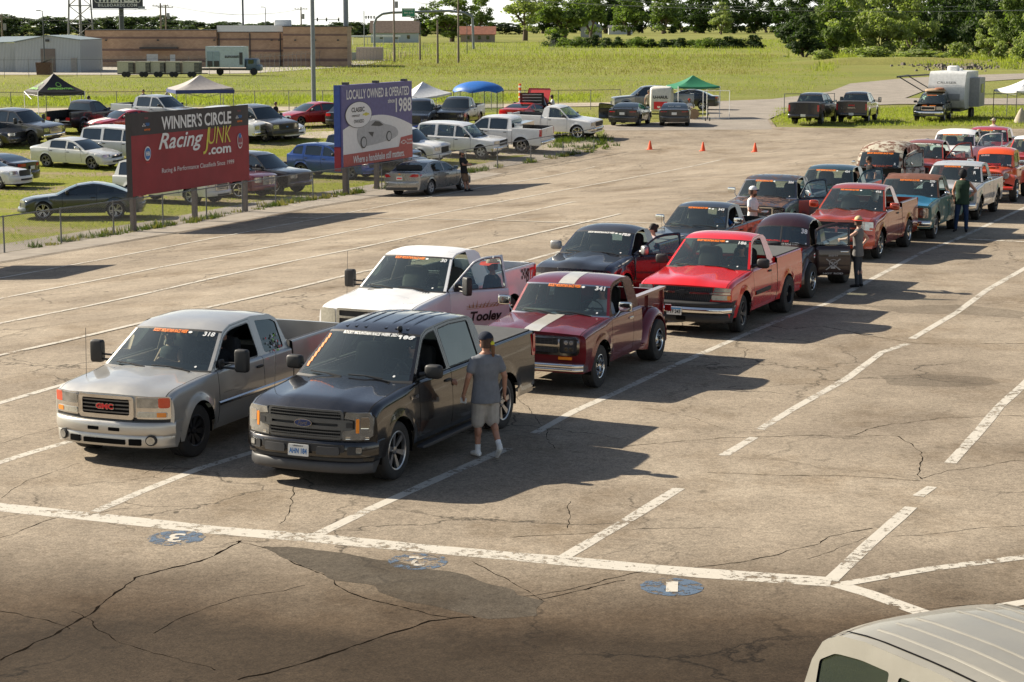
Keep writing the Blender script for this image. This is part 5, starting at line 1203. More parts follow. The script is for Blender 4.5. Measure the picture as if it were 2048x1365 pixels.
def asphalt_mat(name, tone=1.0, aged_vignette=True):
    m, n, l, b = nodes_of(name)
    grit = tex(n, l, 38, 5, 0.85); grit2 = tex(n, l, 11, 6, .75); pat = tex(n, l, 0.22, 7, 0.62); pat2 = tex(n, l, 1.1, 5, 0.6); 
    c = ramp(n, l, pat.outputs[0], [(0.30, (0.205*tone, 0.168*tone, 0.128*tone)), (0.52, (0.285*tone, 0.238*tone, 0.182*tone)), (0.74, (0.36*tone, 0.305*tone, 0.236*tone))])
    f2 = ramp(n, l, pat2.outputs[0], [(0.3, 0.86), (0.7, 1.10)]); c = mixc(n, l, 1.0, c, f2, 'MULTIPLY')
    g = ramp(n, l, grit.outputs[0], [(0.32, 0.42), (0.50, 1.0), (0.70, 1.65)]); c = mixc(n, l, 0.85, c, g, 'MULTIPLY')
    g2 = ramp(n, l, grit2.outputs[0], [(0.36, 0.72), (0.60, 1.12)]); c = mixc(n, l, 0.8, c, g2, 'MULTIPLY')
    st = tex(n, l, .42, 8, .68, stretch=(1, .8, 1)); c = mixc(n, l, 1.0, c, ramp(n, l, st.outputs[0], [(.50, (1, 1, 1)), (.68, (.70, .655, .60))]), 'MULTIPLY')
    dr = tex(n, l, 2.6, 3, .5); c = mixc(n, l, 1.0, c, ramp(n, l, dr.outputs[0], [(.66, 1.), (.76, .62)]), 'MULTIPLY')
    # fine crack network
    co = n.new('ShaderNodeTexCoord'); nz = tex(n, l, 1.3, 5, 0.6); add = n.new('ShaderNodeVectorMath'); add.operation = 'MULTIPLY_ADD'; add.inputs[1].default_value = (.9, .9, .9)
    l.new(nz.outputs['Color'], add.inputs[0]); l.new(co.outputs['Object'], add.inputs[2])
    vo = n.new('ShaderNodeTexVoronoi'); vo.feature = 'DISTANCE_TO_EDGE'; vo.inputs['Scale'].default_value = 0.36; l.new(add.outputs[0], vo.inputs['Vector'])
    k = ramp(n, l, vo.outputs[0], [(0.0, 1.0), (0.010, 0.0)]); msk = tex(n, l, 0.16, 3, 0.5); mk = ramp(n, l, msk.outputs[0], [(0.46, 0.0), (0.56, 0.9)])
    kk = n.new('ShaderNodeMath'); kk.operation = 'MULTIPLY'; l.new(k, kk.inputs[0]); l.new(mk, kk.inputs[1]); c = mixc(n, l, kk.outputs[0], c, (0.045, 0.038, 0.030))
    vo2 = n.new('ShaderNodeTexVoronoi'); vo2.feature = 'DISTANCE_TO_EDGE'; vo2.inputs['Scale'].default_value = 1.7; l.new(add.outputs[0], vo2.inputs['Vector'])
    k2 = ramp(n, l, vo2.outputs[0], [(0.0, 1.0), (0.022, 0.0)]); msk2 = tex(n, l, 0.13, 3, 0.5, stretch=(1.3, 1, 1)); mk2 = ramp(n, l, msk2.outputs[0], [(0.56, 0.0), (0.66, 0.8)])
    kk2 = n.new('ShaderNodeMath'); kk2.operation = 'MULTIPLY'; l.new(k2, kk2.inputs[0]); l.new(mk2, kk2.inputs[1]); c = mixc(n, l, kk2.outputs[0], c, (0.06, 0.05, 0.04))
    if aged_vignette:   # older asphalt plus painted-in vignette south of the stop line, its border is ragged
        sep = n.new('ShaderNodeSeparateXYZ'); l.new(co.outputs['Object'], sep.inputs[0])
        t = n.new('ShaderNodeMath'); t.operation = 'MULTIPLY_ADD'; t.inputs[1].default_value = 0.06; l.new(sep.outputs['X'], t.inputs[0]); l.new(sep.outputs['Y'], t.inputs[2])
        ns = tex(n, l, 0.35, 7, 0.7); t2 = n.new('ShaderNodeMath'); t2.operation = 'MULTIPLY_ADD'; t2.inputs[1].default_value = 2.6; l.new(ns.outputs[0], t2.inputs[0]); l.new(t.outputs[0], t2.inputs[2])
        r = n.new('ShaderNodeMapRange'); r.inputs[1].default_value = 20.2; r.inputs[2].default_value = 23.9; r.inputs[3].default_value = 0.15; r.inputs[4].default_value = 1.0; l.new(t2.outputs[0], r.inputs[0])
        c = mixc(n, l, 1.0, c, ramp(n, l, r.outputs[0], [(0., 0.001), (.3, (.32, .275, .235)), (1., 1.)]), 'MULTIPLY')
    l.new(c, b.inputs['Base Color']); b.inputs['Roughness'].default_value = 0.92; b.inputs['Specular IOR Level'].default_value = 0.12
    bump(n, l, b, grit2.outputs[0], 0.35, 0.015); return m
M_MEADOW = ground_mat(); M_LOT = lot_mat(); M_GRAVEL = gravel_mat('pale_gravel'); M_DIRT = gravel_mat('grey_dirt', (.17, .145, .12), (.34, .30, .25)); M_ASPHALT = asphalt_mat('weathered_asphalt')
M_PATCH = asphalt_mat('dark_patch_asphalt', 0.31, False)
def sheet(name, pts, z, mat):
    if 'patch' in name:      # ragged outline
        Q = []
        for a, b_ in zip(pts, pts[1:]+pts[:1]):
            k = max(1, int((b_-a).length/.18)); Q += [a.lerp(b_, i/k) for i in range(k)]
        pts = [q+Vector((noise.noise(q*2.2)*.16+noise.noise(q*9)*.05, noise.noise(q*2.2+Vector((9, 3, 1)))*.16+noise.noise(q*9+Vector((5, 5, 5)))*.05, 0)) for q in Q]
    m = MB(); ys = [p[1] for p in pts]; c = 0 if min(ys) > 125 else 1.0
    m.plate([(p[0], p[1]) for p in pts], lambda x, y, w: (x, y, terr(x, y)+z), mat, cu=c, cv=c); return m.build(name, kind='structure', smooth=False, weld=False)
def gp(L): return [at(*p) for p in L]
GX = [-9000, -400, -120]+list(range(-70, 41, 2))+[60, 120, 400, 9000]; GY = [-60, 0]+list(range(20, 131, 2))+[200, 500, 1500, 14000]
m = MB(); m.grid([[(x, y, terr(x, y)-.03) for x in GX] for y in GY], M_MEADOW); m.build('ground', kind='structure', smooth=False, weld=False)
fence_px = [(0, 509), (250, 468), (388, 446), (560, 412), (748, 383), (950, 345), (1100, 319), (1188, 303)]
FL = gp(fence_px); d0 = (FL[0]-FL[2]).normalized(); start = FL[0]+d0*30; start.z = terr(start.x, start.y)
asph = [start]+FL+gp([(1212, 292), (1205, 270), (1215, 255), (1310, 250), (1430, 238), (1540, 238), (1552, 255), (1800, 259), (2300, 259)])
asph += [Vector((60, 30, 0)), Vector((40, 4, 0)), Vector((-30, 4, 0))]
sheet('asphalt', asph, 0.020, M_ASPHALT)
lot = [start+Vector((-.8, 0.3, 0))]+[p+Vector((-.35, .2, 0)) for p in FL]+gp([(1205, 285), (1195, 272), (1180, 255), (1190, 232), (1120, 226), (0, 232), (-300, 234)])+[start+Vector((-14, 20, 0))]
sheet('lawn_lot', lot, 0.010, M_LOT)
sheet('gravel_path', gp([(-50, 218), (600, 214), (1200, 206), (1440, 201), (1440, 208), (1200, 213), (600, 222), (-50, 227)]), 0.018, M_GRAVEL)
sheet('gravel_road', gp([(1210, 262), (1195, 252), (1330, 245), (1420, 232), (1405, 215), (1440, 203), (1545, 199), (1660, 184), (1700, 168), (1800, 158), (1900, 152), (2300, 140), (2300, 147), (2050, 158), (1900, 168), (1850, 182), (1810, 197), (2300, 198), (2300, 211), (1800, 209), (1650, 214), (1580, 222), (1535, 240), (1545, 260)]), 0.024, M_DIRT)
sheet('gravel_lane', gp([(520, 268), (700, 262), (850, 268), (1190, 270), (1205, 292), (1100, 310), (860, 320), (840, 292), (640, 290), (500, 292)]), 0.018, M_GRAVEL)
sheet('gravel_verge', [start+Vector((-.6, .5, 0))]+[p+Vector((-1.5, 1.0, 0)) for p in FL]+[p+Vector((-.05, .02, 0)) for p in FL[::-1]]+[start], 0.024, M_DIRT)
conc = [start+Vector((0, 0, 0))]+[p+Vector((.02, -.01, 0)) for p in FL[:6]]+[p+Vector((1.45, -.75, 0)) for p in FL[5::-1]]+[start+Vector((1.45, -.75, 0))]
sheet('concrete_strip', conc, 0.028, plain('pale_concrete', (.33, .285, .23), .9, vs=1.5, var=.15, bmp=.2))
sheet('asphalt_patch', gp([(520, 1092), (640, 1105), (760, 1120), (900, 1150), (1000, 1178), (1085, 1208), (1068, 1236), (985, 1243), (900, 1226), (780, 1196), (640, 1148), (560, 1114)]), 0.0215, M_PATCH)
sheet('asphalt_patch', gp([(1760, 755), (1850, 750), (1990, 758), (1996, 772), (1900, 778), (1790, 772)]), 0.0215, asphalt_mat('grey_patch_asphalt', .72, False))
sheet('asphalt_patch', gp([(1700, 610), (1800, 615), (1925, 612), (2048, 625), (2048, 640), (1930, 632), (1800, 628)]), 0.0215, MATS.get('x') or bpy.data.materials['grey_patch_asphalt'])
# painted lines
def worn(name, col, amt=0.5):
    m, n, l, b = nodes_of(name); t = tex(n, l, 9, 8, 0.8); t2 = tex(n, l, 1.2, 4, .6)
    a = n.new('ShaderNodeMath'); a.operation = 'MULTIPLY_ADD'; a.inputs[1].default_value = .45; l.new(t2.outputs[0], a.inputs[0]); l.new(t.outputs[0], a.inputs[2])
    k = ramp(n, l, a.outputs[0], [(0.93-amt*.5, 1.0), (1.0-amt*.5, 0.0)])
    l.new(ramp(n, l, t.outputs[0], [(.3, [v*.8 for v in col]), (.7, col)]), b.inputs['Base Color']); b.inputs['Roughness'].default_value = .8
    tr = n.new('ShaderNodeBsdfTransparent'); mx = n.new('ShaderNodeMixShader'); l.new(k, mx.inputs[0]); l.new(tr.outputs[0], mx.inputs[1]); l.new(b.outputs[0], mx.inputs[2]); l.new(mx.outputs[0], n['Material Output'].inputs[0]); return m
M_LINE = worn('worn_white_paint', (.53, .49, .42), .36); M_LINE2 = worn('faded_white_paint', (.46, .42, .35), .64); M_CIRC = worn('worn_blue_paint', (.08, .125, .19), .50)
def strip(m, P, w, mat, z, jit=0.0):
    L = []; 
    for i, p in enumerate(P):
        d = (P[min(i+1, len(P)-1)]-P[max(i-1, 0)]).normalized(); nrm = Vector((-d.y, d.x, 0)); k = w/2*(1+rnd.uniform(-jit, jit))
        q_ = terr(p.x, p.y); zz = q_+z-(.012 if q_ > -.02 else 0); L.append([(p.x+nrm.x*k, p.y+nrm.y*k, zz), (p.x, p.y, zz), (p.x-nrm.x*k, p.y-nrm.y*k, zz)])
    m.grid(L, mat)
LC = [0]
def line(px, w=0.13, mat=None, ext=0):
    P = gp(px)
    if ext: P.append(P[-1]+(P[-1]-P[-2]).normalized()*ext)
    Q = []
    for a, b_ in zip(P, P[1:]):
        k = max(1, int((b_-a).length/.5)); Q += [a.lerp(b_, i/k) for i in range(k)]
    Q.append(P[-1]); m = MB(); LC[0] += 1; strip(m, Q, w, mat or M_LINE, 0.0345+LC[0]*.00012, .08); m.build('painted_line', kind='structure', smooth=False, weld=False)
line([(-60, 1010), (0, 1018), (230, 1042), (430, 1064), (640, 1081), (850, 1101), (1110, 1124), (1400, 1150), (1662, 1168)], .36)
line([(1672, 1172), (1740, 1192), (1806, 1216), (1900, 1250)], .24)
line([(-80, 952), (0, 928), (70, 906), (130, 889), (210, 865)], .17)
line([(190, 1027), (280, 988), (400, 940), (520, 903), (640, 860)], .15)
line([(635, 1073), (740, 1022), (860, 968), (1015, 900)], .17); line([(1069, 870), (1149, 825), (1224, 792), (1334, 740), (1409, 707), (1489, 672), (1569, 639), (1654, 609), (1744, 560), (1844, 507), (1914, 480), (2060, 412)], .15)
line([(1122, 1122), (1240, 1053), (1358, 980)], .17); line([(1446, 915), (1508, 878)], .15); line([(1520, 862), (1584, 822), (1694, 760), (1764, 707), (1815, 690)], .15); line([(1824, 680), (1914, 627), (1974, 582), (2100, 510)], .15)
line([(1660, 1166), (1740, 1090), (1822, 1018)], .17); line([(1836, 996), (1864, 977)], .15); line([(1900, 930), (1958, 866), (2000, 815), (2100, 725)], .17)
line([(1688, 1172), (1860, 1142), (2100, 1112)], .16); line([(2000, 1217), (2100, 1200)], .16)
line([(-60, 571), (0, 559), (211, 520), (415, 481), (600, 446), (830, 402), (960, 377), (1190, 335)], .11)
line([(-60, 615), (0, 600), (193, 563), (316, 538), (457, 512), (615, 482), (830, 438), (1100, 387), (1330, 345)], .12, None, 8)
line([(-60, 667), (0, 650), (176, 615), (288, 591), (439, 556), (598, 522), (700, 502), (900, 459), (1150, 405)], .13); line([(1250, 384), (1440, 345)], .12, M_LINE2)
line([(-60, 732), (0, 714), (123, 687), (271, 652), (422, 617), (598, 577), (700, 552), (900, 508), (1100, 463), (1240, 430)], .14); line([(1310, 415), (1480, 372), (1700, 325)], .12, M_LINE2)
line([(-60, 828), (0, 809), (151, 765), (300, 722)], .15); line([(640, 637), (800, 590), (1018, 533), (1130, 502)], .14)
line([(500, 433), (735, 438), (1100, 447), (1350, 450)], .13); line([(1935, 480), (2100, 488)], .2); line([(1680, 341), (1800, 315)], .12, M_LINE2); line([(1330, 322), (1450, 309)], .12, M_LINE2)
for px, py, s in ((353, 1080, '3'), (836, 1127, '2'), (1344, 1178, '1')):
    c = at(px, py); m = MB(); m.add([(c.x+.35*cos(2*pi*k/28)*(1+.03*sin(k*3)), c.y+.35*sin(2*pi*k/28), .024) for k in range(28)], [tuple(range(28))], M_CIRC)
    text(m, s, .20, .40, lambda a, b: Vector((c.x-a+.08*b, c.y-b, .027)), M_LINE, bold=.02, shear=.1)
    m.build('painted_lane_number', kind='structure', smooth=False, weld=False)
# traced cracks with weeds in some
M_CRACK = plain('crack_dark', (.011, .009, .007), 1.0, spec=0.0)  # near-black colour of the crack strips
cr = MB()
def crack(px, w=.03):
    w *= .5
    P = gp(px); Q = []
    for a, b_ in zip(P, P[1:]):
        k = max(1, int((b_-a).length/.09))
        for i in range(k):
            q = a.lerp(b_, i/k); nz = noise.noise_vector(q*1.1)*0.10+noise.noise_vector(q*5)*.045; Q.append(q+Vector((nz.x, nz.y, 0)))
    Q.append(P[-1]); strip(cr, Q, w, M_CRACK, .0332+(0 if len(cr.v) % 2 else .0004), .8)
for c, w in (([(0, 1325), (120, 1270), (270, 1160), (400, 1125), (480, 1085)], .05), ([(470, 1085), (560, 1110), (640, 1155), (750, 1205), (890, 1245), (960, 1240), (1080, 1205), (1250, 1165)], .035), ([(140, 1225), (240, 1290), (330, 1310), (430, 1345)], .02), ([(470, 1365), (640, 1320), (860, 1250), (950, 1240)], .05), ([(310, 1270), (340, 1250), (480, 1200), (610, 1175)], .018),
             ([(1024, 1080), (1200, 1068), (1440, 1058)], .02), ([(1040, 1198), (1110, 1190), (1300, 1145), (1480, 1130), (1640, 1090), (1660, 1075), (1745, 1060)], .03), ([(1250, 895), (1360, 884), (1480, 878), (1600, 874), (1800, 876)], .03), ([(1800, 877), (1820, 890), (1845, 925), (1845, 962)], .025), ([(1410, 950), (1560, 953), (1700, 958), (1840, 965)], .03), ([(1845, 962), (1900, 945), (2048, 925)], .02),
             ([(1700, 875), (1790, 850), (1900, 838), (2048, 835)], .03), ([(1530, 650), (1570, 660), (1650, 655), (1720, 672), (1830, 690), (2048, 690)], .05), ([(1940, 610), (2048, 605)], .05), ([(1140, 1005), (1145, 1030), (1135, 1060)], .02), ([(0, 1080), (120, 1040), (280, 1020)], .025), ([(0, 1000), (60, 960), (160, 930)], .02),
             ([(560, 1050), (575, 1020), (590, 975)], .02), ([(620, 1070), (760, 1095), (880, 1120)], .02), ([(1290, 820), (1380, 835), (1470, 870)], .015), ([(0, 620), (140, 590), (330, 560), (480, 520)], .015), ([(180, 590), (430, 560), (620, 580)], .012), ([(0, 500+180), (60, 660), (220, 640), (380, 620)], .02), ([(0, 890), (180, 840), (240, 820)], .015),
             ([(1024, 790), (1070, 835), (1110, 900)], .015), ([(1350, 610), (1365, 640), (1355, 665)], .02), ([(1620, 1120), (1730, 1080), (1960, 1060), (2048, 1055)], .015), ([(700, 470), (900, 430), (1050, 418)], .012), ([(1160, 360), (1260, 330), (1480, 318), (1600, 320)], .02), ([(1400, 350), (1520, 335), (1640, 325)], .02), ([(1510, 380), (1580, 365), (1600, 350)], .02), ([(940, 1130), (1010, 1160), (1085, 1205)], .02), ([(0, 1225), (60, 1240), (140, 1262)], .02)): crack(c, w)
for k in range(5):      # crazed area front left
    x = rnd.uniform(20, 330); y = rnd.uniform(940, 1010); crack([(x, y), (x+rnd.uniform(20, 70), y-rnd.uniform(-15, 25)), (x+rnd.uniform(90, 160), y-rnd.uniform(-10, 35))], .014)
cr.build('pavement_cracks', kind='structure', smooth=False, weld=False)

# ------------------------------------------------------------------ weeds and grass tufts
def leafmat(name, a, b_, trans=0.25):
    m, n, l, b = nodes_of(name); t = tex(n, l, 0.9, 4, .6); g = n.new('ShaderNodeObjectInfo')
    c = ramp(n, l, t.outputs[0], [(.3, a), (.7, b_)]); l.new(c, b.inputs['Base Color']); b.inputs['Roughness'].default_value = .6; b.inputs['Specular IOR Level'].default_value = .25
    td = n.new('ShaderNodeBsdfTranslucent'); l.new(mixc(n, l, 1.0, c, (1.3, 1.5, .6), 'MULTIPLY'), td.inputs[0]); mx = n.new('ShaderNodeMixShader'); mx.inputs[0].default_value = trans
    l.new(b.outputs[0], mx.inputs[1]); l.new(td.outputs[0], mx.inputs[2]); l.new(mx.outputs[0], n['Material Output'].inputs[0]); return m
M_WEED = leafmat('weed_leaf', (.045, .075, .014), (.13, .16, .03)); M_DRY = leafmat('dry_grass', (.16, .14, .05), (.30, .26, .10)); M_BLADE = leafmat('grass_blade', (.15, .18, .035), (.30, .31, .07), .45)
def tuft(m, c, h, n, spread, mat):
    for _ in range(n):
        a = rnd.uniform(0, 2*pi); r = spread*sqrt(rnd.random()); x, y = c.x+r*cos(a), c.y+r*sin(a); hh = h*rnd.uniform(.4, 1); w = .02+hh*.05; b_ = rnd.uniform(0, pi); z0 = terr(x, y)
        lx, ly = rnd.uniform(-.4, .4)*hh, rnd.uniform(-.4, .4)*hh
        m.add([(x-w*cos(b_), y-w*sin(b_), z0), (x+w*cos(b_), y+w*sin(b_), z0), (x+lx*.5+w*.6, y+ly*.5, z0+hh*.6), (x+lx, y+ly, z0+hh)], [(0, 1, 2), (0, 2, 3)], mat)
def along(P, t):
    L = [0]
    for a, b_ in zip(P, P[1:]): L.append(L[-1]+(b_-a).length)
    d = t*L[-1]
    for i in range(len(P)-1):
        if d <= L[i+1]: return P[i].lerp(P[i+1], (d-L[i])/(L[i+1]-L[i]))
    return P[-1]
g = MB()
for k in range(330):
    t = rnd.random()**.8; p = along(FL, t)+Vector((rnd.uniform(-.5, .15), rnd.uniform(-.1, .3), 0))
    if rnd.random() < .25+.75*(noise.noise(p*.35) > -.02): tuft(g, p, rnd.uniform(.10, .34), 20, .24, rnd.choice([M_WEED, M_WEED, M_DRY]))
for k in range(60): tuft(g, at(rnd.uniform(1200, 1215), rnd.uniform(280, 300))+Vector((rnd.uniform(-3, .5), rnd.uniform(-2, 2), 0)), .3, 20, .3, M_WEED)
o = g.build('fence_line_weeds', kind='stuff', weld=False, smooth=False)
g = MB()
def fill(poly, n, h, mat, sp=.5, cnt=7):
    P = [at(*p) for p in poly]; xs = [p.x for p in P]; ys = [p.y for p in P]; c = 0
    while c < n:
        q = Vector((rnd.uniform(min(xs), max(xs)), rnd.uniform(min(ys), max(ys)), 0)); ins = False
        for i in range(len(P)):
            a, b_ = P[i-1], P[i]
            if (a.y > q.y) != (b_.y > q.y) and q.x < (b_.x-a.x)*(q.y-a.y)/(b_.y-a.y)+a.x: ins = not ins
        if ins: tuft(g, q, h*rnd.uniform(.5, 1.3), cnt, sp, mat)
        c += 1
fill([(0, 500), (500, 415), (900, 340), (1150, 295), (1000, 262), (0, 262)], 5000, .10, M_BLADE, .45, 6)
fill([(0, 262), (1180, 262), (1180, 226), (0, 230)], 1800, .16, M_BLADE, .6, 6)
fill([(0, 214), (1200, 204), (1200, 190), (0, 196)], 3600, .35, M_BLADE, 1.0, 7)
fill([(1550, 250), (2048, 254), (2048, 214), (1560, 218)], 2600, .22, M_BLADE, .7, 7)
fill([(0, 190), (1560, 196), (1700, 150), (1560, 115), (600, 110), (500, 160), (0, 160)], 7000, .30, M_BLADE, 2.0, 7)
fill([(640, 150), (1500, 150), (1560, 110), (700, 112)], 2600, .5, M_DRY, 2.2, 7)
fill([(600, 120), (1600, 120), (1600, 80), (720, 90)], 3000, 1.0, M_BLADE, 4.0, 9)
fill([(1640, 150), (1700, 124), (2048, 140), (2048, 110), (1640, 112)], 1600, 1.1, M_BLADE, 1.6, 12)
g.build('grass', kind='stuff', weld=False, smooth=False)

# ------------------------------------------------------------------ trees
M_LEAF = {}
for nm, a, b_ in (('mid', (.06, .105, .025), (.18, .225, .06)), ('dark', (.022, .045, .016), (.065, .095, .028)), ('pale', (.12, .165, .05), (.34, .37, .15)), ('far', (.04, .062, .034), (.08, .105, .055))):
    M_LEAF[nm] = leafmat('leaves_'+nm, a, b_, .42)
M_BARK = plain('bark', (.10, .075, .055), .9, vs=3, var=.3)
TREES = {}
def tree_meshes(kind, seed, H, W, leaf, n, trunk_h=.25, shape='round', open_=0.0):
    key = (kind, seed, shape)
    if key in TREES: return TREES[key]
    r = random.Random(seed); T = MB(); C = MB(); mat = M_LEAF[kind]; tips = []
    tr = H*.022+.08
    def limb(p, d, ln, rad, lev):
        q = p+d*ln; T.cyl(p, q, rad, rad*.6, 6, M_BARK, caps=False)
        if lev == 0: tips.append(q); return
        for _ in range(3 if lev > 1 else 3):
            nd = (d+Vector((r.uniform(-1, 1), r.uniform(-1, 1), r.uniform(-.25, .55)))*.85).normalized(); limb(q, nd, ln*r.uniform(.55, .8), rad*.55, lev-1)
    T.cyl((0, 0, 0), (r.uniform(-.2, .2), r.uniform(-.2, .2), H*trunk_h), tr*1.3, tr, 8, M_BARK, caps=False)
    for _ in range(4):
        a = r.uniform(0, 2*pi); limb(Vector((0, 0, H*trunk_h*.9)), Vector((cos(a)*.5, sin(a)*.5, .8)).normalized(), H*.19, tr*.7, 2)
    clumps = []
    nc = 30 if shape != 'cone' else 34
    for k in range(nc):
        u = r.random(); z = H*(trunk_h*.8+(1-trunk_h*.8)*u)
        if shape == 'round': rr = W/2*sqrt(max(.02, 1-(2*u-.85)**2*.85))
        elif shape == 'cone': rr = W/2*(1.05-u)**.8
        elif shape == 'bush': rr = W/2*sqrt(max(.05, 1-u*u)); z = H*u*.9
        else: rr = W/2*(.5+.5*sin(pi*min(1, u*1.15)))
        a = r.uniform(0, 2*pi); q = rr*sqrt(r.random())*.85
        clumps.append((Vector((q*cos(a), q*sin(a), z)), W*r.uniform(.10, .19)*(1.0 if shape != 'cone' else .8)))
    for t in tips:
        if r.random() > open_: clumps.append((t, W*r.uniform(.08, .14)))
    per = n//len(clumps)
    for c, cr_ in clumps:
        sq = r.uniform(.55, .85)
        for _ in range(per):
            v = Vector((r.gauss(0, 1), r.gauss(0, 1), r.gauss(0, 1))).normalized(); rad = cr_*(r.random()**.4)*(1+.3*r.gauss(0, .5))
            p = c+Vector((v.x*rad, v.y*rad, v.z*rad*sq))
            if p.z < .1: continue
            nn = (v+Vector((r.uniform(-1, 1), r.uniform(-1, 1), r.uniform(-.3, 1)))*.9).normalized(); t = nn.orthogonal().normalized(); b2 = nn.cross(t); s = leaf*r.uniform(.5, 1.3)
            a = r.uniform(0, pi); t2 = t*cos(a)+b2*sin(a); b3 = nn.cross(t2)
            C.add([p-t2*s, p+b3*s*.55, p+t2*s, p-b3*s*.5+nn*s*.2], [(0, 1, 2, 3)], mat)
    to = T.build('trunk'); co = C.build('crown', weld=False, smooth=False); a, b_ = to.data, co.data
    bpy.data.objects.remove(to); bpy.data.objects.remove(co); TREES[key] = (a, b_, H, W); return TREES[key]
def tree(key, x, y, h, w, label, group, cat='tree', name='tree', rz=None):
    t, c, H, W = TREES[key]; root = empty(name, label, cat, (x, y, -.05), rnd.uniform(0, 6.28) if rz is None else rz, group); root.scale = (w/W, w/W, h/H)
    for nm, me in (('trunk', t), ('crown', c)):
        if nm == 'trunk' and name == 'shrub': nm = 'stem'
        o = bpy.data.objects.new(nm, me); COL.objects.link(o); o.parent = root
    if 'grove' in (group or '') and cat == 'tree': root.location.z -= h*.10
    return root
for k, (kind, shape) in enumerate((('mid', 'round'), ('mid', 'tall'), ('dark', 'round'), ('dark', 'tall'), ('dark', 'cone'), ('pale', 'round'), ('pale', 'tall'), ('far', 'round'), ('far', 'tall'))):
    tree_meshes(kind, 40+k, 14, 11, .42 if kind != 'far' else .6, 6500 if kind != 'far' else 3400, .13 if kind in ('mid', 'pale') else .05, shape)
tree_meshes('pale', 70, 14, 12, .40, 3000, .30, 'round', .3); tree_meshes('dark', 80, 3, 5, .22, 3000, .05, 'bush'); tree_meshes('mid', 81, 3, 5, .22, 3000, .05, 'bush'); tree_meshes('pale', 82, 3, 4, .20, 3000, .05, 'bush')
def tpx(key, x, ybase, ytop, wpx, label, group=None, **k):
    Y = CAMH*FPX/(ybase-53.0); s = Y/FPX; return tree(key, (x-1024)*s, Y, (ybase-ytop)*s, wpx*s, label, group, **k)
G1 = 'trees behind the meadow'
tpx(('mid', 40, 'round'), 905, 84, -12, 118, 'rounded green tree by the utility pole, its crown hiding part of the red roofed house', G1)
tpx(('dark', 43, 'tall'), 852, 74, 14, 62, 'dark tree rising behind the brown roofed house', G1)
tpx(('mid', 41, 'tall'), 962, 74, -4, 60, 'slim pale branched tree left of the spreading trees above the red roof', G1)
tpx(('pale', 70, 'round'), 1050, 82, -26, 130, 'open crowned tree with bare limbs showing, right of the red roofed house', G1)
tpx(('mid', 40, 'round'), 1128, 84, -36, 120, 'broad dense tree between the open crowned tree and the grey gabled house', G1)
tpx(('mid', 41, 'tall'), 1180, 80, -30, 90, 'tall tree overhanging the grey gabled house', G1)
tpx(('mid', 40, 'round'), 1255, 72, -14, 90, 'large green tree right of the grey gabled house', G1)
tpx(('mid', 41, 'tall'), 1322, 69, -10, 80, 'tall green tree before the dark wood', G1)
tpx(('pale', 45, 'round'), 1437, 70, 10, 50, 'small round pale tree standing alone before the dark wood', G1)
for k in range(34):
    x = 1080+k*30+rnd.uniform(-10, 10); tpx(rnd.choice([('dark', 42, 'round'), ('dark', 43, 'tall')]), x, rnd.uniform(66, 68.5), rnd.uniform(-30, -8), rnd.uniform(60, 85), 'dark tree in the wood closing the meadow', 'dark trees of the far wood')
for k in range(30):
    x = -20+k*27+rnd.uniform(-8, 8); tpx(rnd.choice([('far', 47, 'round'), ('far', 48, 'tall')]), x, rnd.uniform(74, 79), (rnd.uniform(30, 42) if x < 345 else rnd.uniform(42, 52)), rnd.uniform(58, 88), 'far tree in the low line behind the brick building', 'far trees behind the brick building')
for k in range(14): tpx(('far', 47, 'round'), 700+k*26, 70, rnd.uniform(44, 52), 44, 'far tree on the skyline behind the houses', 'far trees behind the houses')
G2 = 'trees of the grove at the right'
for key, x, yb_, yt, w, lb in ((('dark', 44, 'cone'), 1603, 114, 22, 92, 'dark cedar shaped tree at the left end of the right hand grove'), (('mid', 40, 'round'), 1655, 112, -18, 110, 'leafy tree just right of the cedar shaped one'), (('pale', 46, 'tall'), 1700, 110, -46, 100, 'tall silvery green tree with a pale trunk in the grove'), (('pale', 45, 'round'), 1760, 112, -30, 110, 'wide pale leaved tree in the middle of the grove'), (('pale', 46, 'tall'), 1815, 110, -40, 100, 'tall pale tree above the weedy mound'), (('dark', 42, 'round'), 1880, 108, -50, 120, 'large dark tree behind the rubble pile'), (('dark', 43, 'tall'), 1950, 106, -50, 110, 'tall dark tree right of the one behind the rubble pile'), (('mid', 41, 'tall'), 2020, 108, -20, 90, 'green tree at the right end of the grove'), (('pale', 45, 'round'), 1968, 118, 22, 60, 'bright young tree before the dark grove'), (('pale', 46, 'tall'), 2052, 122, 10, 70, 'bright tree cut by the right edge')):
    tpx(key, x, yb_, yt, w, lb, G2)
for k in range(8): tpx(('dark', 43, 'tall'), 1590+k*62, 96, rnd.uniform(-50, -20), 100, 'dark tree filling the back of the grove', 'dark trees at the back of the grove')
for k, (x, yb_, yt, w) in enumerate(((1108, 94, 66, 44), (1150, 96, 72, 50), (1190, 95, 70, 40), (1232, 96, 74, 40), (1278, 96, 72, 54), (1325, 95, 78, 40), (1360, 96, 76, 44), (1408, 97, 74, 50), (1450, 97, 73, 56), (1500, 97, 70, 54), (1128, 95, 74, 40), (1170, 95, 76, 44), (1212, 96, 76, 40), (1255, 95, 77, 40), (1300, 96, 78, 44), (1342, 95, 79, 40), (1384, 96, 78, 44), (1430, 96, 77, 40), (1474, 97, 78, 44))):
    tpx((('dark', 80, 'bush'), ('mid', 81, 'bush'))[k % 3 == 1], x, yb_, yt, w*1.15, 'dark rounded bush in the hedge across the meadow', 'bushes of the hedge across the meadow', cat='bush', name='shrub')
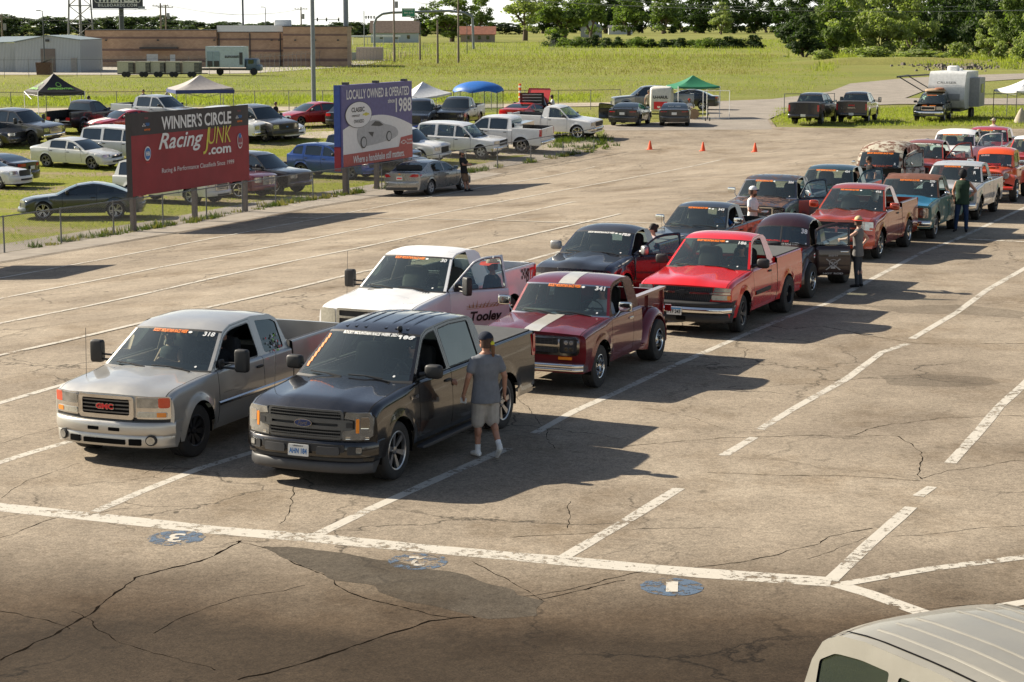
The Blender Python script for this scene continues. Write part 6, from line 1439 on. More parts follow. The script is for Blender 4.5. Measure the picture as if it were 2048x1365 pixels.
for x, yb_, yt, w, lb in ((1640, 124, 98, 60, 'bush at the foot of the cedar shaped tree'), (1740, 122, 92, 110, 'sprawling bush on the left of the mound'), (1830, 124, 98, 130, 'sprawling bush along the top of the mound'), (1905, 122, 84, 60, 'yellowish bush left of the rubble pile'), (1990, 122, 82, 44, 'bright yellow green bush above the rubble pile'), (2030, 124, 88, 50, 'bright bush at the right edge')):
    tpx(('pale', 82, 'bush'), x, yb_, yt, w, lb, 'bushes before the grove', cat='bush', name='shrub')
p = at(697, 222, 0); tpx(('mid', 81, 'bush'), 662, 226, 206, 34, 'low bush beside the light pole base by the red car', None, cat='bush', name='shrub')
for k in range(40):      # the same woods go on beyond the right edge of the photo
    a = k/39; tree(rnd.choice([('dark', 42, 'round'), ('dark', 43, 'tall')]), 75+150*a+rnd.uniform(-6, 6), 30+330*a+rnd.uniform(-20, 20), 15+6*rnd.random(), 15, 'dark tree in the wood beyond the right edge of the photo', 'dark trees beyond the right edge')
# rubble pile
m = MB()
for k in range(420):
    p = at(rnd.gauss(1920, 50), rnd.gauss(131, 5)); s = rnd.uniform(.12, .5)*(1 if k % 9 else 1.8); m.box((p.x, p.y, s*.25), (s, s*.8, s*.6), plain('rubble', (.15, .13, .11), .95, vs=2, var=.4), rnd.uniform(0, 3), .7)
m.build('rubble', kind='stuff', smooth=False, weld=False)
m = MB(); c = at(1790, 128)
m.grid([[(c.x+40*(i/12-.5)+3*noise.noise((i, j, 0)), c.y+14*(j/6-.5), 1.2*sin(pi*i/12)*sin(pi*j/6)*(1+.5*noise.noise((i*.7, j*.6, 3))) -.02) for i in range(13)] for j in range(7)], M_MEADOW); m.build('grass_mound', kind='structure', weld=False)
# ------------------------------------------------------------------ fences
M_POST = plain('galvanised_post', (.16, .165, .17), .5, .5); M_WIRE = plain('chain_link_wire', (.34, .34, .33), .5, .6)
def chain_fence(P, H, step, label, name='chain_link_fence', cell=.06, wire=.0024, barbed=False, mesh=True, group=None, rail=.022):
    root = empty(name, label, 'fence', P[0], 0, group); off = P[0]
    L = [0]
    for a, b in zip(P, P[1:]): L.append(L[-1]+(b-a).length)
    tot = L[-1]
    def pos(d):
        for i in range(len(P)-1):
            if d <= L[i+1] or i == len(P)-2: return P[i].lerp(P[i+1], (d-L[i])/(L[i+1]-L[i]))-off
    n = int(tot/step)
    for k in range(min(n, 95)+1):
        p = pos(tot*k/n); m = MB(); m.cyl((p.x, p.y, 0), (p.x, p.y, H+.03), .028, None, 7, M_POST)
        if barbed: m.cyl((p.x, p.y, H), (p.x+.15, p.y-.15, H+.35), .02, None, 5, M_POST)
        m.build('post', root)
    m = MB()
    for k in range(n): m.cyl(pos(tot*k/n)+Vector((0, 0, H)), pos(tot*(k+1)/n)+Vector((0, 0, H)), rail, None, 6, M_POST, caps=False)
    m.build('top_rail', root)
    if barbed:
        m = MB()
        for q in (.12, .24, .35):
            for k in range(n): m.cyl(pos(tot*k/n)+Vector((q*.43, -q*.43, H+q)), pos(tot*(k+1)/n)+Vector((q*.43, -q*.43, H+q)), .006, None, 3, M_WIRE, caps=False)
        m.build('barbed_wire', root)
    if mesh:
        m = MB(); V = []; F = []; w = wire; c = int(tot/(cell*1.4142)); dd = tot/c; hh = H-.04
        for k in range(-int(hh/dd), c):
            for s in (0, 1):
                d0_, d1_ = k*dd, k*dd+hh; z0, z1 = (.04, H) if s else (H, .04)
                if d0_ < 0: f = -d0_/(d1_-d0_); z0 = lerp(z0, z1, f); d0_ = 0
                if d1_ > tot: f = (tot-d0_)/(d1_-d0_); z1 = lerp(z0, z1, f); d1_ = tot
                p, q = pos(d0_), pos(d1_); o = len(V); dr = (q-p).normalized()*w*1.0; V += [(p.x-dr.x, p.y-dr.y, z0), (p.x+dr.x, p.y+dr.y, z0), (q.x+dr.x, q.y+dr.y, z1), (q.x-dr.x, q.y-dr.y, z1)]; F.append((o, o+1, o+2, o+3))
        m.add(V, F, M_WIRE); m.build('wire_mesh', root, weld=False, smooth=False)
    return root
chain_fence([start]+FL, 1.22, 3.0, 'low chain link fence with grey posts between the lawn lot and the staging asphalt', wire=.0055)
BF = gp([(-120, 227), (33, 226), (620, 222), (1168, 220.5), (1240, 219)])
chain_fence(BF, 1.45, 2.4, 'long wire fence with thin posts behind the tents and parked cars', name='wire_fence', cell=.25, wire=.0022)
chain_fence([at(1568, 232), at(1668, 231)], 1.5, 3.3, 'short piece of wire fence between the two black pickups', name='wire_fence', cell=.3, wire=.002)
chain_fence([at(1905, 233), at(2120, 231)], 1.5, 3.6, 'short piece of wire fence left of the white canopy at the right edge', name='wire_fence', cell=.3, wire=.002)
chain_fence(gp([(-40, 156), (250, 154), (500, 150)]), 2.1, 2.7, 'barbed wire topped security fence before the metal shed and generators', name='security_fence', cell=.35, wire=.004, barbed=True)
chain_fence(gp([(500, 150), (600, 138), (700, 128), (860, 112)]), 2.1, 3.2, 'barbed wire topped security fence right of the box truck', name='security_fence', cell=.4, wire=.004, barbed=True)
chain_fence(gp([(690, 112), (900, 106), (1100, 102), (1110, 99)]), 2.2, 5.0, 'far tall wire fence across the meadow before the houses', name='security_fence', cell=.5, wire=.005, barbed=True)
# ------------------------------------------------------------------ poles, tower, signs
M_POLE = plain('pole_grey_steel', (.20, .22, .24), .45, .4); M_WOOD = plain('weathered_wood', (.20, .165, .13), .9, vs=3, var=.25)
def pole(name, px, ybase, h, r0, r1, label, cat='pole', mat=None, parts=None, group=None, Y=None):
    p = at(px, ybase) if Y is None else Vector(((px-1024)/FPX*Y, Y, 0)); root = empty(name, label, cat, p, 0, group)
    m = MB(); m.cyl((0, 0, 0), (0, 0, h), r0, r1, 10, mat or M_POLE); m.build('pole', root)
    if parts: parts(root)
    return root
def p_base(root):
    m = MB(); m.cyl((0, 0, -.02), (0, 0, .7), .45, .45, 14, plain('pole_footing', (.20, .16, .13), .9)); m.build('footing', root)
pole('light_pole', 628, 224, 16, .17, .12, 'tall grey light pole on a round footing by the red car', 'light pole', parts=p_base)
pole('light_pole', 693, 132, 30, .42, .34, 'thick grey mast behind the right end of the brick building', 'mast')
pole('light_pole', 488, 130, 30, .17, .12, 'thin dark mast rising behind the brick building', 'mast', plain('dark_steel', (.06, .07, .08), .5))
def lampd(root):
    m = MB(); m.tube([(0, 0, 0), (0, 0, .2), (-.4, 0, .35)], .05, M_POLE); m.box((-.55, 0, .32), (.5, .2, .12), M_POLE); o = m.build('lamp_head', root); o.location.z = root['h']
def lamp(px, ybase, ytop, label):
    Y = CAMH*FPX/(ybase-53.0); h = (ybase-ytop)*Y/FPX; p = at(px, ybase); root = empty('street_lamp', label, 'street lamp', p, 0); m = MB(); m.cyl((0, 0, 0), (0, 0, h), .09, .06, 8, plain('dark_steel', (.06, .07, .08), .5)); m.build('pole', root); root['h'] = h; lampd(root); return root
lamp(90, 150, 28, 'dark lamp post before the metal shed'); lamp(533, 125, 20, 'lamp post rising behind the white roof band'); lamp(841, 110, 48, 'lamp post with a concrete foot right of the house'); lamp(934, 108, 50, 'lamp post in the meadow fence before the red roofed house')
M_INS = plain('insulator_grey', (.25, .25, .26), .4)
def upole(px, ybase, ytop, label, tr=False, arms=1, Y=None):
    Y = Y or CAMH*FPX/(ybase-53.0); h = CAMH+(53-ytop)*Y/FPX if Y else 0; x = (px-1024)/FPX*Y
    root = empty('utility_pole', label, 'utility pole', (x, Y, 0), 0, None); m = MB(); m.cyl((0, 0, 0), (0, 0, h), .20, .13, 8, M_WOOD); m.build('pole', root)
    for k in range(arms):
        m = MB(); m.box((0, 0, h-.5-k*1.1), (2.8, .12, .12), M_WOOD)
        for q in (-1.25, -.6, .6, 1.25): m.cyl((q, 0, h-.44-k*1.1), (q, 0, h-.2-k*1.1), .05, None, 6, M_INS)
        m.build('crossarm', root)
    if tr: m = MB(); m.cyl((.45, 0, h-2.6), (.45, 0, h-1.5), .28, None, 10, M_INS); m.build('transformer', root)
    return (x, Y, h)
U = [upole(17, 0, 31, 'utility pole above the left end of the metal shed', True, 1, 330), upole(331, 0, 9, 'utility pole with crossarm right of the billboard', False, 1, 340), upole(341, 0, 12, 'utility pole with a transformer close behind the crossarm pole', True, 1, 360),
     upole(608, 0, 16, 'distant utility pole with crossarm near the light pole', True, 1, 420), upole(791, 125, -12, 'tall weathered utility pole before the brown roofed house', True, 1), upole(918, 126, -8, 'tall utility pole before the big round tree', False, 1), upole(877, 127, 42, 'short stub pole left of the round tree', False, 0), upole(842, 120, 70, 'short pole beside the bollards', False, 0)]
m = MB()
def wire(a, b, sag=1.5):
    a, b = Vector(a), Vector(b); P = [a.lerp(b, i/14)+Vector((0, 0, -sag*4*(i/14)*(1-i/14))) for i in range(15)]; m.tube(P, .022, M_INS, 3)
for q in (-1.25, .6, 1.25):
    wire((U[0][0]+q, U[0][1], U[0][2]-.3), (U[1][0]+q, U[1][1], U[1][2]-.3)); wire((U[1][0]+q, U[1][1], U[1][2]-.3), (U[3][0]+q, U[3][1], U[3][2]-.3)); wire((U[3][0]+q, U[3][1], U[3][2]-.3), (U[4][0]+q, U[4][1], U[4][2]-.3), 3)
    wire((U[5][0]+q, U[5][1], U[5][2]-.3), (150+q, 330, 12), 3); wire((U[4][0]+q, U[4][1], U[4][2]-.3), (U[5][0]+q, U[5][1], U[5][2]-.3), 1.5)
    wire((5+q, 480, 14), (150+q, 520, 13), 3)
tag(m.build('power_lines', weld=False), 'thin power lines strung between the utility poles and across the trees', 'power line')
# lattice tower
p = atY(162, 78, 345); root = empty('lattice_tower', 'steel lattice tower rising behind the metal shed, cut by the top of the photo', 'tower', (p.x, 345, 0), .2)
M_LAT = plain('galvanised_lattice', (.22, .22, .22), .5, .6)
for k, (sx_, sy_) in enumerate(((-1, -1), (1, -1), (1, 1), (-1, 1))):
    m = MB(); m.cyl((sx_*2.3, sy_*2.3, 0), (sx_*1.2, sy_*1.2, 26), .14, .10, 6, M_LAT); m.build('leg', root)
m = MB(); C4 = [(-1, -1), (1, -1), (1, 1), (-1, 1)]
for i in range(8):
    z0, z1 = i*3.2, (i+1)*3.2; w0, w1 = lerp(2.3, 1.2, z0/26), lerp(2.3, 1.2, z1/26)
    for k in range(4):
        a, b = C4[k], C4[(k+1) % 4]
        m.cyl((a[0]*w0, a[1]*w0, z0), (b[0]*w1, b[1]*w1, z1), .06, None, 4, M_LAT); m.cyl((b[0]*w0, b[1]*w0, z0), (a[0]*w1, a[1]*w1, z1), .06, None, 4, M_LAT); m.cyl((a[0]*w1, a[1]*w1, z1), (b[0]*w1, b[1]*w1, z1), .07, None, 4, M_LAT)
m.cyl((0, 0, 0), (0, 0, 26), .25, None, 6, M_LAT); m.build('bracing', root)
# far billboard
Y = 400; s = Y/FPX; x = (247-1024)*s; root = empty('far_billboard', 'dark billboard on a thick pole reading BILLBOARDS.COM behind the brick building', 'billboard', (x, Y, 0), .08)
m = MB(); m.cyl((.6, .5, 0), (.6, .5, 10.5), .55, .5, 12, plain('dark_steel', (.06, .07, .08), .5)); m.build('pole', root)
M_NAVY = plain('billboard_navy', (.035, .04, .055), .5); m = MB(); m.box((0, 0, 11.9), (10.1, .5, 4.6), M_NAVY); m.box((0, -.4, 9.45), (11.5, .9, .12), M_POLE); m.box((4.8, -.5, 9.8), (1.4, .05, .5), M_POLE); m.build('panel', root)
m = MB(); f = lambda a, b: Vector((a, -.27, b)); text(m, 'WHISTLER', 8.2, 1.5, f, plain('sign_white', (.65, .65, .63), .5), 0, 11.55, bold=.05); text(m, 'BILLBOARDS.COM', 7.8, .62, f, plain('sign_white', (.65, .65, .63), .5), 0, 10.25, bold=.02, space=1.15)
m.plate(rrect(-4.6, 4.6, 10.72, 13.6, .5), lambda a, b, w: Vector((a, -.262, b)), plain('sign_white', (.65, .65, .63), .5), holes=[rrect(-4.48, 4.48, 10.84, 13.48, .45)]); m.build('lettering', root, weld=False, smooth=False)
# highway gantry
Y = 520; s = Y/FPX; root = empty('highway_sign_gantry', 'curved highway sign gantry with a green direction sign above the brown roofed house', 'road sign', ((752-1024)*s, Y, 0), 0)
z = lambda y: CAMH+(53-y)*s
m = MB(); m.tube([(0, 0, 0), (0, 0, z(50)), (.6, 0, z(38)), (2.2, 0, z(30)), (4.6, 0, z(27.5)), (13, 0, z(26)), ((876-752)*s, 0, z(25)), ((900-752)*s, 0, z(24)), ((930-752)*s, 0, z(28)), ((946-752)*s, 0, z(36)), ((948-752)*s, 0, 0)], .32, M_POLE, 8); m.build('gantry', root)
m = MB(); m.box(((820-752)*s, -.4, z(27.5)), (26*s, .15, 17*s), plain('highway_green', (.01, .20, .12), .5)); m.build('sign_panel', root)
m = MB(); f = lambda a, b: Vector(((820-752)*s+a, -.49, z(27.5)+b)); w = plain('sign_white', (.65, .65, .63), .5); text(m, 'WOODWIND', 2.6, .42, f, w, 0, .75); text(m, '36th St N', 2.4, .45, f, w, 0, -.02); text(m, 'EXIT', 1.0, .3, f, w, 0, -.75)
m.plate(rrect(-1.68, 1.68, -1.08, 1.08, .15), lambda a, b, q: f(a, b), w, holes=[rrect(-1.6, 1.6, -1.0, 1.0, .12)]); m.build('lettering', root, weld=False, smooth=False)
Y = 560; s = Y/FPX; root = empty('traffic_signal_mast', 'distant traffic signal mast with hanging lamps left of the green highway sign', 'traffic signal', ((732-1024)*s, Y, 0), 0)
m = MB(); m.cyl((0, 0, 0), (0, 0, CAMH+(53-24)*s), .12, None, 6, M_POLE); m.cyl((0, 0, CAMH+(53-36)*s), (24*s, 0, CAMH+(53-36)*s), .08, None, 6, M_POLE); m.build('mast', root)
for q in (4, 9, 14, 20): m = MB(); m.box((q*s, 0, CAMH+(53-36.5)*s), (.35, .3, .9), M_TRIM); m.build('signal_head', root)
Y = 480; s = Y/FPX; root = empty('traffic_signal_mast', 'distant traffic signal mast just left of the thick grey mast', 'traffic signal', ((628-1024)*s, Y, 0), 0)
m = MB(); m.cyl((0, 0, 0), (0, 0, CAMH+(53-30)*s), .1, None, 6, M_POLE); m.cyl((0, 0, CAMH+(53-41)*s), (55*s, 0, CAMH+(53-41)*s), .08, None, 6, M_POLE); m.build('mast', root)
for q in (12, 30, 54): m = MB(); m.box((q*s, 0, CAMH+(53-41)*s), (.35, .3, .9), M_TRIM); m.build('signal_head', root)

# ------------------------------------------------------------------ buildings
def brick(name, a, b_, sx_=.4):
    m, n, l, b = nodes_of(name); br = n.new('ShaderNodeTexBrick'); br.inputs['Color1'].default_value = (*a, 1); br.inputs['Color2'].default_value = (*b_, 1); br.inputs['Mortar'].default_value = (a[0]*.8, a[1]*.8, a[2]*.8, 1)
    br.inputs['Scale'].default_value = 1; br.inputs['Brick Width'].default_value = sx_; br.inputs['Row Height'].default_value = .2; br.inputs['Mortar Size'].default_value = .012
    co = n.new('ShaderNodeTexCoord'); mp = n.new('ShaderNodeMapping'); mp.inputs['Rotation'].default_value = (pi/2, 0, 0); l.new(co.outputs['Object'], mp.inputs[0]); l.new(mp.outputs[0], br.inputs['Vector'])
    t = tex(n, l, .35, 5, .6); f = ramp(n, l, t.outputs[0], [(.3, .85), (.7, 1.1)]); l.new(mixc(n, l, 1.0, br.outputs[0], f, 'MULTIPLY'), b.inputs['Base Color']); b.inputs['Roughness'].default_value = .9; return m
M_BRICK = brick('tan_brick', (.42, .27, .175), (.50, .335, .22)); M_BRICKD = brick('brown_brick', (.20, .13, .11), (.23, .15, .12)); M_METALW = plain('white_metal', (.62, .63, .62), .5, .1)
Y = 297; s = Y/FPX; X = lambda px: (px-1024)*s
root = empty('brick_building', 'long low tan brick building with dark brown bands and a white roof section', 'building', (X(440), Y, 0), R(2))
def wall(px0, px1, top_px, dy, name='wall', bands=True):
    x0, x1 = (px0-440)*s, (px1-440)*s; h = (133-top_px)*s; m = MB(); m.box(((x0+x1)/2, dy+7, h/2), (x1-x0, 14, h), M_BRICK); m.build(name, root, smooth=False)
    m = MB()
    for z, t in ((h-.22, .44), (h*.80, .28), (h*.47, .30), (h*.17, .42)):
        if z != h-.22: m.box(((x0+x1)/2, dy-.02, z), (x1-x0+.04, .06, t), M_BRICKD)
    m.box(((x0+x1)/2, dy+7, h+.06), (x1-x0+.2, 14.2, .12), M_TRIM); m.build('brick_band', root, smooth=False)
wall(182, 440, 62, 0); wall(441, 571, 66, .6); wall(572, 698, 55, -.8)
m = MB(); m.box(((506-440)*s, 4, (133-62)*s+.25), (131*s, 7, 1.0), M_METALW); m.build('roof_panel', root, smooth=False)
m = MB(); sbox(m, ((565-440)*s, 6, (133-50)*s), (2.6, 2, 1.4), M_METALW, .2); m.build('rooftop_unit', root)
for px in (444, 505, 565): m = MB(); m.cyl(((px-440)*s, .5, 0), ((px-440)*s, .5, 5), .09, None, 8, M_TRIM); m.build('downpipe', root)
for px, w, h, dy in ((313, 22, 25, -.05), (353, 10, 24, -.05), (629, 8, 22, -.85)):
    m = MB(); m.box(((px-440)*s, dy, h*s/2), (w*s, .12, h*s), M_METALW); m.build('door', root)
m = MB(); m.box(((328-440)*s, -.8, 37*s), (74*s, 1.6, .22), M_TRIM); m.build('door_canopy', root, smooth=False)
for px in (223, 325, 436, 548, 563, 596, 635, 680): m = MB(); m.box(((px-440)*s, -.9 if px > 572 else (.5 if px > 440 else -.1), 52*s), (.3, .3, .2), M_TRIM); m.build('wall_lamp', root)
sheet('concrete_yard', [at(-60, 150), at(250, 150), at(500, 147), at(720, 133), at(780, 120), at(690, 118), Vector((X(182), Y, 0)), at(-60, 140)], .006, plain('yard_concrete', (.33, .30, .25), .9, vs=.6))
# metal shed
Y2 = 262; s2 = Y2/FPX; M_RIB = None
def rib(name, col):
    m, n, l, b = nodes_of(name); w = n.new('ShaderNodeTexWave'); w.inputs['Scale'].default_value = 1.6; w.bands_direction = 'X'; co = n.new('ShaderNodeTexCoord'); l.new(co.outputs['Object'], w.inputs['Vector'])
    l.new(ramp(n, l, w.outputs[1], [(.2, [v*.72 for v in col]), (.5, col)]), b.inputs['Base Color']); b.inputs['Roughness'].default_value = .45; bump(n, l, b, w.outputs[1], .5, .05); return m
M_RIB = rib('ribbed_metal', (.42, .45, .46))
root = empty('metal_shed', 'pale ribbed metal shed with a low gable roof at the left edge', 'shed', ((100-1024)*s2, Y2, 0), 0)
z2 = lambda y: (146-y)*s2; x2 = lambda px: (px-100)*s2
m = MB(); A = [(x2(40), 0), (x2(170), 0), (x2(170), z2(83)), (x2(106), z2(75)), (x2(40), z2(88))]
m.plate(A, lambda a, b, w: Vector((a, -w, b)), M_RIB, thick=14); m.box((x2(10), 1.6, z2(89)/2), (62*s2, 1, z2(89)), M_RIB); m.build('wall', root, smooth=False)
m = MB(); m.add([(x2(171), -.2, z2(82)), (x2(106), -.2, z2(73.5)), (x2(106), 14, z2(73.5)), (x2(171), 14, z2(82)), (x2(38), -.2, z2(86)), (x2(38), 14, z2(86))], [(0, 1, 2, 3), (1, 4, 5, 2)], plain('shed_roof', (.20, .24, .24), .4)); m.add([(x2(-22), .9, z2(88)), (x2(45), .9, z2(86)), (x2(80), 10, z2(76)), (x2(-22), 10, z2(77))], [(0, 1, 2, 3)], plain('shed_roof', (.20, .24, .24), .4)); m.build('roof', root, smooth=False, solid=.12)
m = MB(); m.box((x2(106), -.04, 23*s2), (28*s2, .1, 46*s2), plain('roller_door', (.16, .13, .11), .6)); m.build('roller_door', root); m = MB(); m.box((x2(157), -.04, 15*s2), (12*s2, .1, 26*s2), plain('shed_side_door', (.30, .28, .25), .6)); m.build('door', root)
m = MB(); m.box((x2(106), -.15, z2(84)), (.5, .3, .3), M_TRIM); m.build('wall_lamp', root)
p = at(90, 152); root = empty('dumpster', 'rusty brown dumpster before the roller door of the metal shed', 'dumpster', p, 0); m = MB(); m.box((0, 0, .9), (1.7, 1.5, 1.5), plain('dumpster_brown', (.10, .05, .035), .7), taper=1.1); m.build('bin', root); m = MB(); m.box((.1, 0, 1.75), (1.8, 1.5, .08), M_TRIM, M=Matrix.Rotation(R(-18), 4, 'Y')); m.build('lid', root)
p = at(176, 130); m = MB(); m.lathe([(0, -1), (.6, -.85), (.75, 0), (.6, .85), (0, 1)], (p.x, p.y, 1.1), (1, 0, 0), 12, M_METALW); m.box((p.x, p.y, .25), (1.2, .4, .5), M_METALW); tag(m.build('gas_tank'), 'white gas tank between the shed and the brick building', 'gas tank')
# generators on trailers
M_GEN = plain('generator_beige', (.42, .40, .32), .5)
def gen(px, w, label):
    p = at(px, 154.5); root = empty('towable_generator', label, 'generator', p, R(-8), 'beige generators lined up before the brick building')
    m = MB(); m.box((0, 0, 1.15), (w*.06, 1.2, 1.35), M_GEN); m.box((0, 0, 1.86), (w*.062, 1.3, .06), M_GEN); m.box((0, 0, .42), (w*.062, 1.0, .14), M_TRIM); m.build('housing', root)
    m = MB(); m.box((w*.06*.36, -.03, 1.15), (w*.06*.30, 1.2, 1.1), M_TRIM)
    for k in range(6): m.box((w*.06*.36, -.64, .75+.16*k), (w*.06*.28, .03, .03), M_GEN)
    m.build('vent_grille', root)
    for q in (.35, -.1):
        m = MB(); m.lathe([(.01, -.1), (.32, -.1), (.34, 0), (.32, .1), (.01, .1)], (q, -.62, .33), (0, 1, 0), 12, M_TYRE); m.build('wheel', root)
    m = MB(); m.tube([(w*.03, 0, .45), (w*.03+.9, 0, .45)], .05, M_TRIM); m.build('tow_bar', root)
for px, w, lb in ((254, 33, 'leftmost of the five beige generators'), (289, 29, 'second of the five beige generators from the left'), (318, 28, 'middle one of the five beige generators'), (349, 29, 'fourth of the five beige generators from the left'), (385, 34, 'rightmost of the five beige generators, next to the box truck')): gen(px, w, lb)
# box truck
p = at(460, 151); root = empty('box_truck', 'pale blue box truck parked before the brick building', 'truck', p, R(-6)); M_PB = plain('pale_blue_box', (.42, .50, .54), .45)
m = MB(); m.box((-.3, 0, 2.3), (4.9, 2.4, 2.6), M_PB); m.build('cargo_box', root, smooth=False)
m = MB(); 
for q in (-2.2, -1.35): m.box((q, -1.23, 2.0), (.75, .06, 1.9), plain('vent_blue', (.25, .33, .38), .5)); m.box((q, -1.27, 1.45), (.65, .04, .7), M_TRIM)
m.box((1.75, -1.23, 2.1), (.4, .06, 1.5), M_TRIM); m.build('vent_grille', root)
m = MB(); sbox(m, (2.95, 0, 1.35), (1.5, 2.0, 1.5), plain('cab_blue', (.10, .15, .20), .4), .3); sbox(m, (3.5, 0, .95), (1.2, 1.8, .8), plain('cab_blue', (.10, .15, .20), .4), .4); m.build('cab', root); m = MB(); m.box((2.95, -1.0, 1.7), (.7, .06, .5), M_DARKGLASS); m.build('cab_window', root)
m = MB(); m.box((0, 0, .75), (7, 1.0, .25), M_TRIM); m.build('chassis', root)
for q in (-1.0, -1.0, 3.3): m = MB(); m.lathe([(.01, -.14), (.44, -.14), (.47, 0), (.44, .14), (.01, .14)], (q, -1.0 if q > 0 else -1.0, .47), (0, 1, 0), 14, M_TYRE); m.build('wheel', root)
m = MB(); f = lambda a, b: Vector((a, -1.25, b)); text(m, 'suncoast', 1.8, .35, f, M_TRIM, .6, 2.35, bold=.03); m.build('lettering', root, weld=False)
# pad with transformers and bollards
p = at(740, 122); root = empty('utility_enclosure', 'beige utility enclosure beside the right end of the brick building', 'enclosure', p, 0); m = MB(); m.box((0, 0, 1.2), (4.6, 3, 2.4), plain('enclosure_beige', (.40, .34, .28), .8)); m.build('housing', root); m = MB(); m.box((-3.0, -.5, .75), (1.6, 1.5, 1.5), plain('transformer_green_grey', (.20, .24, .22), .6)); m.build('cabinet', root)
for k, (x, y) in enumerate(((726, 122), (737, 122), (748, 122), (760, 120), (780, 119), (787, 117), (800, 117), (810, 116))): 
    p = at(x, y); m = MB(); m.cyl((p.x, p.y, 0), (p.x, p.y, 1.1), .12, .12, 8, plain('bollard_yellow', (.50, .42, .22), .7)); m.ball((p.x, p.y, 1.1), .12, plain('bollard_yellow', (.50, .42, .22), .7), 6)
    tag(m.build('bollard'), 'pale yellow bollard standing by the utility enclosure', 'bollard', 'pale yellow bollards by the enclosure')
# houses
def house(px0, px1, ybase, yeave, yridge, wallc, roofc, label, dist_y=None, depth=8, gable='r', extra=None, rz=0):
    Yh = CAMH*FPX/(ybase-53.0); sc = Yh/FPX; x0 = (px0-1024)*sc; x1 = (px1-1024)*sc; he, hr = (ybase-yeave)*sc, (ybase-yridge)*sc
    root = empty('house', label, 'house', ((x0+x1)/2, Yh, 0), rz); w = (x1-x0)/2; m = MB(); m.box((0, depth/2, he/2), (2*w, depth, he), wallc)
    m.add([(-w, 0, he), (-w, depth, he), (-w+.01, depth/2, hr-.1), (w, 0, he), (w, depth, he), (w-.01, depth/2, hr-.1)], [(0, 1, 2), (3, 5, 4)], wallc); m.build('wall', root, smooth=False)
    m = MB(); m.add([(-w-.5, -.5, he-.15), (w+.5, -.5, he-.15), (w+.5, depth/2, hr), (-w-.5, depth/2, hr), (-w-.5, depth+.5, he-.15), (w+.5, depth+.5, he-.15)], [(0, 1, 2, 3), (3, 2, 5, 4)], roofc); m.build('roof', root, smooth=False, solid=.2)
    for q in (-.55, .1, .6): m = MB(); m.box((w*q, -.03, he*.55), (1.1, .08, 1.3), M_DARKGLASS); m.build('window', root)
    return root
M_HW = plain('pale_blue_siding', (.40, .45, .47), .7); M_RB = plain('brown_shingle', (.20, .145, .11), .9, vs=1.5, var=.2); M_RR = plain('rusty_red_roof', (.26, .10, .06), .8, vs=1, var=.25)
house(745, 838, 86, 66, 43, M_HW, M_RB, 'pale house with a broad brown shingle roof right of the brick building'); r_ = house(922, 990, 85, 69, 54, plain('tan_siding', (.26, .21, .17), .8), M_RR, 'tan house with a rusty red roof behind the round tree')
house(1186, 1212, 76, 58, 40, plain('grey_siding', (.24, .25, .27), .8), plain('grey_roof', (.13, .13, .14), .8), 'grey gabled house half hidden by trees', depth=10, rz=R(75))
house(1215, 1262, 70, 57, 52, plain('pale_siding', (.45, .46, .45), .8), plain('grey_roof', (.13, .13, .14), .8), 'low pale house behind the trees right of the grey gabled one')
p = at(752, 92); root = empty('carport', 'long white roofed carport before the pale house', 'carport', p, 0); m = MB(); m.box((0, 0, 2.9), (15, 5, .5), M_METALW); m.build('roof', root)
for q in (-7, -2.5, 2.5, 7): m = MB(); m.cyl((q, -2.2, 0), (q, -2.2, 2.8), .09, None, 6, M_METALW); m.build('post', root)

# ------------------------------------------------------------------ advertising boards by the fence
def board(name, label, pA, pB, zbot, ztop, lean=0):
    """panel from ground point pA to pB"""
    d = (pB-pA); L = d.length; ang = math.atan2(d.y, d.x); root = empty(name, label, 'billboard', ((pA+pB)/2), ang); return root, L
def face(z=0.0): return lambda a, b, w=0: Vector((a, -.09-w, b))
M_BANR = plain('banner_red', (.26, .022, .028), .6, vs=1.2, var=.15); M_BANK = plain('banner_black', (.035, .030, .032), .6); M_SIGNW = plain('banner_white', (.74, .73, .71), .6, var=.05); M_YEL = plain('banner_yellow', (.62, .55, .08), .6)
def bmap(L, z0, z1, amp=.02):
    def f(u, v, w=0): return Vector((u, -.10-w-amp*(noise.noise((u*.9+3, v*1.3, 1.5))+.5*noise.noise((u*2.7, v*1.0+u*1.2, 7))), v))
    return f
def grid_sheet(m, f, x0, x1, z0, z1, mat, n=26, k=14, matf=None):
    m.grid([[f(lerp(x0, x1, i/n), lerp(z0, z1, j/k)) for j in range(k+1)] for i in range(n+1)], mat, matf=matf)
# board 1: px x 260..497
A = at(262, 466); B = at(496, 424); root, L = board('advertising_banner', 'red and black WINNER\'S CIRCLE banner on posts behind the fence', A, B, 0, 0)
ZA = 1.30; ZT = 4.28; f = bmap(L, ZA, ZT)
for q in (-.47, .03, .485): m = MB(); m.box((L*q, .05, 2.0), (.18, .16, 4.2), plain('timber_post', (.17, .14, .12), .9)); m.build('post', root)
m = MB(); grid_sheet(m, f, -L/2, L/2, ZA, ZT, M_BANR, 30, 18); m.box((0, .02, (ZA+ZT)/2), (L-.1, .05, ZT-ZA-.1), M_BANK); m.box((-L/2-.01, -.02, (ZA+ZT)/2), (.05, .2, ZT-ZA+.04), M_BANK); m.build('banner', root, weld=False)
m = MB(); g_ = lambda a, b, w=0: f(a, b)+Vector((0, -.008, 0)); g2 = lambda a, b, w=0: f(a, b)+Vector((0, -.018, 0)); g3 = lambda a, b, w=0: f(a, b)+Vector((0, -.028, 0)); H = ZT-ZA
grid_sheet(m, g_, -L/2, L/2, ZT-H*.27, ZT, M_BANK, 30, 5)
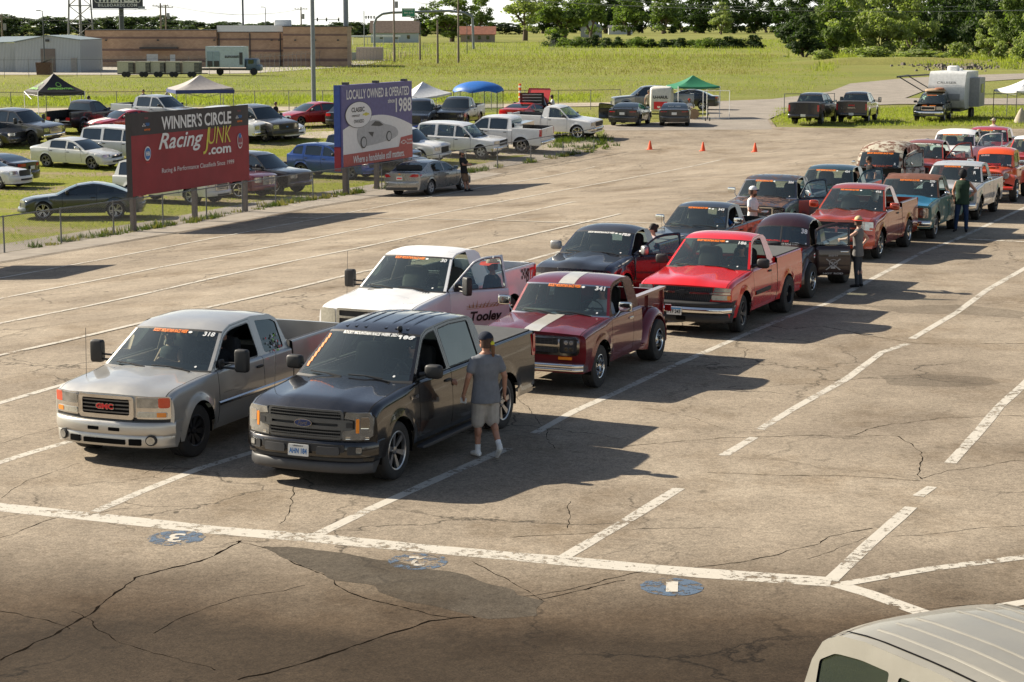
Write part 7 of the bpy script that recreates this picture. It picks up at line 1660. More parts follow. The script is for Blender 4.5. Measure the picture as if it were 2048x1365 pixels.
def tx(s, w, h, cx, cy, mat, **k): text(m, s, w*L, h*H, g2, mat, (cx-.5)*L, ZA+cy*H, **k)
tx("WINNER'S CIRCLE", .60, .17, .54, .855, M_SIGNW, bold=.025)
tx('Racing', .37, .26, .40, .60, M_SIGNW, bold=.015, shear=.35); tx('J', .06, .34, .615, .58, M_YEL, bold=.0, shear=.2); tx('UNK', .21, .22, .735, .64, M_YEL, bold=-.005, shear=.25); tx('.com', .20, .09, .73, .44, M_SIGNW, bold=.03)
tx('Racing & Performance Classifieds Since 1999', .62, .075, .545, .26, M_SIGNW, bold=.0)
def ell(cx, cy, rx, ry, mat, gg, n=28): m.plate([((cx-.5)*L+rx*cos(2*pi*k/n), ZA+cy*H+ry*sin(2*pi*k/n)) for k in range(n)], gg, mat, cu=.15)
ell(.125, .50, .23, .26, M_SIGNW, g2); ell(.125, .50, .20, .21, M_BLUEDECAL, g3); g4 = lambda a, b, w=0: f(a, b)+Vector((0, -.036, 0)); text(m, 'NHRA', .30, .17, g4, M_SIGNW, (.125-.5)*L, ZA+.5*H, bold=.04)
text(m, 'MEMBER TRACK', .26, .035, g4, M_REDDECAL, (.125-.5)*L, ZA+.39*H, bold=.02)
ell(.915, .53, .20, .30, M_SIGNW, g2); ell(.915, .53, .165, .25, plain('emblem_red', (.30, .06, .07), .6), g3); ell(.915, .60, .09, .10, M_BLUEDECAL, g4); text(m, 'RACE ACADEMY', .26, .07, g4, M_SIGNW, (.915-.5)*L, ZA+.5*H, bold=.02)
for cx in (.125, .91):
    for i in range(3):
        for j in range(2): 
            if (i+j) % 2 == 0: m.plate(rrect((cx-.5)*L-.26+.07*i, (cx-.5)*L-.2+.07*i, ZA+H*.83+.06*j, ZA+H*.83+.05+.06*j, .001), g2, M_SIGNW)
    text(m, 'TULSA', .26, .11, g2, M_BLUEDECAL, (cx-.5)*L+.08, ZA+H*.855, bold=.05, shear=.3); text(m, 'RACEWAY PARK', .40, .07, g2, M_ORANGE, (cx-.5)*L+.05, ZA+H*.79, bold=.03, shear=.3); text(m, 'OSAGE', .25, .07, g2, plain('emblem_red', (.30, .06, .07), .6), (cx-.5)*L, ZA+H*.93, bold=.02)
m.build('lettering', root, weld=False, smooth=False)
# board 2: px x 678..820
A = at(682, 392); B = at(820, 367); root, L = board('advertising_board', 'blue, white and red LOCALLY OWNED board with a sports car picture', A, B, 0, 0)
ZA, ZT = 1.25, 4.82; H = ZT-ZA; M_VIO = plain('sign_violet', (.12, .11, .25), .6); M_SRED = plain('sign_red', (.42, .09, .075), .6)
f = lambda u, v, w=0: Vector((u, -.14-w, v)); g2 = lambda u, v, w=0: Vector((u, -.150, v)); g3 = lambda u, v, w=0: Vector((u, -.158, v)); g4 = lambda u, v, w=0: Vector((u, -.166, v)); g5 = lambda u, v, w=0: Vector((u, -.174, v))
for q in (-.44, 0, .44): m = MB(); m.box((L*q, .0, 1.6), (.22, .18, 3.6), plain('timber_post', (.17, .14, .12), .9)); m.build('post', root)
m = MB(); m.box((0, 0, (ZA+ZT)/2), (L, .27, H), M_VIO)
for q in (-.42, 0, .42): m.box((q*L, 0, ZT+.05), (.25, .25, .12), M_TRIM)
m.box((-L/2-.02, .12, (ZA+ZT)/2+H*.12), (.05, .30, H*.76), plain('side_blue', (.03, .07, .28), .5)); m.box((-L/2-.02, .12, ZA+H*.10), (.05, .30, H*.3), plain('side_red', (.30, .02, .03), .5)); m.build('panel', root, smooth=False)
m = MB(); arcp = [(-L/2, ZA+.05*H), (L/2, ZA+.05*H)]+[(lerp(L/2, -L/2, k/16), ZA+H*(.40+.22*sin(pi*(1-k/16)*.82+.35)-.02)) for k in range(17)]
m.plate(arcp, f, M_SIGNW, cu=.4); m.plate([(-L/2, ZA), (L/2, ZA), (L/2, ZA+.30*H), (L*.32, ZA+.28*H), (L*.29, ZA+.16*H), (-L/2, ZA+.15*H)], g2, M_SRED)
def tx(s, w, h, cx, cy, mat, gg=g3, **k): text(m, s, w*L, h*H, gg, mat, (cx-.5)*L, ZA+cy*H, **k)
tx('LOCALLY OWNED & OPERATED', .90, .12, .50, .88, M_SIGNW, bold=.02); tx('since', .10, .055, .68, .765, M_SIGNW, bold=.02); tx('1988', .24, .185, .865, .70, M_SIGNW, bold=.02); tx('Where a handshake still matters.', .74, .09, .50, .075, M_SIGNW, bold=.02, shear=.1)
def ell(cx, cy, rx, ry, mat, gg, n=30): m.plate([((cx-.5)*L+rx*L*cos(2*pi*k/n), ZA+cy*H+ry*H*sin(2*pi*k/n)) for k in range(n)], gg, mat)
ell(.21, .625, .185, .165, M_TRIM, g3); ell(.21, .625, .178, .158, M_SIGNW, g4); tx('CLASSIC', .18, .06, .20, .69, M_TRIM, g5, bold=.03); tx('CHEVROLET', .11, .025, .17, .615, M_TRIM, g5); tx('OWASSO', .14, .045, .21, .545, M_TRIM, g5, bold=.02)
bow = [(-.05, -.010), (-.018, -.010), (-.018, -.020), (.018, -.020), (.018, -.010), (.05, -.010), (.04, .010), (.018, .010), (.018, .020), (-.018, .020), (-.018, .010), (-.04, .010)]
m.plate([((.31-.5+x)*L, ZA+(.625+z*1.0)*H) for x, z in bow], g5, M_YEL); m.plate([((.86-.5+x*.9)*L, ZA+(.215+z*1.3)*H) for x, z in bow], g3, M_SIGNW); m.plate([((.86-.5+x*.66)*L, ZA+(.215+z*.8)*H) for x, z in bow], g4, M_SRED); tx('Together', .08, .03, .95, .235, M_SIGNW); tx('let\'s drive', .08, .03, .95, .195, M_SIGNW)
car = [(.20, .30), (.19, .38), (.20, .455), (.26, .47), (.34, .52), (.43, .545), (.50, .53), (.58, .475), (.66, .455), (.74, .42), (.78, .37), (.775, .31), (.70, .275), (.45, .235), (.28, .22), (.22, .25)]
m.plate([((x-.5)*L, ZA+y*H) for x, y in rpoly(car, .03)], g3, plain('printed_silver', (.42, .42, .42), .6)); m.plate([((x-.5)*L, ZA+y*H) for x, y in ((.38, .475), (.44, .525), (.50, .515), (.56, .465), (.50, .455))], g4, M_TRIM)
m.plate([((x-.5)*L, ZA+y*H) for x, y in ((.34, .40), (.42, .39), (.40, .33), (.37, .36))], g4, M_TRIM)
for cx, cy, r_ in ((.275, .275, .055), (.64, .315, .05)): ell(cx, cy, r_*.8, r_*1.35, M_TRIM, g4); ell(cx, cy, r_*.6, r_*1.05, plain('printed_silver', (.42, .42, .42), .6), g5)
m.build('lettering', root, weld=False, smooth=False)
# a third board out of frame casts the shadow at the left edge: its post line continues the fence
A = at(-190, 560); B = at(-60, 530); root, L = board('advertising_board', 'board beyond the left edge of the photo whose shadow lies on the asphalt', A, B, 0, 0)
m = MB(); m.box((0, 0, 2.5), (L, .2, 2.6), M_VIO); m.build('panel', root)
for q in (-.4, .4): m = MB(); m.box((L*q, 0, .7), (.16, .14, 1.4), M_WOOD); m.build('post', root)
# cones
for x, y, lb in ((1300, 300, 'left one of the three orange cones'), (1406, 303, 'middle one of the three orange cones'), (1510, 305, 'right one of the three orange cones')):
    p = at(x, y); root = empty('traffic_cone', lb, 'traffic cone', p, 0, 'orange cones on the asphalt'); M_CONE = plain('cone_orange', (.85, .10, .02), .5)
    m = MB(); m.lathe([(.13, .03), (.10, .2), (.03, .5), (.0, .5)], (0, 0, 0), (0, 0, 1), 12, M_CONE); m.build('cone', root); m = MB(); m.box((0, 0, .015), (.36, .36, .03), M_CONE); m.build('base', root)
# ------------------------------------------------------------------ parked vehicles
PK = 'vehicles parked on the lawn lot'
SUV = dict(fo=.92, wb=2.95, ro=1.05, hw=.98, sill=.36, tr=.385, tw=.25, ra=.43, bed=False, notrunk=True, rail=1.2, iw=1, ir=5, k1=.34, tum=.03, bow=.2, bowr=.10, flare=.02,
           top=[(.92, .92), (.86, .98), (.5, 1.04), (-.4, 1.10), (-.7, 1.12), (-6, 1.12)], gh=[(-.48, 1.10), (-1.12, 1.66), (-1.4, 1.75), (-2.4, 1.79), (-3.5, 1.76), (-3.72, 1.70), (-3.92, 1.16)],
           doors=[(-.60, -1.56), (-1.56, -2.60)], fixed=[(-2.72, -3.66)], wheels={'all': dict(style='five', rim=M_ALLOY)}, leanr=.0, rwm=(.1, .12))
COUPE = dict(fo=.92, wb=2.75, ro=1.05, hw=.94, sill=.24, tr=.345, tw=.25, ra=.385, bed=False, iw=2, ir=4, k1=.5, tum=.06, bow=.30, bowp=2.4, bowr=.22, flare=.03, hips=.035,
           top=[(.92, .66), (.87, .72), (.5, .82), (-.3, .90), (-.6, .93), (-1.6, .95), (-2.6, 1.0), (-3.2, 1.04), (-3.7, 1.03), (-3.8, 1.0)], r=[(1, .14), (-.2, .12), (-.6, .05), (-2.6, .06), (-3.5, .08), (-4, .10)],
           gh=[(-.55, .93), (-1.05, 1.18), (-1.35, 1.29), (-1.9, 1.35), (-2.2, 1.33), (-2.7, 1.22), (-3.2, 1.05)], doors=[(-.75, -2.05)], fixed=[(-2.16, -2.70)], wr=.02, rcrown=.04, lean=.1, wheels={'all': dict(style='five', rim=M_ALLOY)})
HATCH = spec(SEDAN, wb=2.7, ro=.9, notrunk=True, ra=.40, tr=.36, sill=.30, top=[(.95, .80), (.88, .90), (.4, 1.0), (-.4, 1.06), (-2.0, 1.09), (-3.2, 1.14), (-3.6, 1.14)], gh=[(-.45, 1.06), (-1.15, 1.50), (-1.4, 1.58), (-2.0, 1.64), (-2.8, 1.61), (-3.05, 1.56), (-3.45, 1.18)], doors=[(-.62, -1.58), (-1.58, -2.55)], fixed=[(-2.66, -3.2)], iw=2, ir=5, bowr=.12)
def f_gen(lamp=M_LAMP, grille=M_BLACK, gw=.42, gz=(.58, .84), lz=(.66, .82), lw=(.52, .88), bz=(.36, .58), bm=None, frame=None, plate=True, bars=0, bb=None):
    def f(V):
        P = bm or V.S['paint']
        V.fp('grille', rrect(-gw, gw, gz[0], gz[1], .05), grille, .015, .03)
        if frame: V.fp('grille', rrect(-gw-.03, gw+.03, gz[0]-.03, gz[1]+.03, .06), frame, .03, .03, holes=[rrect(-gw+.01, gw-.01, gz[0]+.02, gz[1]-.02, .04)])
        if bars: V.slats('grille', -gw, gw, gz[0]+.02, gz[1]-.02, bars, frame or M_TRIM, .35, .028)
        V.fp('headlight', rrect(lw[0], lw[1], lz[0], lz[1], .04), lamp, .02, .05, sym=True)
        V.bar('front_bumper', -V.hw+.01, V.hw-.01, bz[0], bz[1], .3, P, proud=.08, wrap=.1)
        V.fp('front_bumper', rrect(-.45, .45, bz[0]+.02, bz[0]+.1, .03), M_BLACK, .085, .02)
        if bb: V.disc('badge', 0, (gz[0]+gz[1])/2, .07, bb, .045, rz=.035)
    return f
def r_gen(z=(.78, .96), y=(.60, .88), num='', bz=(.36, .62), pz=.78, bm=None, side=True):
    def f(V):
        V.rp('taillight', rrect(y[0], y[1], z[0], z[1], .03), M_RED, .015, .05, sym=True)
        V.bar('rear_bumper', -V.hw+.02, V.hw-.02, bz[0], bz[1], .3, bm or V.S['paint'], rear=True, proud=.07, wrap=.08); V.plate_no(pz, True, num, proud=.08)
    return f
HD = spec(FULL, sill=.45, tr=.42, ra=.49)
def P_(c, **k): return paint(c, k.pop('metal', .2), k.pop('rough', .3), **k)
LOT = []
def park(S, label, cat, local, px, py, heading, front=None, rear=None, name='parked_car', glass=None, near=False, mirror='std', group=PK, **k):
    S = spec(S, mirror=mirror, **k)
    if near: S.update(GL)
    V = make(S, front or f_gen(), rear or r_gen(), near=near); r = put(V, name, label, cat, local, px, py, heading, group); return V, r
W_ = lambda S, s: (0, s*S['hw'], 0); WR = lambda S, s: (-S['wb'], s*S['hw'], 0)
wht, blk, = P_((.72, .72, .71), metal=0, key='parked_white'), P_((.012, .012, .014), key='parked_black')
PICKF = dict(gw=.50, gz=(.72, 1.02), lz=(.80, 1.0), lw=(.58, .92), bz=(.48, .68))
# front row behind the fence
grc = P_((.045, .060, .070), metal=.5, key='dark_slate')
def r_cam(V): r_gen(z=(.80, .90), y=(.40, .84))(V); V.mb('spoiler').box((V.xR+.16, 0, 1.05), (.14, 1.5, .03), V.S['paint'])
park(COUPE, 'dark slate grey coupe with silver wheels facing left behind the fence', 'car', (0, .94, 0), 86, 441.5, 188, f_gen(gw=.5, gz=(.48, .62), lz=(.64, .74), lw=(.50, .86), bz=(.26, .46)), r_cam, paint=grc, wheels={'all': dict(style='ten', rim=M_ALLOY, rr=.25)})
park(SUV, 'white sport utility vehicle mostly hidden behind the red banner', 'suv', (0, -.98, 0), 382, 412, -24, f_gen(grille=M_TRIM, frame=M_CHROME, gw=.45, gz=(.62, .88), lz=(.74, .88), bars=2), paint=wht, name='parked_suv', wheels={'all': dict(style='ten', rim=M_ALLOY, rr=.26)}, roofpaint=wht)
maroon = P_((.16, .012, .022), metal=.3, key='maroon_suv')
park(SUV, 'dark red sport utility vehicle with chrome grille right of the red banner', 'suv', (0, -.98, 0), 477, 399, -27, f_gen(grille=M_GREY, frame=M_CHROME, gw=.42, gz=(.62, .92), lz=(.70, .92), bars=3), paint=maroon, name='parked_suv', wheels={'all': dict(style='five', rim=M_CHROME, rr=.27)})
park(SUV, 'black sport utility vehicle beside the dark red one', 'suv', (.9, -.7, .45), 590, 371, -27, f_gen(grille=M_BLACK, gw=.45, gz=(.62, .90), lz=(.74, .9), frame=M_TRIM), paint=blk, name='parked_suv')
park(HATCH, 'bright blue crossover with dark windows below the blue sign', 'suv', (0, -.925, 0), 699, 361, -24, f_gen(gw=.5, gz=(.55, .75), lz=(.70, .86), lw=(.6, .88)), paint=P_((.008, .055, .24), metal=.5, key='vivid_blue'), name='parked_crossover', trimm=M_CHROME, wheels={'all': dict(style='ten', rim=M_GUN, rr=.24)})
park(SUV, 'dark navy sport utility vehicle half behind the blue sign', 'suv', (0, -.98, 0), 782, 347, -24, f_gen(gw=.45, gz=(.62, .85)), paint=P_((.012, .02, .045), metal=.4, key='navy_suv'), name='parked_suv')
park(SEDAN, 'dark car with slim headlamps showing right of the blue sign posts', 'car', (.9, -.6, .6), 842, 330, -24, f_gen(gw=.5, gz=(.5, .66), lz=(.62, .74)), paint=P_((.02, .025, .03), metal=.4, key='ink'), name='parked_car')
park(SUV, 'white four wheel drive with black scoop nose right of the blue sign', 'suv', (.92, -.7, .5), 878, 312, -26, f_gen(grille=M_BLACK, gw=.40, gz=(.60, .90), lz=(.74, .9)), paint=wht, name='parked_suv', hoodf=lambda x, y: .05*(abs(y) < .3))
park(COUPE, 'deep blue low car between the white four wheel drive and the white wagon', 'car', (.5, -.8, .8), 930, 286, -26, paint=P_((.01, .03, .20), metal=.5, key='deep_blue'))
def f_tahoe(V): f_gen(lamp=M_LAMP, grille=M_BLACK, gw=.5, gz=(.70, .98), lz=(.80, .98), lw=(.56, .93), bz=(.42, .66), bm=M_CHROME)(V); V.fp('grille', rrect(-.5, .5, .83, .86, .01), wht, .03, .02)
park(SUV, 'white sport utility vehicle with roof rails behind the fence', 'suv', (0, -.98, 0), 961.5, 320, -22, f_tahoe, paint=wht, name='parked_suv', near=True, sglass=M_TINT, wheels={'all': dict(style='five', rim=M_WHITERIM, rr=.22)}, sill=.42)
def r_hd(V): V.rp('taillight', rrect(.88, .98, .95, 1.32, .02), M_RED, .02, .06, sym=True); V.mb('taillight#1').plate(rrect(V.xR+.0, V.xR+.12, .95, 1.32, .02), lambda x, z, w: V.D(x, V.side(x, z)+.015, z), M_RED); V.bar('rear_bumper', -.97, .97, .52, .70, .25, M_CHROME, rear=True, proud=.12, wrap=.08); sb = V.mb('tool_box'); sb.box((V.xc-.35, 0, 1.45), (.5, 1.7, .3), M_CHROME)
park(HD, 'big white crew cab pickup seen from its tail with a silver tool box', 'pickup truck', (-3.68, .985, 0), 1042, 310, 158, f_gen(**PICKF), r_hd, paint=wht, name='parked_pickup', wheels={'all': dict(style='ten', rim=M_ALLOY, rr=.25)}, sglass=M_DARKGLASS, liner=M_TRIM)
park(SHORT, 'white regular cab pickup facing right at the end of the fence', 'pickup truck', (0, -.985, 0), 1154, 292, -24, f_gen(grille=M_BLACK, frame=M_CHROME, bm=M_CHROME, **PICKF), paint=wht, name='parked_pickup', near=True, wheels={'all': dict(style='ten', rim=M_CHROME, rr=.29, r=.42)}, wb=3.3)
# second row
park(HD, 'charcoal heavy duty pickup with chrome front at the left edge', 'pickup truck', (0, -.985, 0), 64.7, 302, -25, f_gen(grille=M_GREY, frame=M_CHROME, bm=M_CHROME, bars=3, lamp=M_LAMP, **PICKF), paint=P_((.055, .055, .058), metal=.4, key='charcoal'), name='parked_pickup', mirror='tow', wheels={'all': dict(style='slot', rim=M_DARKRIM)})
park(SEDAN, 'white four door saloon with dark windows in the left lot', 'car', (0, -.925, 0), 183, 340.5, -24, f_gen(gw=.42, gz=(.55, .70), lz=(.64, .78), lw=(.52, .88), frame=M_CHROME), paint=P_((.66, .66, .63), metal=.1, key='pearl_white'), wheels={'all': dict(style='ten', rim=M_GUN, rr=.24)}, mirrorm=wht)
park(spec(SUV, wb=3.3, ro=1.15, gh=[(-.48, 1.10), (-1.12, 1.66), (-1.4, 1.75), (-2.8, 1.80), (-3.95, 1.77), (-4.15, 1.70), (-4.32, 1.16)], doors=[(-.60, -1.66), (-1.66, -2.86)], fixed=[(-2.98, -4.1)]), 'long white wagon like vehicle with roof rails left of the red banner', 'suv', (-4.3, -.95, 1.15), 157, 281, -22, paint=wht, name='parked_suv')
park(COUPE, 'dark navy coupe seen from behind at the left edge', 'car', (-3.75, -.80, .45), 82, 347, 158, rear=r_gen(z=(.84, .98), y=(.42, .84), num=''), paint=P_((.012, .015, .035), metal=.4, key='navy_coupe'))
park(COUPE, 'white low nosed car cut by the left edge of the photo', 'car', (.9, -.6, .4), 36, 362, -20, paint=wht)
park(SEDAN, 'black saloon front showing behind the navy coupe', 'car', (.9, -.6, .5), 30, 292, -22, paint=blk)
park(HD, 'white heavy duty pickup nose beside the right edge of the red banner', 'pickup truck', (.93, -.7, .6), 518, 287, -27, f_gen(grille=M_BLACK, frame=M_CHROME, bm=M_CHROME, bars=3, **PICKF), paint=wht, name='parked_pickup')
park(FULL, 'grey crew cab pickup with black grille facing the camera', 'pickup truck', (0, -.985, 0), 527, 297.6, -43, f_gen(grille=M_BLACK, bb=M_BLUEDECAL, bm=M_TRIM, **PICKF), paint=P_((.075, .075, .078), metal=.4, key='lead_grey'), name='parked_pickup', wheels={'all': dict(style='ten', rim=M_ALLOY, rr=.26)})
park(SEDAN, 'white saloon nose with a badge right of the grey crew cab', 'car', (0, .92, 0), 595, 287.5, -38, f_gen(gw=.3, gz=(.56, .66), lz=(.62, .76), frame=M_CHROME), paint=wht)
park(SEDAN, 'bright red four door saloon parked by the light pole', 'car', (0, .925, 0), 602, 256.5, 217, f_gen(gw=.35, gz=(.5, .64), lz=(.62, .76)), paint=P_((.45, .012, .015), metal=.2, key='lot_red'), wheels={'all': dict(style='five', rim=M_GUN, rr=.25)})
park(SEDAN, 'black saloon seen from behind left of the blue sign', 'car', (-3.9, .85, .4), 651, 248, 75, rear=r_gen(z=(.80, .96), y=(.5, .86)), paint=blk)
# far row
def stripes(V): 
    f_gen(gw=.5, gz=(.5, .68), lz=(.62, .76))(V)
park(COUPE, 'red sports coupe with two white stripes beside the black canopy', 'car', (.85, -.75, .42), 166, 256, 222, stripes, paint=P_((.42, .01, .015), metal=.1, key='stripe_red'), stripe=[(-.32, -.06), (.06, .32)], stripem=M_WHITE)
park(spec(SHORT, no_tailgate=True, liner=M_INT), 'black pickup with lowered tailgate under the black canopy', 'pickup truck', (-4.1, 0, .5), 118, 253, 62, paint=blk, name='parked_pickup')
park(FULL, 'silver crew cab pickup rising behind the red banner with two people by it', 'pickup truck', (-2.9, -.7, 1.8), 275, 206, -30, paint=P_((.38, .40, .41), metal=.4, key='pale_silver'), name='parked_pickup')
park(SHORT, 'dark pickup nose just right of the blue sign', 'pickup truck', (.9, .4, .7), 838, 244, 262, paint=P_((.015, .02, .03), metal=.3, key='dark_petrol'), name='parked_pickup')
park(SHORT, 'black regular cab pickup with pale mirrors facing the camera by the blue tent', 'pickup truck', (.9, .9, .55), 925, 243, 256, f_gen(gw=.55, gz=(.70, .90), lz=(.78, .92), lw=(.60, .92), bz=(.42, .62)), paint=blk, name='parked_pickup', mirrorm=M_GREY)
def open_hood(S, V, label, px, py, heading, col): pass
red2 = P_((.50, .025, .015), metal=.1, key='flame_red')
V, r = park(COUPE, 'red sports car with its hood raised beside the blue tent', 'car', (-3.7, -.85, .35), 1046, 243, 60, rear=r_gen(z=(.80, .92), y=(.30, .84), num=''), paint=red2, nohood=True)
m = MB(); m.plate(rrect(-.80, .80, 0, 1.35, .1), lambda y, z, w: Vector((-.45+z*.30+w, y, .98+z*.92)), red2, thick=.05); m.plate(rrect(-.3, .3, .5, 1.0, .05), lambda y, z, w: Vector((-.47+z*.30+w, y, .98+z*.92)), M_VOID); m.build('hood', r); m = MB(); m.box((0, 0, .7), (.9, .9, .35), M_TRIM); m.build('engine', r)
V, r = park(SHORT, 'black nosed pickup seen from the front with its square hood raised', 'pickup truck', (.9, .9, .5), 1092, 236, 268, f_gen(gw=.5, gz=(.66, .9), lz=(.74, .9), bz=(.45, .6), bm=M_CHROME), paint=P_((.30, .32, .33), metal=.3, key='dull_silver'), nohood=True, name='parked_pickup')
m = MB(); m.plate(rrect(-.75, .75, 0, 1.1, .05), lambda y, z, w: Vector((-.50+z*.42+w, y, 1.10+z*.80)), M_TRIM, thick=.04)
for k in range(4): m.box((-.36+.10*k, 0, 1.30+.19*k), (.04, 1.2, .07), M_GREY)
m.build('hood', r); m = MB(); m.box((.1, 0, .85), (.8, .8, .35), M_TRIM); m.build('engine', r)
# around the green canopy
def door_open(V, S): pass
V, r = park(COUPE, 'black low sports car from behind with one door open wide', 'car', (-3.7, -.85, .35), 1272, 243, 74, rear=r_gen(z=(.86, .91), y=(.45, .84), num=''), paint=blk, open=70)
m = MB(); m.box((V.xR+.25, 0, 1.13), (.22, 1.6, .03), blk); m.box((V.xR+.25, .6, 1.08), (.1, .03, .1), blk); m.box((V.xR+.25, -.6, 1.08), (.1, .03, .1), blk); m.build('spoiler', r)
V, r = park(COUPE, 'black coupe with white tape round its rear window beside the trailer', 'car', (-3.7, -.85, .35), 1376, 243, 84, rear=r_gen(z=(.87, .91), y=(.45, .84), num=''), paint=blk)
m = MB(); text(m, 'RACE WEEK', .8, .06, lambda a, b: Vector((-3.0, -a, 1.2+b)), M_WHITE); m.build('window_tape', r, weld=False)
park(FULL, 'grey crew cab pickup facing left behind the black sports car', 'pickup truck', (0, .985, 0), 1252, 228, 184, paint=P_((.16, .17, .18), metal=.5, key='steel_grey'), name='parked_pickup')
park(SEDAN, 'black four door saloon behind the green canopy', 'car', (-2.83, .92, 0), 1404, 221, 168, paint=P_((.025, .028, .032), metal=.4, key='onyx'), rear=r_gen(z=(.84, .98), y=(.55, .88)))
def r_tundra(V): V.rp('taillight', rrect(.86, .98, .84, 1.24, .02), M_RED, .02, .06, sym=True); V.bar('rear_bumper', -.98, .98, .46, .66, .25, V.S['paint'], rear=True, proud=.1, wrap=.08); V.plate_no(.60, True, '', proud=.12)
def r_gmc(V): r_tundra(V); text(V.mb('tailgate_lettering'), 'GMC', .40, .10, lambda a, b: V.rmap(.03)(-a, b, 0), M_REDDECAL, 0, 1.14, bold=.05); text(V.mb('tailgate_lettering'), 'SIERRA', .5, .04, lambda a, b: V.rmap(.03)(-a, b, 0), M_CHROME, 0, .98)
park(FULL, 'left one of the two black pickups parked on the grass strip', 'pickup truck', (-4.85, -.95, .55), 1637, 234, 68, rear=r_tundra, paint=blk, name='parked_pickup', near=True, glass=M_TINT, rglass=M_TINT, sglass=M_TINT, tonneau=M_TRIM)
park(HD, 'right one of the two black pickups, with tall mirrors and red lettering', 'pickup truck', (-4.85, -.95, .55), 1733, 231, 72, rear=r_gmc, paint=blk, name='parked_pickup', mirror='tow', glass=M_TINT, rglass=M_TINT, sglass=M_TINT, near=True, tonneau=M_TRIM)
def f_yuk(V): f_gen(grille=M_BLACK, frame=M_CHROME, gw=.42, gz=(.78, .98), lz=(.80, .98), lw=(.52, .9), bz=(.46, .68), bm=M_CHROME)(V); V.banner(w=.6, h=.05, a=-.05); b = V.mb('roof_load'); sbox(b, (-2.2, 0, 1.92), (1.8, 1.3, .25), plain('tarp_tan', (.35, .25, .16), .8), .6); sbox(b, (-1.9, .3, 2.02), (1.0, .6, .2), plain('tarp_rust', (.30, .12, .06), .8), .6)
V, r = park(SUV, 'black sport utility vehicle with open engine bay and a load on its roof', 'suv', (.95, .9, .5), 1884, 230, 250, f_yuk, paint=P_((.02, .03, .025), metal=.3, key='black_green'), name='parked_suv', nohood=True, near=True, sglass=M_TINT)
m = MB(); m.box((.1, 0, .80), (1.0, 1.3, .3), M_TRIM); m.box((.3, .2, 1.0), (.3, .4, .06), M_ORANGE); m.box((.1, -.35, 1.0), (.2, .3, .06), M_ORANGE); m.build('engine', r)
# travel trailer
p = at(1905, 236); root = empty('travel_trailer', 'white travel trailer with a slide out and extended awning arms', 'trailer', p, R(248)); M_RV = plain('trailer_white', (.58, .59, .58), .5); M_RVG = plain('trailer_grey', (.26, .27, .28), .5)
m = MB(); prof = [(2.6, .75), (2.95, 1.3), (2.85, 2.2), (2.45, 3.0), (2.1, 3.15), (-2.6, 3.1), (-2.7, 3.0), (-2.7, .7), (2.2, .7)]
for s in (1, -1): m.plate(rpoly(prof, .12), lambda x, z, w, s=s: Vector((x, s*(1.2+w), z)), M_RV)
pp = rpoly(prof, .12); m.grid([[Vector((x, 1.2, z)), Vector((x, 0, z+(.05 if z > 3 else 0))), Vector((x, -1.2, z))] for x, z in pp+pp[:1]], M_RV); m.build('body', root)
m = MB(); m.box((-.3, 1.5, 1.75), (2.4, .7, 1.9), M_RVG); m.box((-.3, 1.86, 2.0), (1.0, .03, .6), M_DARKGLASS); m.build('slide_out', root)
m = MB(); sbox(m, (.9, .1, 3.32), (1.0, .7, .35), M_WHITE, .3); m.build('roof_air_conditioner', root); m = MB(); sbox(m, (-.6, .2, 3.22), (.5, .5, .18), M_WHITE, .3); m.build('roof_vent', root)
for q in (1.6, -1.6):
    m = MB(); m.tube([(q, -1.22, 1.5), (q, -3.4, 2.75), (q, -1.22, 2.9)], .04, M_TRIM); m.build('awning_arm', root)
m = MB(); m.tube([(2.1, -3.4, 2.75), (-2.1, -3.4, 2.75)], .07, M_TRIM); m.build('awning_roll', root)
m = MB(); m.grid([[V3 for V3 in (Vector((2.93-.0, y, 1.25)), Vector((2.97, y, 1.35)), Vector((2.93, y, 1.7)))] for y in (-.9, 0, .9)], M_RVG); text(m, 'CRUISER', 1.3, .16, lambda a, b: Vector((2.80+.0, a, 2.42+b)), M_RVG); m.build('front_panel', root, weld=False)
m = MB(); m.box((-2.2, -1.22, 1.8), (.1, .04, .1), M_RED); m.tube([(2.6, .0, .6), (3.9, 0, .6)], .06, M_TRIM); m.box((0, 0, .6), (5.0, 1.8, .15), M_TRIM); m.build('chassis', root)
for q in (-.4, -1.2):
    for s in (1, -1): m = MB(); m.lathe([(.01, -.1), (.32, -.1), (.34, 0), (.32, .1), (.01, .1)], (q, s*1.1, .34), (0, 1, 0), 14, M_TYRE); m.build('wheel', root)
# small rental box trailer
p = at(1323, 236); root = empty('box_trailer', 'small white rounded rental trailer with a red panel beside the taped coupe', 'trailer', p, R(262)); m = MB(); sbox(m, (0, 0, 1.25), (2.4, 1.5, 1.7), plain('trailer_cream', (.62, .60, .54), .45), .22, 10); m.build('body', root)
m = MB(); m.plate(rrect(-.45, .45, .62, 1.12, .03), lambda a, b, w: Vector((1.215, a, b)), M_REDDECAL); text(m, 'U-HAUL', 1.0, .20, lambda a, b: Vector((1.215, a, b)), M_TRIM, 0, 1.42, bold=.05); m.build('lettering', root, weld=False)
for s in (1, -1): m = MB(); m.lathe([(.01, -.1), (.30, -.1), (.32, 0), (.30, .1), (.01, .1)], (-.2, s*.80, .32), (0, 1, 0), 14, M_TYRE); m.build('wheel', root)
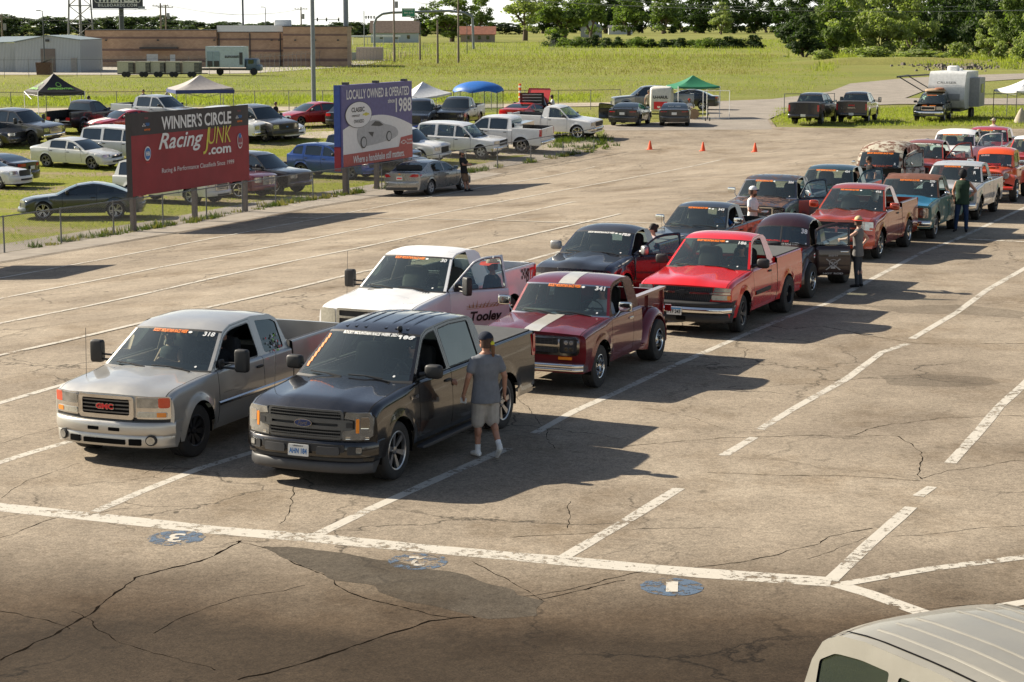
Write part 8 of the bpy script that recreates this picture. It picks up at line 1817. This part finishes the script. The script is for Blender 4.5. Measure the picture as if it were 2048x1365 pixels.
# cream van in the corner: only its roof and upper side rise into the picture
M_CRV = paint((.235, .222, .188), .0, .45, coat=.4, key='cream_van')
VS = dict(fo=.9, wb=3.0, ro=1.05, hw=1.0, sill=.3, tr=.34, tw=.22, ra=.40, bed=False, notrunk=True, iw=2, ir=6, k1=.20, tum=.03, bow=.2, bowr=.15, flare=.01, rail=1.2, rcrown=.07, rbow=.14, um=.93,
          top=[(.9, .85), (.8, .95), (.3, 1.05), (-.3, 1.15), (-6, 1.15)], gh=[(-.25, 1.15), (-1.0, 1.62), (-1.25, 1.72), (-1.8, 1.78), (-3.2, 1.80), (-3.65, 1.77), (-3.85, 1.70), (-4.0, 1.2)], doors=[(-.75, -1.75)], fixed=[(-1.9, -2.9), (-3.0, -3.78)], wr=.10, wheels={'all': dict(style='five', rim=M_ALLOY)}, wdz=.13, paint=M_CRV)
VS['gh'] = [(-.25, 1.15), (-1.0, 1.62), (-1.25, 1.72), (-1.8, 1.79), (-2.6, 1.82), (-3.3, 1.82), (-3.6, 1.79), (-3.78, 1.70), (-3.88, 1.55), (-4.0, 1.2)]; VS['ir'] = 7
V = make(spec(VS, mirror='std'), f_gen(), r_gen())
for k in (-3, -2, -1, 1, 2, 3):
    V.mb('roof').grid([[V.rpt(.10+.74*f/10, k*.24+d, h) for d, h in ((-.025, 0), (-.01, .012), (.01, .012), (.025, 0))] for f in range(11)], M_CRV)
for s in (1, -1): V.mb('roof_seam').grid([[V.rpt(f/12, s*(.90+d), .004) for d in (-.012, .012)] for f in range(13)], M_VOID)
V.mb('roof_seam').grid([[V.rpt(.955+d, u, .004) for d in (-.004, .004)] for u in [lerp(-.9, .9, i/10) for i in range(11)]], M_VOID)
put(V, 'minivan', 'cream van whose ribbed roof fills the bottom right corner', 'van', (-3.65, 0, 1.84), 1838, 1226, -61)

# ------------------------------------------------------------------ canopies
def canopy(name, label, corners, z_edge, z_top, mat, mat2=None, val=.22, legs=True, legm=M_WHITE, skew=None, top=None):
    """corners: four pixel points on the ground under the legs"""
    C_ = [at(*c) for c in corners]; c0 = sum(C_, Vector())/4; root = empty(name, label, 'canopy', c0, 0)
    Q = [c-c0 for c in C_]; zs = skew or [0]*4; m = MB(); tp = Vector((0, 0, z_top)) + Vector(top or (0, 0, 0)); n = 6
    for k in range(4):
        a, b = Q[k]+Vector((0, 0, z_edge+zs[k])), Q[(k+1) % 4]+Vector((0, 0, z_edge+zs[(k+1) % 4])); mt = mat2 if (mat2 and k in (0, 2)) else mat
        rows = []
        for i in range(n+1):
            t = i/n; p, q = a.lerp(tp, t), b.lerp(tp, t); row = []
            for j in range(n+1): w = p.lerp(q, j/n); w.z -= .10*sin(pi*t)+.05*sin(pi*j/n)*(1-t); row.append(w)
            rows.append(row)
        m.grid(rows, mt); m.grid([[w, w-Vector((0, 0, val))] for w in rows[0]], mt)
    m.build('canopy_top', root)
    if legs:
        for k in range(4): m = MB(); m.cyl(Q[k], Q[k]+Vector((0, 0, z_edge+zs[k])), .025, None, 6, legm); m.build('leg', root)
        m = MB()
        for k in range(4):
            a, b = Q[k]+Vector((0, 0, z_edge-.25)), Q[(k+1) % 4]+Vector((0, 0, z_edge-.25)); md = (a+b)/2+Vector((0, 0, -.25)); m.tube([a, md+Vector((0, 0, .3)), b], .012, M_GREY, 4); m.tube([a+Vector((0, 0, .2)), md, b+Vector((0, 0, .2))], .012, M_GREY, 4)
        m.build('truss', root)
    return root, Q
def quad(cx, cy, w, d, rz): 
    p = at(cx, cy); h = R(rz); out = []
    for a, b in ((-1, -1), (1, -1), (1, 1), (-1, 1)):
        q = p+Vector((a*w/2*cos(h)-b*d/2*sin(h), a*w/2*sin(h)+b*d/2*cos(h), 0)); out.append(q)
    return out
def canopy2(name, label, cx, cy, w, d, rz, ze, zt_, mat, **k):
    L = quad(cx, cy, w, d, rz); global at_save; c = [q for q in L]
    old = globals()['at']; globals()['at'] = lambda x, y, z=0: x if isinstance(x, Vector) else old(x, y, z)
    try: return canopy(name, label, [(q, 0) for q in c], ze, zt_, mat, **k)
    finally: globals()['at'] = old
M_CBK = plain('canopy_black', (.022, .018, .018), .6); M_CGR = plain('canopy_green', (.015, .16, .075), .6); M_CBL = plain('canopy_blue', (.015, .12, .42), .5); M_CGY = plain('canopy_grey', (.34, .31, .29), .6); M_CNV = plain('canopy_navy', (.03, .05, .16), .6); M_CWH = plain('canopy_white', (.60, .61, .62), .6); M_LIME = plain('lime_print', (.20, .48, .06), .5)
r, Q = canopy2('pop_up_canopy', 'black pop up canopy with green lettering at the left', 111, 247, 3.0, 3.0, 30, 2.05, 3.15, M_CBK)
m = MB(); a, b = Q[0]+Vector((0, 0, 2.05)), Q[1]+Vector((0, 0, 2.05)); tp = Vector((0, 0, 3.15))
def cm(k):
    a, b = Q[k]+Vector((0, 0, 2.05)), Q[(k+1) % 4]+Vector((0, 0, 2.05)); nrm = (b-a).cross(tp-a).normalized(); nrm = nrm if nrm.y < 0 else -nrm
    return lambda u, v, w=0: (a+(b-a)*(.5+u/3))*(1-v)+tp*v+nrm*.05+Vector((0, 0, -.10*sin(pi*v)+.01))
for k in (0, 3):
    f = cm(k); text(m, 'DIFFERENTIAL', 1.9, .13, f, M_LIME, 0, .16, bold=.03, shear=.3)
    m.plate([(.30*cos(2*pi*i/16), .42+.14*sin(2*pi*i/16)) for i in range(16)], f, M_LIME, holes=[[(.23*cos(2*pi*i/16), .42+.105*sin(2*pi*i/16)) for i in range(16)]])
m.build('printing', r, weld=False)
r, Q = canopy2('tarp_canopy', 'grey tarp canopy with a navy edge behind the silver pickup', 402, 246, 3.6, 3.2, 20, 2.15, 3.05, M_CGY, val=.16, skew=[0, .1, .2, .05], legm=M_GREY)
m = MB(); Z = Vector((0, 0, 2.14))
for k in range(4): a, b = Q[k]*1.04+Z, Q[(k+1) % 4]*1.04+Z; m.grid([[a.lerp(b, i/4), a.lerp(b, i/4)-Vector((0, 0, .22))] for i in range(5)], M_CNV)
m.build('valance', r)
canopy2('pop_up_canopy', 'white and navy canopy tilted right of the blue sign', 846, 240, 3.0, 2.6, 25, 1.7, 2.5, M_CWH, val=.12, skew=[-.3, .1, .1, -.3], legm=M_GREY)
# dome shaped blue tent with clear side sheets
p = at(957, 234); root = empty('dome_tent', 'bright blue domed shade tent with clear side sheets', 'tent', p, 0); m = MB()
m.grid([[Vector((1.75*cos(t)*cos(a), 1.75*cos(t)*sin(a), 1.62+.80*sin(t)+.16*abs(sin(3*(a-.3)))*cos(t)*(1-sin(t)))) for a in [2*pi*i/24 for i in range(25)]] for t in [pi/2*j/8 for j in range(9)]], M_CBL); m.build('tent_top', root)
m = MB()
for k in range(6): a = 2*pi*k/6+.3; m.tube([(1.75*cos(a), 1.75*sin(a), 0), (1.75*cos(a), 1.75*sin(a), 1.75)], .03, M_TRIM)
m.build('frame', root); m = MB(); m.grid([[Vector((1.7*cos(a), 1.7*sin(a), z)) for z in (.4, 1.1, 1.72)] for a in [R(200+14*i) for i in range(11)]], glassmat('plastic_sheet', (.75, .8, .78), .15)); m.build('side_sheet', root)
canopy2('pop_up_canopy', 'green pop up canopy over the trailer and folding table', 1385, 236, 2.9, 2.8, 12, 2.15, 2.85, M_CGR, val=.14)
canopy2('pop_up_canopy', 'white canopy with dark legs cut by the right edge of the photo', 2052, 240, 3.2, 3.0, 15, 1.95, 2.75, M_CWH, val=.12, legm=M_TRIM)
p = at(2042, 246); m = MB(); m.grid([[p+Vector((r_*cos(a)*.8, r_*sin(a)*.6, h)) for a in [2*pi*i/12+.2*h for i in range(13)]] for h, r_ in ((0, .62), (.3, .5), (.75, .22), (.95, .05))], plain('tan_cloth', (.42, .36, .27), .8)); tag(m.build('cloth_cover'), 'tan cloth thrown over something under the white canopy at the right edge', 'cloth')
# folding rack frame, cart and small table
p = at(1432, 240); root = empty('steel_frame_rack', 'thin white tubular frame standing right of the green canopy', 'frame', p, R(10)); m = MB()
for x in (-.9, .9): m.cyl((x, 0, 0), (x, 0, 1.9), .02, None, 5, M_WHITE)
m.cyl((-.9, 0, 1.9), (.9, 0, 1.9), .02, None, 5, M_WHITE); m.cyl((-.9, 0, .1), (.9, 0, .1), .02, None, 5, M_WHITE); m.build('tubing', root)
p = at(1415, 243); root = empty('hand_cart', 'dark upright hand cart at the right of the green canopy', 'cart', p, 0); m = MB(); m.cyl((0, 0, .15), (.02, 0, 1.1), .03, None, 6, M_TRIM); m.tube([(-.1, 0, 1.1), (.15, 0, 1.15)], .025, M_TRIM); m.build('handle', root)
for s in (-1, 1): m = MB(); m.lathe([(.01, -.03), (.12, -.03), (.12, .03), (.01, .03)], (s*.14, 0, .13), (1, 0, 0), 10, M_TYRE); m.build('wheel', root)
p = at(1388, 240); root = empty('stool_fan', 'round wooden cable drum beside the green canopy leg', 'drum', p, 0); m = MB(); m.lathe([(.01, -.12), (.34, -.12), (.34, -.08), (.15, -.06), (.15, .06), (.34, .08), (.34, .12), (.01, .12)], (0, 0, .38), (.2, 1, 0), 14, plain('ply', (.30, .20, .11), .7)); m.build('drum', root)
p = at(1040, 205); m = MB(); m.cyl((p.x, p.y, 0), (p.x, p.y, 1.5), .10, None, 8, M_CONE)
for k in range(3): m.cyl((p.x, p.y, .35+.42*k), (p.x, p.y, .5+.42*k), .103, None, 8, M_WHITE)
tag(m.build('marker_post'), 'orange and white striped marker post in the grass behind the blue tent', 'marker post')
# ------------------------------------------------------------------ people
SKIN = plain('skin_tanned', (.40, .20, .13), .55, var=.06); SKINP = plain('skin_fair', (.52, .30, .22), .55, var=.06)
HAIRS = {'brown': plain('hair_brown', (.07, .035, .02), .7, vs=40, var=.4), 'dark': plain('hair_dark', (.02, .014, .01), .7), 'grey': plain('hair_grey', (.25, .23, .21), .7)}
def cloth(name, col, sc=9): return plain('cloth_'+name, col, .85, spec=.2, vs=sc, var=.12, bmp=.35)
def capsule(m, p, q, r0, r1, mat=None):
    m.cyl(p, q, r0, r1, 10, mat); m.ball(p, r0, mat, 8); m.ball(q, r1, mat, 8)
def fuse(m, name, parent, mat, vox, sm=3):
    o = m.build(name, smooth=False, weld=False); o.data.materials.clear(); o.data.materials.append(mat)
    for p in o.data.polygons: p.material_index = 0
    r = o.modifiers.new('r', 'REMESH'); r.mode = 'VOXEL'; r.voxel_size = vox; s = o.modifiers.new('s', 'SMOOTH'); s.iterations = sm; s.factor = .5
    me = bpy.data.meshes.new_from_object(o.evaluated_get(bpy.context.evaluated_depsgraph_get())); me.name = name
    me.polygons.foreach_set('use_smooth', [True]*len(me.polygons)); bpy.data.objects.remove(o)
    q = bpy.data.objects.new(name, me); COL.objects.link(q)
    if parent: q.parent = parent
    return q
def torso(m, lv, lean, k, mat):
    rows = []
    for z, ax, ay, xo in lv: rows.append([Vector((xo+lean*(z-.95)+ax*k*cos(a), ay*k*sin(a), z)) for a in [2*pi*i/18 for i in range(18)]])
    m.grid(rows, mat, closed=True); m.add(rows[0], [tuple(range(18))], mat); m.add(rows[-1], [tuple(range(18))], mat)
TL = [(.84, .10, .15, 0), (.92, .115, .172, 0), (1.02, .11, .158, .005), (1.12, .105, .148, .01), (1.25, .118, .165, .01), (1.36, .115, .178, 0), (1.44, .09, .17, -.01), (1.49, .055, .09, -.01), (1.52, .05, .055, -.005)]
def person(label, loc, rz, h=1.78, pose=None, skin=SKIN, top=None, bottom=None, shorts=False, sleeves=.55, shoes=None, hair='brown', hat=None, hatm=None, beard=False, bulk=1.0, lean=0.0, glasses=False, vox=.011, pony=False, legs=True, turn=0.0, extra=None, group=None, bun=False, brimm=None):
    P = dict(eL=(.0, .25, 1.17), wL=(.06, .27, .92), eR=(.0, -.25, 1.17), wR=(.06, -.27, .92), kL=(.03, .10, .50), aL=(-.01, .105, .09), kR=(.03, -.10, .50), aR=(-.01, -.105, .09), fL=None, fR=None)
    P.update(pose or {}); V3 = lambda k: Vector(P[k]); lx = lambda z: lean*(z-.95)
    root = empty('person', label, 'person', loc, rz, group); root.scale = (h/1.78,)*3
    B = MB(); torso(B, TL, lean, bulk, skin); hd = Vector((.015+lx(1.66), 0, 1.665)); ct, st = cos(turn), sin(turn)
    capsule(B, (lx(1.48)-.005, 0, 1.46), (lx(1.58)+.0, 0, 1.58), .055, .052); B.ball(hd, .1, skin, 12, (.98, .78, 1.17)); f = lambda x, y, z: hd+Vector((x*ct-y*st, x*st+y*ct, z))
    B.ball(f(.035, 0, -.065), .062, skin, 8, (.95, .85, .8)); B.ball(f(.098, 0, -.015), .016, skin, 6, (1, .8, 1.5))
    for s in (1, -1): B.ball(f(-.01, s*.078, -.01), .022, skin, 6, (.9, .45, 1.3))
    for s, k in ((1, 'L'), (-1, 'R')):
        sh = Vector((lx(1.40)-.005, s*.158*bulk, 1.40)); e = V3('e'+k); w = V3('w'+k); capsule(B, sh, e, .049*bulk, .042); capsule(B, e, w, .041, .027)
        d = (w-e).normalized(); up = Vector((0, s, 0)).cross(d); up = (up if up.length > .2 else Vector((1, 0, 0)).cross(d)).normalized(); sd = d.cross(up).normalized()
        pm = w+d*.045; capsule(B, w+up*.0, pm+up*.014, .026, .024); capsule(B, w, pm-up*.018, .024, .022)
        for i, (o_, ln) in enumerate(((.030, .068), (.010, .078), (-.011, .073), (-.030, .058))):
            a = pm+d*.02+up*o_; b1 = a+d*ln*.55-sd*s*.006; b2 = b1+d*ln*.35-sd*s*.028; capsule(B, a, b1, .0105, .0095); capsule(B, b1, b2, .0095, .008)
        a = w+d*.02+up*.028; b1 = a+d*.035+up*.028; capsule(B, a, b1, .012, .011); capsule(B, b1, b1+d*.03+up*.004, .011, .009)
        if legs:
            hp = Vector((0, s*.09, .90)); kn = V3('k'+k); an = V3('a'+k); capsule(B, hp, kn, .085*bulk, .056); capsule(B, kn, an, .054, .037); m_ = kn.lerp(an, .3)+Vector((-.02, 0, 0)); B.ball(m_, .056, skin, 8, (1, .9, 1.6))
    fuse(B, 'body', root, skin, vox)
    if top:
        T = MB(); torso(T, [(.79, .13, .185, 0), (.86, .125, .175, 0)]+[l for l in TL[1:8]], lean, 1.1*bulk, top)
        for s, k in ((1, 'L'), (-1, 'R')):
            sh = Vector((lx(1.40)-.005, s*.160*bulk, 1.395)); e = V3('e'+k)
            if sleeves > .8: capsule(T, sh, e, .066*bulk, .055); capsule(T, e, e.lerp(V3('w'+k), .93), .053, .038)
            elif sleeves > 0: capsule(T, sh, sh.lerp(e, sleeves), .062*bulk, .062*bulk)
            else: T.ball(sh+Vector((0, -s*.03, .0)), .058, None, 8)
        fuse(T, 'shirt', root, top, .014, 2)
    if bottom and legs:
        T = MB(); torso(T, [(.78, .11, .155, 0), (.84, .12, .168, 0), (.91, .115, .165, 0)], lean, 1.04*bulk, bottom)
        for s, k in ((1, 'L'), (-1, 'R')):
            hp = Vector((0, s*.09, .88)); kn = V3('k'+k); an = V3('a'+k)
            if shorts: q = hp.lerp(kn, .98); capsule(T, hp, q, .10*bulk, .090*bulk)
            else: capsule(T, hp, kn, .098*bulk, .068); capsule(T, kn, an.lerp(kn, .05), .066, .056)
        fuse(T, 'shorts' if shorts else 'trousers', root, bottom, .014, 2)
    if legs:
        sm = shoes or cloth('black_shoe', (.02, .02, .022))
        for s, k in ((1, 'L'), (-1, 'R')):
            an = V3('a'+k); fd = Vector(P['f'+k] or (1, s*.15, -.0)).normalized(); S_ = MB(); a = an+Vector((0, 0, -.035)); capsule(S_, a-fd*.03, a+fd*.09+Vector((0, 0, -.012)), .042, .038); capsule(S_, a+fd*.09+Vector((0, 0, -.012)), a+fd*.16+Vector((0, 0, -.022)), .040, .030); capsule(S_, a, an+Vector((0, 0, .02)), .045, .042); fuse(S_, 'shoe', root, sm, .009, 2)
            if shorts and shoes: K = MB(); capsule(K, an, an.lerp(V3('k'+k), .22), .041, .043); fuse(K, 'sock', root, cloth('white_sock', (.7, .7, .7)), .01, 1)
    Hm = HAIRS[hair]; H = MB()
    H.grid([[f(-.012+.112*sin(t)*cos(a), .092*sin(t)*sin(a), .012+.122*cos(t)) for a in [2*pi*i/20 for i in range(21)]] for t in [pi*.60*j/8 for j in range(9)]], Hm)
    H = MB() if hat else H
    H.grid([[f(-.02+.105*cos(a), .092*sin(a), z) for z in (.05, 0, -.05, -.09)] for a in [R(75+210*i/12) for i in range(13)]], Hm)
    if pony: T_ = MB(); [capsule(T_, f(*a), f(*b), r0, r1) for a, b, r0, r1 in (((-.10, 0, -.01), (-.135, 0, -.07), .028, .03), ((-.135, 0, -.07), (-.13, -.01, -.17), .03, .026), ((-.13, -.01, -.17), (-.12, -.015, -.27), .026, .008))]; fuse(T_, 'ponytail', root, plain('hair_auburn', (.16, .07, .03), .6, vs=40, var=.4), .01, 1); T_ = MB(); T_.ball(f(-.12, 0, -.02), .034, plain('hair_tie_yellow', (.65, .62, .03), .6), 8); T_.build('hair_tie', root)
    if bun: T_ = MB(); T_.ball(f(-.12, 0, .05), .05, Hm, 8); T_.build('hair_bun', root)
    H.build('hair', root)
    if beard: T_ = MB(); T_.ball(f(.045, 0, -.095), .06, Hm, 8, (.9, .95, 1.1)); T_.build('beard', root)
    E_ = MB()
    for s in (1, -1):
        if glasses: sbox(E_, f(.092, s*.034, .012), (.03, .055, .036), M_BLACK, .5, 4)
        else: E_.ball(f(.083, s*.032, .012), .011, M_WHITE, 6); E_.ball(f(.092, s*.032, .012), .006, M_BLACK, 5)
    E_.build('sunglasses' if glasses else 'eyes', root); E_ = MB(); sbox(E_, f(.088, 0, -.062), (.012, .042, .010), plain('lips', (.35, .12, .10), .5), .6, 4); E_.build('mouth', root)
    if hat:
        m = MB(); hm = hatm
        m.grid([[f(-.005+.118*sin(t)*cos(a), .100*sin(t)*sin(a), .035+.105*cos(t)) for a in [2*pi*i/20 for i in range(21)]] for t in [pi/2*j/6 for j in range(7)]], hm)
        if hat == 'cap': m.grid([[f(.09+u*.085*cos(a), .085*sin(a)*(1-.1*u), .035-.02*u-.012*(a*a)*.3) for u in (0, .5, 1)] for a in [R(-75+150*i/10) for i in range(11)]], brimm or hm)
        elif hat == 'beanie': m.ball(f(0, 0, .0), .125, hm, 10, (1, .92, 1.15))
        else:
            r_ = .24 if hat == 'wide' else .19
            m.grid([[f(q*cos(a), q*.9*sin(a), .04-.03*((q-.1)/.14)**2*(1 if abs(sin(a)) < .8 else -.2)) for q in (.10, .15, r_)] for a in [2*pi*i/24 for i in range(25)]], brimm or hm)
        m.build('hat' if hat != 'cap' else 'cap', root)
    if extra: extra(root)
    return root
def on(px, py, dz=.02): p = at(px, py); return p+Vector((0, 0, dz))
GT = cloth('grey_shirt', (.17, .18, .20)); KH = cloth('khaki', (.40, .37, .33)); BK = cloth('black', (.02, .02, .022)); WT = cloth('white', (.70, .70, .70)); JN = cloth('jeans', (.025, .045, .10)); GR = cloth('green', (.03, .055, .035)); TN = cloth('tan_shorts', (.20, .13, .08)); BL = cloth('blue', (.02, .10, .30)); LG = cloth('leggings', (.06, .065, .075)); BG = cloth('heather', (.30, .27, .26)); PK_ = cloth('pale_pink', (.45, .38, .40)); WS = cloth('white_shoe', (.72, .72, .70)); STRAW = cloth('straw', (.50, .40, .22)); RB = cloth('red_brim', (.50, .05, .03)); KT = cloth('tan_hat', (.38, .33, .26))
def note(root): m = MB(); m.box((.10, .30, .82), (.10, .02, .07), M_WHITE, .5); m.build('paper', root)
person('man in a grey shirt and pale shorts with a ponytail beside the black pickup', on(972, 917), R(112), 1.80, dict(eL=(-.02, .27, 1.17), wL=(.08, .30, .92), eR=(-.04, -.27, 1.16), wR=(.02, -.29, .90), kL=(.06, .10, .50), aL=(.04, .11, .09), kR=(.02, -.11, .51), aR=(-.22, -.12, .18), fR=(.75, -.05, -.65)), top=GT, bottom=KH, shorts=True, shoes=WS, hair='brown', hat='cap', hatm=cloth('navy_cap', (.02, .025, .04)), bulk=1.12, vox=.008, pony=True, turn=.55, extra=note)
person('man in a black shirt and wide tan hat framed by the open Tooley door', at(985, 706), R(215), 1.80, dict(wL=(.10, .24, .95)), top=BK, bottom=TN, sleeves=.95, hat='wide', hatm=KT, brimm=RB, glasses=True)
person('dark haired person in a pale top behind the open blue door', at(1305, 592), R(205), 1.66, dict(eL=(.16, .22, 1.22), wL=(.35, .12, 1.22)), top=PK_, bottom=BK, sleeves=.1, hair='dark', bun=True, skin=SKINP)
def pad(root): m = MB(); m.box((.36, -.02, 1.13), (.22, .16, .03), M_WHITE, .3); m.box((.36, -.02, 1.10), (.20, .16, .03), M_TRIM, .1); m.build('papers', root)
person('bearded man in a white shirt and cap holding papers beside pickup 343', at(1503, 505), R(-35), 1.80, dict(eR=(.05, -.26, 1.16), wR=(.28, -.12, 1.13), eL=(.04, .26, 1.16), wL=(.27, .14, 1.12)), top=WT, bottom=BK, beard=True, hat='cap', hatm=WT, brimm=cloth('navy_cap', (.02, .025, .04)), extra=pad, turn=.3)
person('woman in a grey tank top and straw hat by the hot rod door', on(1714, 577), R(150), 1.68, dict(eL=(.20, .26, 1.24), wL=(.40, .16, 1.20), eR=(-.10, -.40, 1.20), wR=(-.02, -.20, 1.03), kL=(.02, .05, .50), aL=(-.02, .05, .09), kR=(.0, -.10, .50), aR=(-.05, -.12, .09)), top=cloth('tank_grey', (.16, .155, .15)), bottom=LG, sleeves=0, hat='brim', hatm=STRAW, brimm=RB, skin=SKINP, hair='brown', turn=-1.2, glasses=True, bulk=.98)
person('man in a dark green sleeveless shirt and jeans by the silver white pickup', on(1922, 465), R(250), 1.86, dict(eR=(-.06, -.27, 1.15), wR=(.04, -.22, .92), eL=(-.10, .36, 1.18), wL=(-.05, .18, 1.00), kL=(.03, .13, .50), aL=(.0, .14, .09), kR=(.02, -.13, .50), aR=(.0, -.16, .09)), top=GR, bottom=JN, sleeves=0, hat='beanie', hatm=BK, glasses=True, bulk=1.1, turn=-.5)
person('man in a heather grey shirt and floppy hat at an open orange door', at(1955, 345), R(215), 1.80, dict(eR=(.20, -.30, 1.28), wR=(.42, -.34, 1.22)), top=BG, bottom=BK, hat='brim', hatm=KT, bulk=1.15, beard=True)
person('man in black with a cap between the rusty van and the orange red pickup', at(1852, 366), R(170), 1.74, dict(eL=(.08, .26, 1.15), wL=(.28, .10, 1.12)), top=BK, bottom=BK, hat='cap', hatm=cloth('grey_cap', (.2, .2, .2)))
person('person in a black shirt inside the open door of the dark teal pickup', at(1742, 412), R(200), 1.70, top=BK, bottom=BK, hair='dark', lean=.2)
person('man in a pale shirt and hat behind the open door of the white vintage pickup', at(1985, 312), R(230), 1.78, top=cloth('pale_shirt', (.45, .38, .36)), bottom=BK, hat='brim', hatm=KT)
person('man in a bucket hat and black shirt with folded arms leaning on the grey saloon', on(928, 384), R(-28), 1.80, dict(eL=(.10, .24, 1.18), wL=(.24, -.06, 1.20), eR=(.10, -.24, 1.18), wR=(.24, .04, 1.17), kL=(.10, .09, .50), aL=(.24, .06, .09), kR=(.08, -.09, .50), aR=(.14, -.10, .09)), top=BK, bottom=TN, shorts=True, hat='brim', hatm=KT, brimm=KT, glasses=True, beard=True, bulk=1.08, lean=-.16)
person('man in a white shirt beside the raised square hood', at(1107, 247), R(170), 1.80, dict(eL=(.12, .24, 1.16), wL=(.30, .12, 1.02)), top=WT, bottom=BK, lean=.15, vox=.02)
person('man in dark clothes standing at the raised hood near the black canopy', at(179, 250), R(10), 1.80, dict(eR=(.1, -.24, 1.15), wR=(.3, -.1, 1.1)), top=BK, bottom=BK, vox=.02, hair='dark')
person('person whose head shows over the silver pickup on its left', at(288, 232), R(270), 1.80, top=GT, bottom=BK, vox=.02); person('bald looking man in a pale shirt beside the silver pickup door', at(335, 238), R(200), 1.74, top=BG, bottom=BK, vox=.02, hair='grey')
CR = dict(kL=(.30, .14, .86), aL=(.05, .14, .50), kR=(.30, -.14, .86), aR=(.05, -.14, .50), wL=(.32, .15, 1.05), wR=(.32, -.15, 1.05))
person('person crouching by the nose of the bright red saloon', at(552, 246)+Vector((0, 0, -.42)), R(-30), 1.75, CR, top=BK, bottom=BK, vox=.02)
person('person in a blue shirt between the dark pickups by the white canopy', at(856, 243)+Vector((0, 0, -.42)), R(200), 1.75, CR, top=BL, bottom=BK, vox=.02, hair='dark')
person('person in a red cap seated at the table under the green canopy', at(1378, 238)+Vector((0, 0, -.42)), R(250), 1.75, CR, top=WT, bottom=BK, vox=.02, hat='cap', hatm=RB)
person('person in a tan shirt standing between the trailer and the black low sports car', at(1297, 232), R(270), 1.75, top=KT, bottom=BK, vox=.02)
# people in the cabs: seated figures placed in their vehicles
def cab(num, y, label, dx=0, dz=0, rz=0, **k):
    V = next(v for l, v in ALLV if num in l); S = V.S; q = Matrix.Translation(V.root.location) @ V.root.rotation_euler.to_matrix().to_4x4(); s = .93
    return person(label, q @ Vector((V.xw-1.08+dx, y, V.zt(V.xw-.5)-1.33*s+dz)), V.root.rotation_euler.z+rz, 1.78*s, legs=False, **k)
STW = dict(eL=(.12, .28, 1.20), wL=(.36, .14, 1.26), eR=(.12, -.28, 1.20), wR=(.36, -.14, 1.26))
def helm(root):
    m = MB(); m.ball((.0, 0, 1.68), .155, M_BLACK, 14, (1.05, .92, 1.05)); m.build('helmet', root); m = MB(); m.grid([[Vector((.01+.160*cos(a), .146*sin(a), 1.680+z)) for z in (-.035, .035)] for a in [R(-60+12*i) for i in range(11)]], SKIN); m.build('visor_opening', root)
cab('number 318', .40, 'driver in a black helmet at the window of the grey pickup', rz=.9, pose=STW, top=BK, sleeves=.95, extra=helm, vox=.014)
cab('number 318', -.42, 'bearded passenger in a grey tank top in the grey pickup', pose=dict(eR=(.05, -.27, 1.18), wR=(.20, -.16, 1.10), eL=(.12, .26, 1.2), wL=(.34, .10, 1.30)), top=LG, sleeves=0, beard=True, hair='grey', hat='cap', hatm=KT, skin=SKINP, vox=.014)
cab('number 106', .40, 'driver in a black shirt resting an arm on the door of the black pickup', pose=dict(eL=(.10, .42, 1.26), wL=(-.12, .60, 1.14), eR=(.12, -.28, 1.20), wR=(.36, -.10, 1.26)), top=BK, sleeves=.95, hair='dark', vox=.014)
cab('number 341', .38, 'driver in a white shirt at the wheel of the maroon stepside', pose=STW, top=WT, sleeves=.9, vox=.016)
cab('number 186', .38, 'driver at the wheel of the bright red pickup', pose=STW, top=BK, vox=.016, hair='dark', hat='cap', hatm=BK)
cab('number 343', .42, 'driver in a blue shirt leaning on the sill of the small black pickup', dx=.25, dz=.06, rz=.6, pose=dict(eL=(.20, .30, 1.22), wL=(.40, .10, 1.24), eR=(.22, -.20, 1.22), wR=(.42, .0, 1.24)), top=BL, beard=True, hair='dark', glasses=True, vox=.016)
cab('number 416', .38, 'driver in a pale helmet in the burnt orange pickup', pose=STW, top=BK, vox=.018, hair='dark', hat='beanie', hatm=WT)
cab('number 200', .38, 'driver with an arm on the sill of the silver white pickup', pose=dict(eL=(.05, .42, 1.25), wL=(.25, .52, 1.22)), top=BK, vox=.018)
cab('at the far back', .38, 'driver in a floppy hat in the cherry red pickup', pose=STW, top=BG, hat='brim', hatm=KT, vox=.02)
print('SCENE OK')
